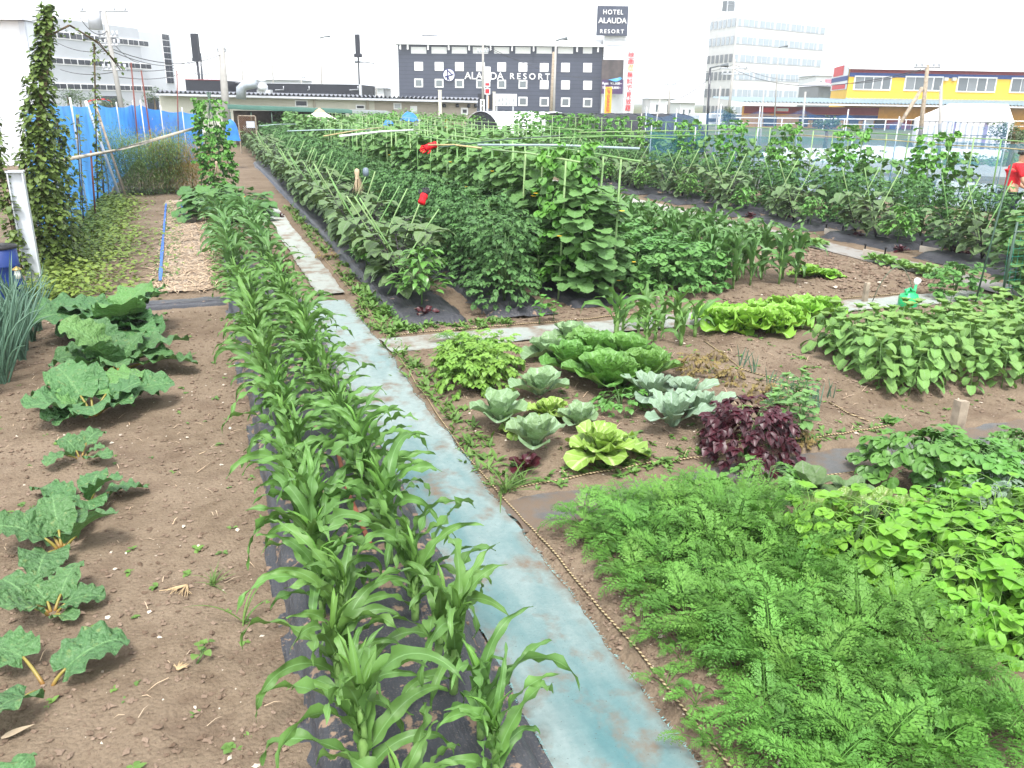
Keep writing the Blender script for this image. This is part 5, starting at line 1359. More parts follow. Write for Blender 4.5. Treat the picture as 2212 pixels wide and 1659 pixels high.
f4 = Facade('banner', HX(1728), HX(1802), 146, 146, 'tall white banner board with red vertical lettering beside the hotel', 'banner')
q = f4.rect(HX(1735), HY(340), HX(1808), HY(815), .1, .4); f4.part('board', [q], M_w)
for i, ch in enumerate('映画VOD無料で見放題'):
    if i in (3, 4): continue
    rows = ['映', '画', 'VOD', '無', '料', 'で', '見', '放', '題']
for i, ch in enumerate(rows):
    y0 = 372 + i * 48; xo = -i * 3.2
    letter(f4, ch, HX(1752 + xo + 8), HY(y0), HX(1794 + xo + 8), HY(y0 + 42), M_redtxt if ch != 'VOD' else M_orange, -.02)
f5 = Facade('flag', HX(1588), HX(1640), 120, 120, 'tall orange vertical flag in front of the hotel', 'flag')
q = f5.rect(HX(1590), HY(625), HX(1638), HY(815), 0, .06); f5.part('flag_cloth', [q], plain('orange_cloth', (.78, .36, .02), .7, .2))
o = link('lettering', text_mesh('UP GARAGE', (q[5] - q[4]) * .9, (q[1] - q[0]) * .42, M_redtxt, .02), f5.e); o.rotation_euler = (0, pi / 2, 0); o.location = ((q[0] + q[1]) / 2, -.06, (q[4] + q[5]) / 2)
b = MB(); b.tube([(q[0] - .1, 0, 0), (q[0] - .1, 0, q[5] + .3)], .05, 6); link('flag_pole', b.mesh('flag_pole', M_lite), f5.e)
# sign boards at the hotel's foot
f6 = Facade('sign_board', HX(783), HX(957), 90, 90, 'white price board with rows of small dark marks by the shed end', 'sign')
q = f6.rect(HX(785), HY(676), HX(956), HY(762), 0, .2); f6.part('board', [q], M_w)
w_, h_ = q[1] - q[0], q[5] - q[4]
f6.part('marks', [(q[0] + w_ * (.06 + .15 * c), q[0] + w_ * (.15 + .15 * c), -.03, -.005, q[4] + h_ * (.1 + .11 * r), q[4] + h_ * (.14 + .11 * r)) for c in range(6) for r in range(7) if (c * 3 + r) % 4], M_gmid)
f6.part('legs', [(q[0] + .3, q[0] + .45, .05, .15, 0, q[4]), (q[1] - .45, q[1] - .3, .05, .15, 0, q[4])], M_lite)
f7 = Facade('sign_board', HX(672), HX(782), 88, 88, 'black board with an orange stroke at the end of the long shed', 'sign')
q = f7.rect(HX(674), HY(674), HX(782), HY(786), 0, .2); f7.part('board', [q], M_black); q2 = f7.rect(HX(740), HY(690), HX(755), HY(780), -.03, -.004); f7.part('stroke', [q2], M_orange); f7.part('legs', [(q[0] + .2, q[0] + .35, .05, .15, 0, q[4])], M_black)
f8 = Facade('shop_sign', HX(722), HX(766), 86, 86, 'tall white shop sign with a blue oval on a pole before the hotel', 'sign')
q = f8.rect(HX(723), HY(480), HX(766), HY(590), 0, .3); f8.part('panel', [q], M_w)
b = MB(); b.leaf(((q[0] + q[1]) / 2, -.03, q[4] + .15), 0, pi / 2, q[5] - q[4] - .3, (q[1] - q[0]) * .4, 0, 1, 'ov', 10, 4, 0); link('oval', b.mesh('oval', plain('sign_blue', (.05, .2, .55), .5)), f8.e)
q3 = f8.rect(HX(737), HY(505), HX(748), HY(568), -.06, -.04); f8.part('bar', [q3], M_w)
for Y0, Y1 in ((592, 624), (634, 680)):
    q4 = f8.rect(HX(724), HY(Y0), HX(764), HY(Y1), 0, .3); f8.part('small_panel', [q4], M_w); q5 = f8.rect(HX(729), HY(Y0 + 6), HX(759), HY(Y1 - 8), -.03, -.004); f8.part('mark', [q5], M_redtxt)
f8.part('pole', [((q[0] + q[1]) / 2 - .1, (q[0] + q[1]) / 2 + .1, .05, .25, 0, q[4])], M_lite)
# ---- grey office on the left
f = Facade('office_building', 112, 318, 104, 121, 'grey three storey office block with dark window bands, left', 'building')
C1 = lambda x, y: (x * .25, y * .25)
zt = f.at(318, 64)[1]
f.part('wall', [(-20, f.L, 0, 14, -1, zt)], M_grey)
f.part('side_wing', [(f.L, f.L + 8.6, 1.2, 14, -1, zt - .2)], M_grey2)
for (pa, pb_, nwin) in (((470, 255, 320), (1275, 362, 418), 8), ((515, 485, 545), (1300, 560, 614), 7), ((548, 702, 760), (1310, 752, 805), 7)):
    u0, za = f.at(pa[0] * .25, pa[1] * .25); zb = f.at(pa[0] * .25, pa[2] * .25)[1]; u1 = f.at(pb_[0] * .25, pb_[1] * .25)[0]
    za = (za + f.at(pb_[0] * .25, pb_[1] * .25)[1]) / 2; zb = (zb + f.at(pb_[0] * .25, pb_[2] * .25)[1]) / 2
    fr = f.part('window', [(u0 - 2, u1, -.12, .02, zb, za)], M_frame); wd = (u1 - u0 + 2) / (nwin + 1)
    for i in range(nwin + 1):
        a0 = u0 - 2 + wd * i + .12
        f.part('pane', [(a0, a0 + wd * .46 - .05, -.16, -.121, zb + .12, za - .12)], M_gdk2, fr); f.part('pane', [(a0 + wd * .46 + .05, a0 + wd - .22, -.16, -.121, zb + .12, za - .12)], M_gdk2, fr)
ua = f.at(1425 * .25, 600 * .25, 1.2)[0]; ub = f.at(1485 * .25, 600 * .25, 1.2)[0]
fr = f.part('stair_window', [(ua, ub, 1.1, 1.19, f.at(360, 180)[1], f.at(360, 71)[1])], M_frame)
za, zb = f.at(360, 180)[1], f.at(360, 72)[1]
for i in range(8):
    for s in (0, 1): f.part('pane', [(ua + (ub - ua) * (.02 if s == 0 else .6), ua + (ub - ua) * (.55 if s == 0 else .98), 1.05, 1.099, za + (zb - za) * (i + .06) / 8, za + (zb - za) * (i + .94) / 8)], M_gdk2, fr)
f.part('shop_front', [(f.L - 9, f.L - 6, -.1, .02, 0, f.at(290, 208)[1])], M_gdk2); f.part('shop_front', [(f.L + .5, f.L + 4, 1.1, 1.22, 0, f.at(340, 212)[1])], M_gdk2)
f = Facade('white_shed', -40, 84, 30, 30, 'white walled shed at the upper left edge, half hidden by vines', 'shed')
f.part('wall', [(-12, f.L, 0, .5, 0, f.at(40, 45)[1])], M_w); f.part('roof', [(-12, f.L + .1, -.4, .6, f.at(40, 45)[1] + .01, f.at(40, 30)[1])], M_frame)
f.part('corner_post', [(f.L - .22, f.L - .02, -.08, -.002, 0, f.at(40, 46)[1])], M_grey2); f.part('dado', [(-12, f.L - .3, -.05, -.003, 0, f.at(40, 172)[1])], M_grey2)
# ---- long shed with corrugated eave
S2 = lambda X, Y: (442.4 + X * .25, Y * .25)
f = Facade('long_shed', 345, 1030, 60, 63, 'long low shed with cream to tan wall and corrugated roof edge', 'shed')
zl, zr = f.at(345, 203)[1], f.at(1030, 219)[1]; W = f.L
def shear(u): return zl + (zr - zl) * u / W
us = np.linspace(0, W, 13)
f.part('wall', [(u0, u1 - .002, 0, 6, 0, shear((u0 + u1) / 2)) for u0, u1 in zip(us[:8], us[1:9])], M_cream)
f.part('end_wall', [(u0, u1 - .002, 0, 6, 0, shear((u0 + u1) / 2)) for u0, u1 in zip(us[8:-1], us[9:])], M_tan)
b = MB(); k = 0; V = []
npl = int(W / .3)
for i in range(npl + 1):
    u = i * .3; z = shear(u)
    for du, dz in ((0, .0), (.15, .19)):
        uu = u + du; zz = shear(uu) + dz + .06
        V += [(uu, -.75, zz), (uu, 3, zz + .02), (uu, 6.4, zz - .1)]
nn_ = len(V) // 3
b.add(V, [(i * 3 + j, i * 3 + j + 1, i * 3 + j + 4, i * 3 + j + 3) for i in range(nn_ - 1) for j in range(2)])
link('roof', b.mesh('roof', plain('grey_roof', (.19, .20, .23), .5, .4), False), f.e)
f.part('painted_eave_shade', [(u0, u1, -.7, -.66, shear(u0) - .02, shear(u0) + .1) for u0, u1 in zip(np.linspace(0, W, 24)[:-1], np.linspace(0, W, 24)[1:])], M_black)  # black strip put in as the shade under the roof edge
f.part('gutter', [(u0, u1, -.82, -.72, shear(u0) - .1, shear(u0) + .04) for u0, u1 in zip(np.linspace(0, W, 24)[:-1], np.linspace(0, W, 24)[1:])], M_lite)
for X0, X1, Y0, Y1, mt in ((790, 880, 875, 912, M_gdk2), (1315, 1375, 915, 935, M_gdk2), (100, 160, 850, 890, M_gdk2), (1785, 1825, 925, 962, M_frame), (1930, 1972, 925, 950, M_tan), (1640, 1690, 900, 935, M_lite)):
    a, c = S2(X0, Y0), S2(X1, Y1); q = f.rect(*a, *c, -.06, .02); w = f.part('window', [(q[0] - .08, q[1] + .08, -.05, .03, q[4] - .08, q[5] + .08)], M_frame if mt is not M_tan else M_tan); f.part('pane', [(q[0], q[1], -.08, -.051, q[4], q[5])], mt, w)
a = (HX(553), HY(775)); c = (HX(605), HY(828)); q = f.rect(*a, *c, -.08, .02); w = f.part('window', [q], M_frame); q2 = f.rect(HX(566), HY(788), HX(594), HY(812), -.1, -.081); f.part('pane', [q2], M_gdk2, w)
for X in (945, 1400, 1410, 2020):
    px, py = S2(X, 850); u, z = f.at(px, py); b = MB(); b.tube([(u, -.3, z), (u, -.1, z - .25), (u, -.08, z - .4), (u, -.08, 0)], .07, 7); link('downpipe', b.mesh('downpipe', M_tan), f.e)
for (X, Y) in ((2068, 912), (2182, 912), (2280, 915), (2340, 915)):
    px, py = S2(X, Y); u, z = f.at(px, py); b = MB(); lathe(b, [(.0, .14), (.1, .12), (.13, 0), (.13, -.12), (.0, -.13)], 10); o = link('vent_cap', b.mesh('vent_cap', M_gdk2), f.e); o.location = (u, -.1, z)
for X, X1, Y in ((2018, 2045, 785), (2488, 2510, 800)):
    px0, px1 = S2(X, 0)[0], S2(X1, 0)[0]
    ff = Facade('concrete_post', px0, px1, 58.5, 58.5, 'pale square concrete post rising above the shed roof' + (', nearer the black board' if X > 2100 else ', left of the hotel sign'), 'post'); ff.part('post', [(0, ff.L, 0, ff.L, 0, ff.at(px0, Y * .25)[1])], M_cream); ff.part('cap', [(-.02, ff.L + .02, -.02, ff.L + .02, ff.at(px0, Y * .25)[1], ff.at(px0, Y * .25)[1] + .06)], M_cream)
f = Facade('parapet_building', 486, 780, 78, 78, 'low building with long black parapet behind the shed roof', 'building')
f.part('parapet', [(0, f.L, 0, 8, 0, f.at(560, 180)[1])], M_black); f.part('cap', [(0, f.L, -.05, .1, f.at(560, 180)[1], f.at(560, 179)[1])], M_lite); q = f.rect(776, 182, 781, 205, -.1, .2); f.part('corner_trim', [q], M_lite)
for X in (910, 690, 1330):
    u, z = f.at(442.4 + X * .25, 186); b = MB(); b.tube([(u, -.4, z), (u, -.4, z - .3), (u - .2 if X == 910 else u - .8, -.2, 0.9 * z)], .05, 5); link('brace', b.mesh('brace', M_lite), f.e)
f = Facade('parapet_building', 405, 480, 74, 74, 'black fronted low building left of the concrete pole', 'building'); f.part('parapet', [(0, f.L, 0, 8, 0, f.at(440, 173)[1])], M_black); f.part('cap', [(0, f.L, -.05, .1, f.at(440, 173)[1], f.at(440, 171.5)[1])], M_redb)
# duct on the shed
f = Facade('roof_duct', 512, 584, 58.6, 58.6, 'bent grey ventilation duct with fan on the shed roof', 'duct')
P = [f.at(522, 214), f.at(522, 192), f.at(530, 184), f.at(556, 181)]
b = MB(); b.tube([(u, -.1, z) for u, z in P], [.33, .34, .33, .26], 12); link('duct', b.mesh('duct', plain('zinc', (.34, .38, .42), .4, .5, .3)), f.e)
u, z = f.at(566, 186); b = MB(); lathe(b, [(.0, -.3), (.34, -.28), (.36, 0), (.2, .3), (.3, .38), (.0, .42)], 12); o = link('fan_housing', b.mesh('fan_housing', M_grey2), f.e); o.location = (u, .1, z)
u, z = f.at(575, 198); f.part('stand', [(u - .6, u + .3, -.1, .5, z - .1, z + .12)], M_lite)
# ---- pylon signs and poles
def pylon(px0, px1, py0, py1, pxb, pyb, D, lab):
    ff = Facade('pylon_sign', px0, px1, D, D, lab, 'sign'); q = ff.rect(px0, py0, px1, py1, 0, .5); ff.part('panel', [q], M_black)
    u = ff.at(pxb, pyb)[0]; b = MB(); b.tube([((q[0] + q[1]) / 2, .25, q[4]), (u, .25, 0)], (q[1] - q[0]) * .2, 8); link('pole', b.mesh('pole', M_black), ff.e)
    ff.part('collar', [((q[0] + q[1]) / 2 - .35, (q[0] + q[1]) / 2 + .35, -.05, .55, q[4] - .3, q[4] - .001)], M_black)
pylon(413, 427, 72, 125, 430, 170, 82, 'tall narrow black pylon sign on the left, above the shed end')
pylon(767, 776, 74, 116, 775, 185, 84, 'tall narrow black pylon sign at the end of the black parapet')
def upole(pt, pbm, D, r, lab, arms=(), box=None, mt=None, lamp=0, grp=None):
    lo_ = AT(pbm[0], pbm[1], D); hi_ = AT(pt[0], pt[1], D); d = lo_ - hi_; lo_ = hi_ + d * (hi_[2] / max(.1, hi_[2] - lo_[2]))
    e = empty('utility_pole' if not lamp else 'street_lamp', lo_); v = hi_ - lo_
    b = MB(); b.tube([(0, 0, 0), tuple(v)], [r, r * .7], 8); link('pole', b.mesh('pole', mt or M_conc), e)
    for k, wdt in arms:
        b = MB(); c = v * k; b.tube([c - C_R * wdt, c + C_R * wdt], .06, 5)
        for s in (-.9, -.45, .45, .9): q = c + C_R * wdt * s; b.tube([q, q + np.array([0, 0, .28])], .06, 5)
        link('crossarm', b.mesh('crossarm', M_lite), e)
    if box:
        c = v * box; b = MB(); lathe(b, [(.0, -.5), (.32, -.5), (.34, .4), (.0, .55)], 10); o = link('transformer', b.mesh('transformer', M_lite), e); o.location = c - C_R * .55
    if lamp:
        b = MB(); c = v; b.tube([c, c + np.array([0, 0, .12]) + C_R * lamp * .5, c + np.array([0, 0, .15]) + C_R * lamp], [r * .6, r * .6, .14], 6); link('lamp_head', b.mesh('lamp_head', M_gmid), e)
    tag(e, lab, 'utility pole' if not lamp else 'street lamp', grp); return lo_, hi_
upole((224, 19), (262, 230), 45, .14, 'leaning utility pole with crossarms and transformer before the grey office', ((.985, 1.2), (.80, .5), (.74, .5), (.56, .6)), .93)
upole((478, 100), (487, 222), 56, .27, 'thick pale concrete pole standing in front of the shed roof', ((.95, .3),))
for pt, pb_, D, r, lab, arms, lm_ in (((433, 115), (437, 172), 88, .13, 'dark utility pole just right of the left pylon sign', ((.95, .8), (.7, .7)), 0), ((521, 112), (524, 180), 110, .13, 'thin utility pole with crossarms beyond the shed', ((.85, .9), (.7, .9)), 0), ((586, 100), (590, 175), 130, .14, 'pale thin pole above the roofs behind the parapet', ((.3, .6),), 0), ((649, 145), (651, 180), 110, .12, 'short utility pole behind the parapet', ((.8, .5),), 0), ((691, 82), (695, 182), 95, .13, 'tall pale street lamp pole behind the black parapet', (), 1.1), ((809, 137), (813, 203), 90, .09, 'thin lamp pole between the pylon sign and the hotel', (), -2.0), ((1043.5, 46), (1043, 210), 80, .13, 'tall utility pole standing in front of the hotel sign', ((.72, .5),), 0), ((1201, 88), (1196, 245), 62, .10, 'grey street lamp pole in front of the hotel', (), .8), ((1196, 112), (1190, 245), 70, .15, 'brown wooden pole in front of the hotel', (), 0), ((1449, 165), (1444, 240), 90, .14, 'pale utility pole between the hotel and the tower', ((.85, .6),), 0), ((1587, 128), (1575, 232), 75, .14, 'utility pole with insulators in front of the glass tower', ((.88, 1.2), (.8, 1.0)), 0), ((1534, 147), (1528, 262), 50, .08, 'dark street lamp in front of the glass tower', (), 1.0), ((1682, 103), (1676, 205), 90, .08, 'tall slim street lamp before the right side of the tower', (), .9), ((2004, 140), (1994, 235), 42, .12, 'braced wooden utility pole in front of the yellow store', ((.98, .6),), 0), ((2033, 185), (2029, 310), 34, .08, 'thick plain post in front of the white tent', (), 0), ((1740, 198), (1731, 295), 30, .045, 'grey fence pole in front of the blue trimmed store', (), 0), ((1650, 195), (1645, 265), 36, .035, 'thin pole of the blue net near the store corner', (), 0), ((1556, 187), (1548, 262), 34, .035, 'thin pole of the blue net beside the round tree', (), 0), ((1427, 205), (1418, 262), 34, .035, 'thin pole of the blue net behind the black tunnel', (), 0), ((1386, 245), (1384, 280), 34, .035, 'white marker post between the two tunnels', (), 0)):
    upole(pt, pb_, D, r, lab, arms, None, M_wood if 'wooden' in lab else (M_gdk2 if 'dark' in lab else M_conc), lm_)
pole(tuple(AT(1992, 190, 42)), tuple(AT(1938, 278, 41)), .09, M_wood, 'slanting wooden brace of the utility pole by the yellow store')
# wires
M_wire = plain('wire', (.05, .05, .055), .6, .2)
def wire(a, c, sag, lab, r=.02):
    a, c = np.array(a), np.array(c); P = [a + (c - a) * t - np.array([0, 0, sag * 4 * t * (1 - t)]) for t in np.linspace(0, 1, 15)]
    b = MB(); b.tube(P, r, 4, cap=False); tag(link('wire', b.mesh('wire', M_wire)), lab, 'wire', 'overhead wires')
for a, c, s in (((244, 112, 45), (410, 133, 80), .5), ((243, 106, 45), (478, 118, 56), .6), ((244, 150, 45), (410, 137, 80), .3), ((120, 90, 60), (238, 108, 45), .3), ((130, 150, 60), (244, 156, 45), .2), ((172, 38, 40), (232, 66, 45), .4), ((1043, 95, 80), (1296, 170, 110), .8), ((1043, 100, 80), (1200, 135, 90), .5), ((1587, 140, 75), (1760, 165, 120), .8), ((1480, 150, 90), (1587, 138, 75), .4), ((1587, 150, 75), (1990, 150, 42), 1.0), ((1440, 215, 90), (1532, 170, 50), .4), ((1827, 180, 70), (2004, 148, 42), .2), ((246, 165, 45), (410, 150, 80), .4), ((246, 95, 45), (300, 135, 60), .2)):
    wire(AT(*a), AT(*c), s, 'thin overhead wire crossing the pale sky')
# ---- glass tower
cD, rD, lD = 165, 182, 175
fr_ = Facade('office_tower', 1576, 1764, cD, rD, 'pale seven storey office tower with reflecting window bands', 'tower')
ztop = fr_.at(1576, 26)[1]; W = fr_.L
P0 = AT(1520, 220, lD); dl = np.array([P0[0], P0[1], 0]) - fr_.a; lu, ln = dl @ fr_.t, dl @ fr_.n
b = MB(); zz = (-1, ztop)
V = [(0, 0, z) for z in zz] + [(W, 0, z) for z in zz] + [(W + lu, ln, z) for z in zz] + [(lu, ln, z) for z in zz]
b.add(V, [(0, 2, 3, 1), (2, 4, 5, 3), (4, 6, 7, 5), (6, 0, 1, 7), (1, 3, 5, 7)]); link('wall', b.mesh('wall', plain('tower_tile', (.60, .60, .58), .6, .3, var=.05, scale=.5), False), fr_.e)
for i, (Y0, Y1, mt) in enumerate(((105, 157, M_gsky), (216, 268, M_gsky), (328, 380, M_gsky), (437, 490, M_gmid), (545, 600, M_gdark), (655, 700, M_gmid))):
    x0 = 1437.8 + .35 * (398 - (Y0 - 105) * .105); z1, z0 = fr_.at(x0, Y0 * .35)[1], fr_.at(x0, Y1 * .35)[1]
    w = fr_.part('window', [(.15, W - .1, -.08, .02, z0, z1)], M_lite)
    nwin = 17
    fr_.part('pane', [(.3 + (W - .4) * j / nwin, .3 + (W - .4) * (j + (.8 if j % 3 else .45)) / nwin, -.12, -.081, z0 + .12, z1 - .12) for j in range(nwin)], M_gsky, w)
    b = MB(); d = np.array([lu, ln]); L2 = np.linalg.norm(d); d /= L2; nrm = np.array([-d[1], d[0]]) * -1
    if nrm @ np.array([-1, 0]) < 0: nrm = -nrm
    for j in range(6):
        s0, s1 = .4 + L2 * j / 6, L2 * (j + .92) / 6
        q = [d * s0 + nrm * .1, d * s1 + nrm * .1]
        b.add([(q[0][0], q[0][1], z0), (q[1][0], q[1][1], z0), (q[1][0], q[1][1], z1), (q[0][0], q[0][1], z1)], [(0, 1, 2, 3)])
    link('side_pane', b.mesh('side_pane', M_gsky if i < 2 else M_gmid, False), w)
for Y in np.linspace(0, 1, 9):
    pass
fr_.part('rooftop_unit', [(lu * .5 + .5, lu * .5 + 2.2, ln * .45, ln * .45 + 1.5, ztop + .8, ztop + 2.6)], M_gmid); fr_.part('rooftop_frame', [(lu * .5 + k, lu * .5 + k + .15, ln * .45, ln * .45 + .15, ztop, ztop + hh_) for k, hh_ in ((.2, 3.2), (2.4, 2.9), (4.2, 4.5), (5.6, 2.0))] + [(lu * .5 + .2, lu * .5 + 5.7, ln * .45, ln * .45 + .15, ztop + 1.9, ztop + 2.05)], M_lite)
# ---- yellow store
K = lambda X, Y: (1437.8 + X * .35, Y * .35)
f = Facade('yellow_store', 1827, 2260, 95, 97, 'yellow two storey store with red and blue bands under its roof', 'store'); W = f.L
def zz_(Y, px=2000): return f.at(px, Y * .35 + 1)[1]
zr, zc = zz_(425), zz_(645)
q0 = np.array(AT(1792, 220, 108)); d = np.array([q0[0], q0[1], 0]) - f.a; lu, ln = d @ f.t, d @ f.n
b = MB(); b.add([(x_, y_, z) for z in (0, zr) for x_, y_ in ((0, 0), (W, 0), (W + lu, ln), (lu, ln))], [(0, 1, 5, 4), (1, 2, 6, 5), (2, 3, 7, 6), (3, 0, 4, 7), (4, 5, 6, 7)]); link('wall', b.mesh('wall', M_yel, False), f.e)
f.part('red_band', [(0, W, -.06, -.002, zz_(452), zr - .03)], M_redb); f.part('blue_band', [(0, W, -.06, -.002, zz_(478), zz_(452) - .01)], M_blueb)
def corr(f, u0, u1, z0, z1, y0, mt, pitch=.35):
    b = MB(); V = []; nq = int((u1 - u0) / pitch * 2)
    for i in range(nq + 1): u = u0 + i * pitch / 2; dz = .16 * (i % 2); V += [(u, y0, z0 + dz), (u, y0 + 1.6, z1 + dz)]
    b.add(V, [(2 * i, 2 * i + 2, 2 * i + 3, 2 * i + 1) for i in range(nq)]); return link('roof', b.mesh('roof', mt, False), f.e)
M_roofp = plain('pale_roof', (.45, .46, .52), .5, .4)
corr(f, -.4, W, zr + .02, zr + .35, -.7, M_roofp); f.part('eave', [(-.4, W, -.72, -.6, zr - .12, zr + .02)], M_frame)
M_roofg = plain('green_grey_roof', (.20, .27, .30), .5, .4)
f.part('awning_edge', [(-13, W, -4.2, -4.05, zc - .18, zc - .02)], M_frame)
b = MB(); V = []; nq = int((W + 13) / .2)
for i in range(nq + 1): u = -13 + i * .2; dz = .14 * (i % 2); V += [(u, -4.3, zc + dz), (u, -.02 if u > -.3 else 6, zc + .5 + dz)]
b.add(V, [(2 * i, 2 * i + 2, 2 * i + 3, 2 * i + 1) for i in range(nq)]); link('awning_roof', b.mesh('awning_roof', M_roofg, False), f.e)
for X0, X1, Y0, Y1 in ((1160, 1390, 468, 557), (1472, 1707, 470, 562), (1795, 2037, 475, 570), (2125, 2365, 480, 575)):
    q = f.rect(*K(X0, Y0), *K(X1, Y1), -.12, .02); w = f.part('window', [q], M_frame); wd = q[1] - q[0]
    for j in range(4): f.part('pane', [(q[0] + wd * (.03 + .245 * j), q[0] + wd * (.255 + .237 * j), -.16, -.121, q[4] + .14, q[5] - .14)], M_gmid if (j + X0) % 2 else M_gmid2, w)
for X in (1725, 1775): q = f.rect(*K(X - 12, 478), *K(X + 12, 498), -.3, .0); f.part('wall_box', [q], M_cream)
# its side wall, with a sign panel
q0 = np.array(AT(1792, 220, 108)); d = np.array([q0[0], q0[1], 0]) - f.a; lu, ln = d @ f.t, d @ f.n
def side(z0, z1, o, nm, mt, k0=0.0, k1=1.0):
    b = MB(); n2 = np.array([-ln, lu]) / sqrt(lu * lu + ln * ln); n2 = n2 if n2[0] < 0 else -n2
    b.add([(lu * k0 + n2[0] * o, ln * k0 + n2[1] * o, z0), (lu * k1 + n2[0] * o, ln * k1 + n2[1] * o, z0), (lu * k1 + n2[0] * o, ln * k1 + n2[1] * o, z1), (lu * k0 + n2[0] * o, ln * k0 + n2[1] * o, z1)], [(0, 1, 2, 3)]); return link(nm, b.mesh(nm, mt, False), f.e)
side(zz_(555), zr + .5, .08, 'side_sign', M_w, .02, 1); side(zz_(500), zz_(470), .12, 'side_stripe', M_blueb, .02, 1); side(zr - .6, zr + .45, .12, 'side_stripe', M_redtxt, .3, .9); side(zz_(550), zz_(520), .12, 'side_stripe', M_redtxt, .1, .9)
# ground floor annex
zb = zc - .35
f.part('annex_wall', [(-11.5, W, -.6, -.01, 0, zb - .01)], M_orange)
f.part('annex_red_band', [(-11.5, 3.5, -.72, -.605, zz_(700, 1700), zb)], M_redb); f.part('annex_blue_band', [(-4.5, 3.5, -.74, -.725, zz_(738, 1800), zz_(702, 1700))], M_blueb)
for i, (X0, X1, Y0, Y1) in enumerate(((590, 668, 718, 775), (808, 862, 715, 780), (895, 958, 720, 782), (975, 1040, 722, 785), (1115, 1170, 725, 785), (1200, 1260, 735, 790), (1270, 1330, 735, 790), (1500, 1560, 735, 800))):
    q = f.rect(*K(X0, Y0), *K(X1, Y1), -.78, -.6); f.part('window', [q], M_gdk2 if i != 5 else M_lite)
q = f.rect(*K(1345, 735), *K(1490, 795), -.78, -.6); f.part('poster', [q], M_redb); q = f.rect(*K(1360, 768), *K(1430, 795), -.80, -.781); f.part('poster', [q], M_blueb)
q = f.rect(*K(580, 664), *K(745, 692), -.85, -.75); f.part('shop_sign', [q], M_redtxt)
q2 = f.rect(*K(665, 668), *K(738, 686), -.9, -.855); f.part('sign_panel', [q2], M_w)
f.part('railing', [(-16, W, -6.05, -6, 1.05, 1.13), (-16, W, -6.05, -6, .55, .6)] + [(u, u + .08, -6.06, -5.99, 0, 1.05) for u in np.arange(-16, W, 2.2)], M_w)
# white forecourt van-like pale shop front left of it
f = Facade('white_shop', 1513, 1622, 100, 100, 'white low shop front behind the round tree', 'shop'); f.part('wall', [(0, f.L, 0, 6, 0, f.at(1570, 247)[1])], M_w); 
for k in (.15, .55, .75): f.part('window', [(f.L * k, f.L * k + 1.6, -.05, .01, 0.4, f.at(1570, 256)[1])], M_gdk2)
# dim houses beyond
for px0, px1, py, D, mt, lab in ((1405, 1466, 207, 140, M_w, 'pale house roofline between the hotel and the tower'), (1765, 1800, 180, 130, M_gmid, 'dark house gable behind the yellow store'), (1757, 1797, 157, 150, M_w, 'pale block with a pink sign behind the yellow store'), (555, 650, 166, 150, M_grey2, 'grey roofed hall behind the black parapet'), (700, 830, 183, 160, M_w, 'pale flat roofed building left of the hotel'), (440, 470, 168, 120, M_w, 'white gable house above the left black front'), (1470, 1502, 216, 120, M_w, 'low pale house beside the tower')):
    f = Facade('house', px0, px1, D, D, lab, 'house'); zt = f.at(px0, py + 6)[1]; f.part('wall', [(0, f.L, 0, 9, 0, zt)], mt)
    b = MB(); L_ = f.L; zr2 = f.at(px0, py)[1]; b.add([(-.4, -.6, zt), (L_ + .4, -.6, zt), (L_ + .4, 9.6, zt), (-.4, 9.6, zt), (.4, 4.5, zr2 + .3), (L_ - .4, 4.5, zr2 + .3)], [(0, 1, 5, 4), (2, 3, 4, 5), (1, 2, 5), (3, 0, 4), (3, 2, 1, 0)]); link('roof', b.mesh('roof', M_lite, False), f.e)
    if 'pink' in lab: f.part('sign', [(f.L * .5, f.L * .95, -.2, -.01, zt - 3.4, zt - .6)], plain('pink', (.62, .2, .26), .6)); 
    for k in (.2, .6):
        if D < 160: f.part('window', [(f.L * k, f.L * k + f.L * .13, -.05, .01, zt - 2.0, zt - .9)], M_gdark)
# ---- white tent store at the right
f = Facade('tent_store', 1990, 2200, 52, 50, 'white tent roofed store with barred front at the right', 'tent'); W = f.L
ze = f.at(2080, 262)[1]; zp = f.at(2080, 233)[1]
b = MB(); b.add([(0, 0, ze), (W, 0, ze), (W, 9, ze), (0, 9, ze), (1.8, 4.5, zp + .25), (W, 4.5, zp + .25), (0, 0, 0.05), (W, 0, .05), (0, 9, .05)], [(0, 1, 5, 4), (2, 3, 4, 5), (3, 0, 4), (6, 7, 1, 0), (8, 6, 0, 3)]); link('cover', b.mesh('cover', plain('tent_white', (.85, .86, .88), .6, .3, var=.02), False), f.e)
for i, k in enumerate(np.linspace(.06, .99, 15)): f.part('bar', [(W * k - (.09 if i in (5, 10) else .03), W * k + (.09 if i in (5, 10) else .03), -.12, -.04, 0, ze)], plain('violet_bar', (.2, .18, .3), .5) if i in (5, 10) else M_lite)
f.part('rail', [(0, W, -.16, -.12, z, z + .05) for z in (.35, .8, ze - .06)], M_gmid)
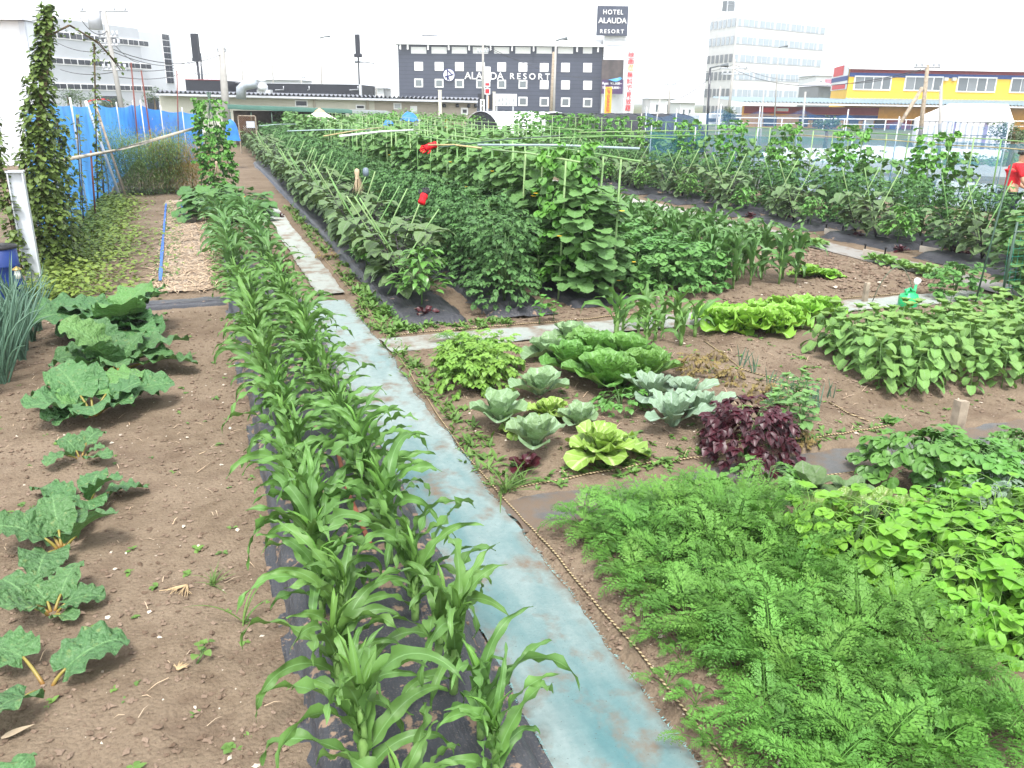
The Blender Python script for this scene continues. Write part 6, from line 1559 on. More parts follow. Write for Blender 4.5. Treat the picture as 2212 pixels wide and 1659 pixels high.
# ---- tunnels
def tunnel(px0, px1, pyt, D0, D1, w, mt, lab, endmat, hm):
    a, c = AT(px0, 250, D0), AT(px1, 250, D1); zt = AT((px0 + px1) / 2, pyt, (D0 + D1) / 2)[2]
    e = empty('poly_tunnel', (a[0], a[1], 0), math.atan2(c[1] - a[1], c[0] - a[0])); L = sqrt((c[0] - a[0]) ** 2 + (c[1] - a[1]) ** 2)
    V = []; nL = 14; nA = 12
    for i in range(nL + 1):
        for j in range(nA + 1):
            t = pi * j / nA; V.append((L * i / nL, w * (1 - cos(t)) * .5 + .02 * hn(i, j, .9), zt * sin(t) ** .62 * (1 + .006 * (i % 2))))
    b = MB(); b.add(V, [(i * (nA + 1) + j, (i + 1) * (nA + 1) + j, (i + 1) * (nA + 1) + j + 1, i * (nA + 1) + j + 1) for i in range(nL) for j in range(nA)]); link('cover', b.mesh('cover', mt), e)
    for i in (0, nL):
        b = MB(); b.add([V[i * (nA + 1) + j] for j in range(nA + 1)], [tuple(range(nA + 1))]); o = link('black_end', b.mesh('black_end', endmat, False), e); o.scale = (.985, .97, .97); o.location = (L * .008, .02, 0)  # black end sheet; on the white tunnel it paints the dark open end
    for i in range(0, nL + 1, 2):
        b = MB(); b.tube([np.array(V[i * (nA + 1) + j]) * (1, 1, 1.006) for j in range(nA + 1)], .02, 5); link('hoop', b.mesh('hoop', hm), e)
    tag(e, lab, 'tunnel')
M_poly = plain('white_film', (.74, .76, .78), .4, .4, var=.05, scale=1.5); M_shade = plain('black_shade_cloth', (.028, .03, .036), .7, .2, var=.2, scale=1.2)
tunnel(1082, 1247, 243, 41, 43, 4.2, M_poly, 'white plastic poly tunnel behind the climbing beans', M_black, M_lite)
tunnel(1262, 1530, 247, 40, 44, 4.6, M_shade, 'black shade cloth tunnel right of the white one', M_black, M_black)
# ---- green canopy, parasol, clutter under it
f = Facade('canopy', 490, 757, 43, 45, 'long green canvas canopy in front of the shed', 'canopy'); z0, z1 = f.at(490, 228)[1], f.at(757, 238)[1]; W = f.L
def canvas(u0, u1, za, zb, nm, mt):
    b = MB(); V = []; n_ = 24
    for i in range(n_ + 1):
        u = u0 + (u1 - u0) * i / n_; z = za + (zb - za) * i / n_ + .015 * hn(u, 1, 1.2)
        V += [(u, -.5, z - .16 + .03 * hn(u, 2, 2)), (u, -.5, z), (u, 1.0, z + .05), (u, 2.4, z)]
    b.add(V, [(i * 4 + j, i * 4 + j + 1, i * 4 + j + 5, i * 4 + j + 4) for i in range(n_) for j in range(3)]); link(nm, b.mesh(nm, mt), f.e)
canvas(0, W, z0, z1, 'canvas', plain('green_canvas', (.045, .11, .085), .7, .2, var=.2, scale=1.0)); canvas(W + .02, W + 2.0, z1 - .02, z1 - .06, 'grey_canvas', plain('grey_canvas', (.17, .19, .19), .7, .2, var=.2))
for u in np.linspace(.1, W + 1.9, 9):
    b = MB(); b.tube([(u, -.4, 0), (u, -.4, z1 - .12)], .03, 6); link('post', b.mesh('post', M_dpole), f.e)
f.part('back_shelf', [(.3, W, 2.0, 2.3, 0, z1 - .1)], plain('dim_clutter', (.10, .08, .06), .8, .2, var=.7, scale=2.5)); f.part('white_boxes', [(W * k, W * k + .7, 1.2, 1.9, .55, 1.0) for k in (.12, .3, .42, .62)], M_cream)
x, y, z = AT(691, 252, 37); pr = empty('parasol', (x, y, 0)); hz = AT(691, 236, 37)[2]
b = MB(); n = 8; Rr = (AT(732, 250, 37) - AT(650, 250, 37)) @ C_R / 2
V = [(0, 0, hz)] + [(Rr * cos(i * 2 * pi / n), Rr * sin(i * 2 * pi / n), hz - .45) for i in range(n)]; b.add(V, [(0, i + 1, (i + 1) % n + 1) for i in range(n)]); link('parasol_canopy', b.mesh('parasol_canopy', plain('parasol_cloth', (.75, .68, .6), .8, .2, var=.06), False), pr)
b = MB(); b.tube([(0, 0, 0), (0, 0, hz - .02)], .03, 6); link('parasol_pole', b.mesh('parasol_pole', M_wood), pr)
b = MB(); lathe(b, [(Rr * .28, hz - .10), (.0, hz + .06)], 8); link('vent_flap', b.mesh('vent_flap', plain('peach_cloth', (.7, .38, .22), .8)), pr); tag(pr, 'off white parasol with peach top beside the green canopy', 'parasol')
f = Facade('lattice_panel', 517, 552, 38, 38, 'brown lattice panel at the left end of the canopy', 'panel'); q = f.rect(517, 251, 552, 290, 0, .05); b = MB(); w_, h_ = q[1] - q[0], q[5] - q[4]
for i in range(-8, 9):
    for s in (-1, 1):
        P = [(q[0] + w_ * (i / 8.0 + (t if s > 0 else 1 - t)), .02 * s, q[4] + h_ * t) for t in np.linspace(0, 1, 30)]; P = [p_ for p_ in P if q[0] <= p_[0] <= q[1]]
        if len(P) > 1: b.tube([P[0], P[-1]], .014, 4)
link('slats', b.mesh('slats', plain('brown_wood', (.13, .075, .045), .8, .15)), f.e); f.part('frame', [(q[0] - .04, q[0], -.03, .05, 0, q[5]), (q[1], q[1] + .04, -.03, .05, 0, q[5]), (q[0], q[1], -.03, .05, q[5], q[5] + .04)], M_wood); f.part('notice', [f.rect(533, 262, 551, 276, -.06, -.035)], M_lite)
def heap(pts, D, hh, mt, lab, nm='tarpaulin', cat='tarpaulin'):
    px0, px1, py = pts; a, c = AT(px0, py, D), AT(px1, py, D); L = np.linalg.norm(c - a); z = a[2]; b = MB(); V = []
    for i in range(9):
        for j in range(9):
            u, v = i / 8 - .5, j / 8 - .5; V.append((u * L, v * L * .7, hh * max(0, 1 - (2 * u) ** 2) ** .5 * max(0, 1 - (2 * v) ** 2) ** .5 + .1 * L * hn(i * .5, j * .5, 1, D)))
    b.add(V, [(i * 9 + j, i * 9 + j + 1, (i + 1) * 9 + j + 1, (i + 1) * 9 + j) for i in range(8) for j in range(8)]); o = link(nm, b.mesh(nm, mt)); o.location = ((a[0] + c[0]) / 2, (a[1] + c[1]) / 2, 0); o.scale = (1, 1, 1)
    e = o; o.location[2] = max(0, z - .05); tag(o, lab, cat); return o
M_tarp = plain('blue_tarp', (.03, .17, .55), .5, .3, var=.25, scale=3)
heap((486, 518, 300), 30, .7, M_tarp, 'bright blue tarpaulin heap at the far end of the left path'); heap((866, 902, 258), 36, .35, M_tarp, 'blue tarpaulin bundle laid over a rail beyond the trellises'); heap((826, 852, 274), 32, .3, M_tarp, 'blue bucket like tarpaulin among the far climbers')
# pale crate the tarpaulin lies on
f = Facade('tank', 868, 904, 36.3, 36.3, 'pale grey tank below the blue tarpaulin bundle', 'tank'); f.part('tank_body', [(0, f.L, -.3, .5, .1, AT(880, 258, 36)[2] - .06)], M_grey2); f.part('lid', [(-.03, f.L + .03, -.33, .53, AT(880, 258, 36)[2] - .058, AT(880, 258, 36)[2] - .02)], M_grey2)
# fence of boards and the ladder by the shed end
f = Facade('board_fence', 960, 1085, 50, 50, 'low grey board fence at the foot of the shed end', 'fence'); zt = f.at(1000, 255)[1]
for i, u in enumerate(np.arange(0, f.L, .19)): f.part('board', [(u, u + .15, 0, .03, 0, zt + U(-.15, .1))], M_wood if i % 7 else M_orange)
f.part('rail', [(0, f.L, .03, .07, zt * .5, zt * .5 + .08)], M_wood)
f = Facade('ladder', HX(692), HX(724), 47, 47, 'white ladder standing upright by the shed end', 'ladder'); zt = f.at(1040, HY(716))[1]; f.part('side_rail', [(0, .06, 0, .06, 0, zt), (f.L - .06, f.L, 0, .06, 0, zt)], M_w)
for z in np.arange(.3, zt, .3): f.part('rung', [(.062, f.L - .062, .01, .05, z, z + .04)], M_w)
# ---- trees in the distance
def tree(px, py_top, py_mid, D, rx, lab, mt=None, n=900, L=.16, flat=1.0, trunk=True):
    p = AT(px, py_top, D); pm = AT(px, py_mid, D); e = empty('tree', (p[0], p[1], 0)); hz = p[2]; cz = max(.3, pm[2]); ry = hz - cz; fo = MB()
    lob = [(R_.gauss(0, .42) * rx, R_.gauss(0, .42) * rx, cz + R_.gauss(0, .4) * ry, U(.45, .7)) for _ in range(9)] + [(0, 0, cz, .75)]
    for i in range(n):
        q = lob[i % 10]; v = np.array([R_.gauss(0, 1), R_.gauss(0, 1), R_.gauss(0, 1)]); v /= np.linalg.norm(v); k = U(.55, 1)
        fo.leaf((q[0] + v[0] * rx * q[3] * k, q[1] + v[1] * rx * q[3] * k, q[2] + v[2] * ry * q[3] * k), U(0, 6.28), U(-.6, .6), L * U(.6, 1.3), L * .4, .4, 1, 'ov', 2, 2, .2, rnd=U(0, 1))
    b = MB(); b.tube([(0, 0, 0), (.03, 0, cz * .6), (0, .05, cz)], [.12, .09, .05], 6); link('trunk', b.mesh('trunk', M_twig), e); link('crown', fo.mesh('crown', mt or L_tree), e); tag(e, lab, 'tree')
L_tree = leafmat('tree_leaf', (.05, .11, .035), var=.45, rough=.5, tr=.25)
tree(170, 197, 215, 75, 1.6, 'dark green rounded tree behind the blue net, left of the leaning pole', n=900); tree(238, 203, 218, 76, 1.2, 'dark tree behind the blue net, right of the leaning pole', n=600); tree(330, 190, 208, 78, .9, 'small round topped tree before the grey office', n=600); tree(142, 190, 208, 70, .8, 'narrow light green shrub tree next to the vine', n=400)
tree(1577, 230, 251, 52, .62, 'small round clipped tree in front of the white shop', n=1500, L=.09); tree(2200, 250, 285, 34, 1.0, 'dark bushy tree with pale blossom at the right edge', n=1600, L=.11)
tree(1252, 248, 262, 40, .9, 'leafy shrub between the two tunnels', n=500); tree(1790, 254, 268, 44, .8, 'low shrub in front of the store windows', n=400); tree(850, 240, 258, 38, 1.5, 'leafy vine shrub at the right end of the canopy', L_bean, 900); tree(975, 246, 262, 40, 1.6, 'leafy shrub in front of the tan shed wall', L_bean, 800)
# ---- nets, pond and white covers on the right
net_fence('net_fence', [tuple(AT(px, py, D)) for px, py, D in ((1395, 240, 34), (1460, 244, 33), (1556, 234, 32), (1640, 240, 31), (1735, 236, 30), (1830, 246, 29), (1940, 262, 28), (2060, 258, 27), (2180, 262, 26))], 'thin blue net fence strung between poles along the far right', M_netr, .18, .1, pr=.02)
net_fence('net_fence', [tuple(AT(px, py, D)) for px, py, D in ((1405, 282, 26), (1500, 286, 25.5), (1600, 290, 25), (1720, 292, 24), (1840, 296, 23.5), (1960, 300, 23), (2090, 304, 22), (2230, 308, 21))], 'low teal blue net fence behind the right hand trellises', net_mat('teal_blue_net', (.05, .22, .30), .55), .06, .06, pr=.015, poles=M_steel)
mt, nt, out = mat('water'); p = world_pos(nt); bsdf(nt, out, mix(nt, noise(nt, .6, 3, .5, p), (.05, .07, .06), (.09, .11, .085)), .06, .6, 0, bump(nt, noise(nt, 3, 3, .5, p), .05, .02)); b = MB()
pw = [G(1640, 400), G(1900, 432), G(2250, 470), G(2300, 415), G(2000, 385), G(1650, 372)]
b.add([(q[0], q[1], .012) for q in pw], [tuple(range(6))]); tag(link('water', b.mesh('water', mt)), kind='structure')
M_cover = plain('white_cover', (.72, .73, .72), .6, .3, var=.08)
for i, (p0, p1) in enumerate((((1640, 352), (2020, 352)), ((1660, 340), (1990, 344)), ((1850, 333), (2160, 345)))):
    a, c = np.array(G(*p0)), np.array(G(*p1)); d = c - a; L = np.linalg.norm(d); V = []
    for k in range(31):
        for j in range(7):
            t = pi * j / 6; n2 = np.array([-d[1], d[0], 0]) / L; V.append(tuple(a + d * k / 30 - n2 * cos(t) * .5 + np.array([0, 0, .45 * sin(t) * (1 + .2 * hn(k, j, .7, i))])))
    b = MB(); b.add(V, [(k * 7 + j, (k + 1) * 7 + j, (k + 1) * 7 + j + 1, k * 7 + j + 1) for k in range(30) for j in range(6)])
    tag(link('row_cover', b.mesh('row_cover', M_cover)), ['nearest white cloth row cover beyond the water', 'middle white cloth row cover beyond the water', 'white cloth row cover farthest right beyond the water'][i], 'row cover')
# stony bank of the pond
b = MB(); a, c = np.array(G(1600, 362)), np.array(G(2300, 388)); V = []
for k in range(61):
    for j in range(5): q = a + (c - a) * k / 60; V.append((q[0] + j * .2, q[1] + j * .5, (0, .22, .3, .22, 0)[j] * (1 + .7 * hn(k, j, .6))))
b.add(V, [(k * 5 + j, (k + 1) * 5 + j, (k + 1) * 5 + j + 1, k * 5 + j + 1) for k in range(60) for j in range(4)]); tag(link('bank', b.mesh('bank', M_conc)), kind='structure')
groundcover(5000, lambda: (lambda q: (q[0] + U(-1, 1), q[1] + U(-1, 2)))(G(U(1600, 2280), U(336, 362))), L_weed, .16, 'verge_grass', .35)
# ------------------------------------------------------------------ small things on the soil
def clods(n, pts, name, size=(.004, .016), mt=None):
    base = np.array([(1, 0, 0), (-1, 0, 0), (0, 1, 0), (0, -1, 0), (0, 0, 1), (0, 0, -.6), (.6, .6, .5), (-.6, .55, .45), (.55, -.6, .5), (-.6, -.6, .4)], float)
    tri = [(6, 4, 0), (6, 2, 4), (6, 0, 2), (7, 4, 2), (7, 1, 4), (7, 2, 1), (8, 0, 4), (8, 4, 3), (8, 3, 0), (9, 4, 1), (9, 3, 4), (9, 1, 3), (0, 5, 2), (2, 5, 1), (1, 5, 3), (3, 5, 0)]
    V = np.zeros((n, 10, 3)); A = np.zeros((n, 10, 3)); F = []
    for i in range(n):
        x, y = pts(); s = size[0] + (size[1] - size[0]) * U(0, 1) ** 3.2; a = U(0, 6.28); c, q = cos(a), sin(a)
        v = base * np.array([1.25, U(.7, 1), U(.5, .8)]) * s * (1 + .25 * NPR.randn(10, 1)); v = np.stack([v[:, 0] * c - v[:, 1] * q, v[:, 0] * q + v[:, 1] * c, v[:, 2]], 1)
        V[i] = v + (x, y, gz(x, y) + s * .25); A[i] = (U(0, 1), .5, .5); k = i * 10
        F += [(a_ + k, b_ + k, c_ + k) for a_, b_, c_ in tri]
    b = MB(); b.v = [V.reshape(-1, 3)]; b.a = [A.reshape(-1, 3)]; b.f = F; b.n = n * 10; b.mi = [0] * len(F)
    o = link(name, b.mesh(name, mt or M_clod, False)); o['kind'] = 'stuff'; return o
mt, nt, out = mat('clod'); at = nn(nt, 'ShaderNodeAttribute', attribute_name='lf'); sep = nn(nt, 'ShaderNodeSeparateColor'); nt.links.new(at.outputs['Color'], sep.inputs[0])
c = mix(nt, sep.outputs[0], (.115, .08, .056), (.235, .175, .13)); c = mix(nt, ramp(nt, sep.outputs[0], [(.965, 0), (.975, 1)]), c, (.5, .44, .36))
bsdf(nt, out, c, .95, .1, 0, bump(nt, noise(nt, 120, 3, .6, coords(nt)), .5, .004)); M_clod = mt
def pl():
    y = 1.9 + 8.3 * U(0, 1) ** 1.7; return (U(-2.1, .17), y)
def pm():
    while True:
        x, y = U(1.66, 6.5), U(4.55, 7.8)
        if not (5.4 < x and y > 5.4): return (x, y)
clods(11000, pl, 'soil_clods', (.003, .017)); clods(5000, pm, 'soil_clods', (.004, .018))
clods(2200, lambda: (U(1.60, 1.95), U(1.8, 4.0)), 'soil_clods', (.003, .014)); clods(700, lambda: (U(1.0, 1.07), U(1.7, 10)), 'soil_clods', (.003, .014)); clods(900, lambda: (U(3.4, 6.5), U(3.0, 4.0)), 'soil_clods', (.004, .02))
clods(2500, lambda: (U(1.7, 10), U(8.5, 9.2)), 'soil_clods', (.005, .025)); clods(2500, lambda: (U(8, 10), U(8.6, 15)), 'soil_clods', (.008, .045)); clods(700, lambda: (U(1.06, 1.58), U(1.8, 10)), 'soil_crumbs', (.002, .007))
# a few bigger stones on the left
for i, (px, py, s) in enumerate(((462, 2650 * .553, .02), (830 * .553, 2020 * .553, .03), (905 * .553, 1740 * .553, .025))): pass
# weeds
def tufts(n, pts, name, L=(.03, .09), mt=None, k=(3, 7), w=.12, e=(.2, 1.3)):
    fo = MB()
    for i in range(n):
        x, y = pts(); z = gz(x, y); r = U(0, 1); l0 = U(*L)
        for q in range(int(U(*k))): fo.leaf((x + U(-.01, .01), y + U(-.01, .01), z), U(0, 6.28), U(*e), l0 * U(.6, 1.2), l0 * w, U(.3, 1.2), 1, 'ov', 3, 2, .3, rnd=min(1, r + U(0, .2)))
    o = link(name, fo.mesh(name, mt or L_weed)); o['kind'] = 'stuff'; return o
tufts(150, pl, 'weed_seedlings', (.015, .05), w=.3, e=(.1, .8)); tufts(300, pm, 'weed_seedlings', (.02, .06), w=.3, e=(.1, .9))
tufts(220, lambda: (U(1.63, 1.8) + .04 * R_.gauss(0, 1), U(4.6, 10.2)), 'edge_weeds', (.04, .12), w=.14)
tufts(160, lambda: (U(1.75, 2.0), U(8.55, 10.8)), 'edge_weeds', (.05, .13), w=.2); tufts(120, lambda: (U(1.75, 3.2), U(8.5, 8.75)), 'edge_weeds', (.04, .10), w=.2); tufts(200, lambda: (U(1.75, 1.98), U(10.8, 20)), 'edge_weeds', (.04, .12), w=.2)
tufts(120, lambda: (U(1.7, 5), U(4.5, 4.75)), 'edge_weeds', (.03, .08), w=.2); tufts(60, lambda: (U(2.2, 2.9), U(4.6, 5.0)), 'edge_weeds', (.03, .09), w=.25)
GT = grassy(26, .33, .006, L_weed, (.15, 1.2), (.3, 1.3), .03, 7)
x, y, _ = G(1090, 1062); put('grass_tuft', GT, (x, y, .0), 0, 1.0, 'spreading grass tuft at the rope where the grey path meets the blue path', 'grass')
x, y, _ = G(1130, 1045); put('grass_tuft', GT, (x, y, .0), 2, .6, 'smaller grass tuft behind the spreading one by the purple lettuce', 'grass')
x, y, _ = G(460, 1262); put('grass_tuft', GT, (x, y, gz(x, y)), 1, .45, 'green grass tuft in bare soil beside the dry roots', 'grass')
x, y, _ = G(525, 1350); put('grass_tuft', grassy(4, .4, .009, L_weed, (.9, 1.4), (.6, 1.6), .02, 8), (x, y, gz(x, y)), 2, .85, 'few long grass blades in bare soil by the corn film', 'grass')
x, y, _ = G(425, 1432); put('weed', broad(.07, 3, .045, L_weed, .45, 'ov', n=4, m=2), (x, y, gz(x, y)), 0, 1.0, 'small leafy weed alone in the bare soil, lower left', 'weed')
WP = broad(.28, 7, .09, L_pars, .45, 'ov', n=5, m=2)
for px, py, s, lab in ((1165, 695, 1.1, 'leafy weed bush at the corner of the tomato film by the pale cross path'), (1195, 690, .8, 'small leafy weed right of the tomato film corner'), (850, 690, .5, 'little weed by the rope in front of the lone pepper film'), (815, 655, .45, 'little weed on soil beside the path before the pepper film')):
    x, y, _ = G(px, py); put('weed', WP, (x, y, gz(x, y)), U(0, 6), s, lab, 'weed')
# dry roots pulled out and lying on the soil
L_root = plain('dry_root', (.42, .31, .18), .8, .1)
def roots(px, py, s, rz, lab):
    x, y, _ = G(px, py); b = MB()
    for i in range(12):
        a = U(-1.0, 1.0); c = curve((0, 0, .015), a, .1, s * U(.5, 1), .1, 6, 1, U(-.8, .8)); b.tube(c, np.linspace(.005, .0015, 7), 4)
        c2 = curve(c[3], a + U(-.9, .9), 0, s * .3, .1, 3); b.tube(c2, [.0025, .002, .0015, .001], 3)
    o = link('dry_root', b.mesh('dry_root', L_root)); o.location = (x, y, gz(x, y)); o.rotation_euler = (0, 0, rz); tag(o, lab, 'root')
roots(405, 1268, .14, -2.2, 'bundle of pale dry roots lying on the bare soil'); roots(385, 1455, .06, 1, 'small dry rootlet beside the lone weed on bare soil')
x, y, _ = G(5, 1605); b = MB(); b.leaf((0, 0, .02), .35, .05, .12, .018, .05, 1, 'lance', 6, 2, .2, .1, 1); o = link('dry_leaf', b.mesh('dry_leaf', L_straw)); o.location = (x, y, gz(x, y)); tag(o, 'pale dry leaf strip at the lower left edge', 'leaf')
x, y, _ = G(620, 0 + 1670 * .0 + 1010); 
for px, py, a, l in ((425, 1020, .9, .14), (430, 985, .3, .05)):
    x, y, _ = G(px, py); b = MB(); b.tube([(0, 0, .01), (l * cos(a), l * sin(a), .02)], .003, 4); o = link('twig', b.mesh('twig', L_straw)); o.location = (x, y, gz(x, y)); tag(o, 'thin dry twig on the bare soil' + (', the longer one' if l > .1 else ', the shorter one'), 'twig')
# pile of spent leaves by the second path
x, y, _ = G(858, 603); fo = MB()
for i in range(60): fo.leaf((U(-.16, .16), U(-.1, .1), U(.0, .05)), U(0, 6.28), U(-.2, .5), U(.05, .1), .018, .4, 1, 'ov', 3, 2, .2, rnd=U(0, 1))
o = link('leaf_litter', fo.mesh('leaf_litter', L_dead)); o.location = G(1275 * .553, 1005 * .553); o['kind'] = 'stuff'
# gloves and straw bundle on the poles
M_glove = plain('red_glove', (.55, .012, .02), .7, .2, var=.15, scale=25); M_gblk = plain('black_rubber', (.02, .02, .024), .6, .3)
def glove(p, az, el, s, lab, blackf=True):
    e = empty('glove', p); b = MB()
    c = curve((0, 0, 0), az, el, .13 * s, .1, 5); b.tube(c, np.array([.045, .05, .042, .045, .052, .045]) * s, 8); link('cuff', b.mesh('cuff', M_glove), e)
    f = MB(); d = c[-1] - c[-2]; d /= np.linalg.norm(d); sd = np.cross(d, C_F); sd /= np.linalg.norm(sd)
    f.tube(np.array([c[-1], c[-1] + d * .05 * s]), [.046 * s, .044 * s], 8)
    for q, l in ((-1.5, .075), (-.5, .095), (.5, .09), (1.5, .07)):
        p0 = c[-1] + d * .04 * s + sd * q * .024 * s; f.tube([p0, p0 + d * l * .5 * s + sd * q * .006, p0 + d * l * .85 * s - np.array([0, 0, .02 * s])], [.0125 * s, .0125 * s, .010 * s], 6)
    p0 = c[-2]; f.tube([p0 + sd * .03 * s, p0 + sd * .075 * s + d * .03 * s, p0 + sd * .085 * s + d * .07 * s], [.014 * s, .013 * s, .010 * s], 6)
    link('fingers', f.mesh('fingers', M_gblk if blackf else M_glove), e); tag(e, lab, 'glove')
gp = ATY(910, 440, 9.72); glove(gp, .7, 1.0, .95, 'red work glove with black rubber fingers stuck on an eggplant stake')
gp2 = np.array(G(943, 312, z1)); glove(gp2, pi - .1, -.25, .95, 'red work glove tied to the end of a bamboo pole over the trellis', False)
sp_ = ATY(771, 372, 13.2); fo = MB()
for i in range(60): fo.leaf((U(-.02, .02), U(-.02, .02), 0), U(0, 6.28), -1.2 + U(-.3, .1), U(.25, .38), .004, .1, 1, 'lance', 3, 1, 0)
lathe(fo, [(.0, .06), (.035, .04), (.04, 0), (.03, -.06), (.035, -.1)], 8); o = link('straw_bundle', fo.mesh('straw_bundle', L_straw)); o.location = sp_; tag(o, 'pale straw bundle hanging from a stake tip among the eggplants', 'bundle')
b = MB(); lathe(b, [(.0, .06), (.04, .045), (.05, -.01), (.045, -.07), (.0, -.085)], 10); o = link('plastic_bag', b.mesh('plastic_bag', plain('slate_bag', (.14, .18, .22), .4))); o.location = ATY(790, 370, 13.3); tag(o, 'small grey plastic bag on a stake tip right of the straw bundle', 'bag')
o = link('straw_bundle', fo.mesh('straw_bundle', L_straw)); o.location = ATY(467, 352, tx and 21.9); o.scale = (.8, .8, .8); tag(o, 'straw bundle tied on the tall bean column', 'bundle')
# ------------------------------------------------------------------ person at the right edge
px_, py_, _ = G(2184, 408, .98); person = empty('person', (px_, py_, 0), 0)
tr_, tf_ = _r, _h    # to the right in the picture; away from the camera
def P3(r, f, z): return tuple(tr_ * r + tf_ * f + np.array([0, 0, z]))
def skin_mesh(name, pts, edges, mt, parent):
    me = bpy.data.meshes.new(name); me.from_pydata([p for p, _ in pts], edges, []); o = link(name, me, parent)
    o.modifiers.new('skin', 'SKIN'); sv = me.skin_vertices[0].data
    for v, (_, r) in zip(sv, pts): v.radius = r if hasattr(r, '__len__') else (r, r)
    sv[0].use_root = True
    s = o.modifiers.new('sub', 'SUBSURF'); s.levels = 2; s.render_levels = 2; me.materials.append(mt); return o
M_skin = plain('skin', (.52, .30, .19), .5, .4, var=.06); M_shirt = plain('red_shirt', (.56, .022, .03), .8, .2, var=.12, scale=9); M_trou = plain('navy_trousers', (.012, .016, .035), .8, .2); M_cap = plain('grey_cap', (.10, .12, .13), .8, .2)
body = [(P3(0, 0, .93), (.13, .10)), (P3(.0, 0, 1.08), (.125, .10)), (P3(.03, .0, 1.28), (.15, .105)), (P3(.06, 0, 1.38), (.10, .08)), (P3(.09, 0, 1.45), .052), (P3(.11, .0, 1.51), .075), (P3(.12, 0, 1.60), (.085, .09)), (P3(.12, 0, 1.67), .06),
        (P3(.0, -.17, 1.36), .055), (P3(.06, -.24, 1.13), .045), (P3(.24, -.20, .98), .036), (P3(.33, -.19, .97), .026), (P3(.06, .17, 1.36), .055), (P3(.14, .24, 1.13), .045), (P3(.32, .18, 1.0), .036), (P3(.41, .16, .99), .026),
        (P3(0, -.09, .85), .09), (P3(.03, -.1, .47), .062), (P3(0, -.1, .08), .045), (P3(.16, -.11, .04), .035), (P3(0, .09, .85), .09), (P3(.02, .1, .47), .062), (P3(-.02, .1, .08), .045), (P3(.14, .11, .04), .035),
        (P3(.20, .0, 1.585), .018), (P3(.12, -.09, 1.59), .016), (P3(.12, .09, 1.59), .016)]
fing = []
ed = [(0, 1), (1, 2), (2, 3), (3, 4), (4, 5), (5, 6), (6, 7), (3, 8), (8, 9), (9, 10), (10, 11), (3, 12), (12, 13), (13, 14), (14, 15), (0, 16), (16, 17), (17, 18), (18, 19), (0, 20), (20, 21), (21, 22), (22, 23), (6, 24), (6, 25), (6, 26)]
for hnd, sg in ((11, -1), (15, 1)):
    base = np.array(body[hnd][0])
    for q in range(4):
        k = len(body); d = tr_ * .05 + np.array([0, 0, -.008 - .004 * q]) + tf_ * (q - 1.5) * .012
        body += [(tuple(base + d * .7 + tf_ * (q - 1.5) * .012), .010), (tuple(base + d * (1.35 + .1 * (q in (1, 2))) + np.array([0, 0, -.02])), .0085)]; ed += [(hnd, k), (k, k + 1)]
    k = len(body); body += [(tuple(base + np.array([0, 0, .03]) + tr_ * .015), .0105), (tuple(base + np.array([0, 0, .045]) + tr_ * .045), .009)]; ed += [(hnd, k), (k, k + 1)]
skin_mesh('body', body, ed, M_skin, person)
grow = lambda i, k: (body[i][0], tuple(x * k for x in (body[i][1] if hasattr(body[i][1], '__len__') else (body[i][1],) * 2)))
el = lambda i, j, t, r: (tuple(np.array(body[i][0]) * (1 - t) + np.array(body[j][0]) * t), r)
skin_mesh('shirt', [grow(0, 1.16), grow(1, 1.18), grow(2, 1.14), grow(3, 1.2), grow(8, 1.28), el(8, 9, .75, .062), grow(12, 1.28), el(12, 13, .75, .062), el(3, 4, .45, .066)], [(0, 1), (1, 2), (2, 3), (3, 4), (4, 5), (3, 6), (6, 7), (3, 8)], M_shirt, person)
skin_mesh('trousers', [(P3(0, 0, .92), (.15, .12)), grow(16, 1.18), grow(17, 1.3), grow(18, 1.45), grow(20, 1.18), grow(21, 1.3), grow(22, 1.45)], [(0, 1), (1, 2), (2, 3), (0, 4), (4, 5), (5, 6)], M_trou, person)
b = MB(); cc = np.array(P3(.115, 0, 1.645)); V = []
for j in range(6):
    for i in range(14): t = i * 2 * pi / 14; ph = j / 5 * pi / 2; V.append(cc + tr_ * .108 * cos(t) * cos(ph) + tf_ * .10 * sin(t) * cos(ph) + np.array([0, 0, .095 * sin(ph)]))
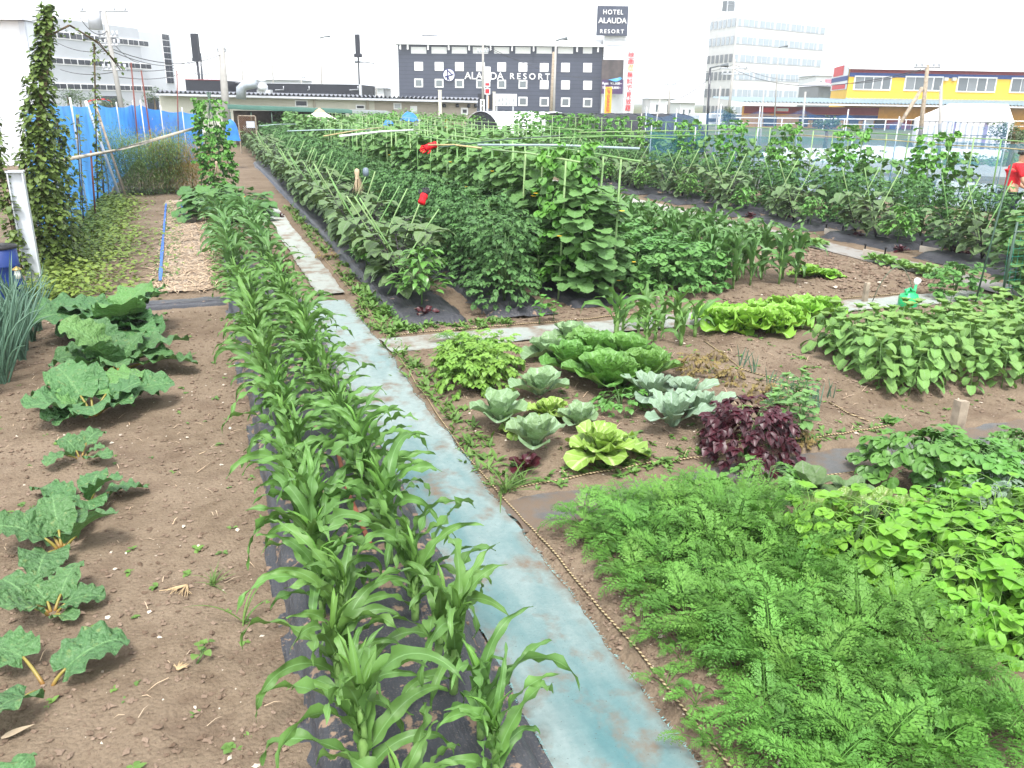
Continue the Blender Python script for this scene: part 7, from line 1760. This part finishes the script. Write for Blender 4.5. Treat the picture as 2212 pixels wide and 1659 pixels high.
b.add(V, [(j * 14 + i, j * 14 + (i + 1) % 14, (j + 1) * 14 + (i + 1) % 14, (j + 1) * 14 + i) for j in range(5) for i in range(14)]); b.leaf(cc + tr_ * .09, -YAW, -.1, .09, .08, .3, 1, 'round', 5, 4, -.15); link('cap', b.mesh('cap', M_cap), person)
b = MB()
for i in range(10): t = 2.0 + i * .25; b.leaf(cc + tr_ * .10 * cos(t) + tf_ * .095 * sin(t), t - YAW, -1.4, .06, .02, .1, 1, 'ov', 3, 2)
link('hair', b.mesh('hair', plain('dark_hair', (.02, .016, .014), .6)), person)
tag(person, 'person in red polo shirt and dark cap, bending among plants at right edge', 'person')

# frayed threads and dry crumbs along the path cloth
b = MB(); V = []; F = []; A = []
for i in range(1500):
    y = U(1.6, 10.2); sg = 1 if i % 2 else -1; x0 = (1.585 if sg > 0 else 1.055) + .024 * (1.6 * hn(y, 2.0 + (7 if sg > 0 else 0), .7) + hn(y, 2.0 + (7 if sg > 0 else 0), 4))
    a = (0 if sg > 0 else pi) + U(-.9, .9); l = U(.008, .03); p = np.array([x0 - sg * .006, y, -.012 + U(0, .012)]); d = np.array([cos(a), sin(a), U(-.4, .3)]) * l; s = np.array([-sin(a), cos(a), 0]) * .0016; k = len(V)
    V += [p - s, p + s, p + d]; A += [(U(0, 1), .5, .5)] * 3; F.append((k, k + 1, k + 2))
b.add(V, F, A); o = link('frayed_threads', b.mesh('frayed_threads', plain('thread', (.22, .42, .42), .8, .1, var=.3, scale=30))); o['kind'] = 'stuff'
straws(220, (1.1, 1.56, 1.6, 10), L_straw, (.01, .05), .015, 'straw', .0013)
# ------------------------------------------------------------------ thin bright air
mt = bpy.data.materials.new('haze'); mt.use_nodes = True; nt = mt.node_tree; nt.nodes.clear()
out = nt.nodes.new('ShaderNodeOutputMaterial'); pv = nt.nodes.new('ShaderNodeVolumePrincipled')
pv.inputs['Color'].default_value = (.9, .94, 1, 1); pv.inputs['Density'].default_value = .0008; pv.inputs['Anisotropy'].default_value = .2
nt.links.new(pv.outputs[0], out.inputs['Volume'])
b = MB(); b.box(-950, 950, -80, 1250, -1.3, 60); o = link('haze', b.mesh('haze', mt, False)); o['kind'] = 'stuff'
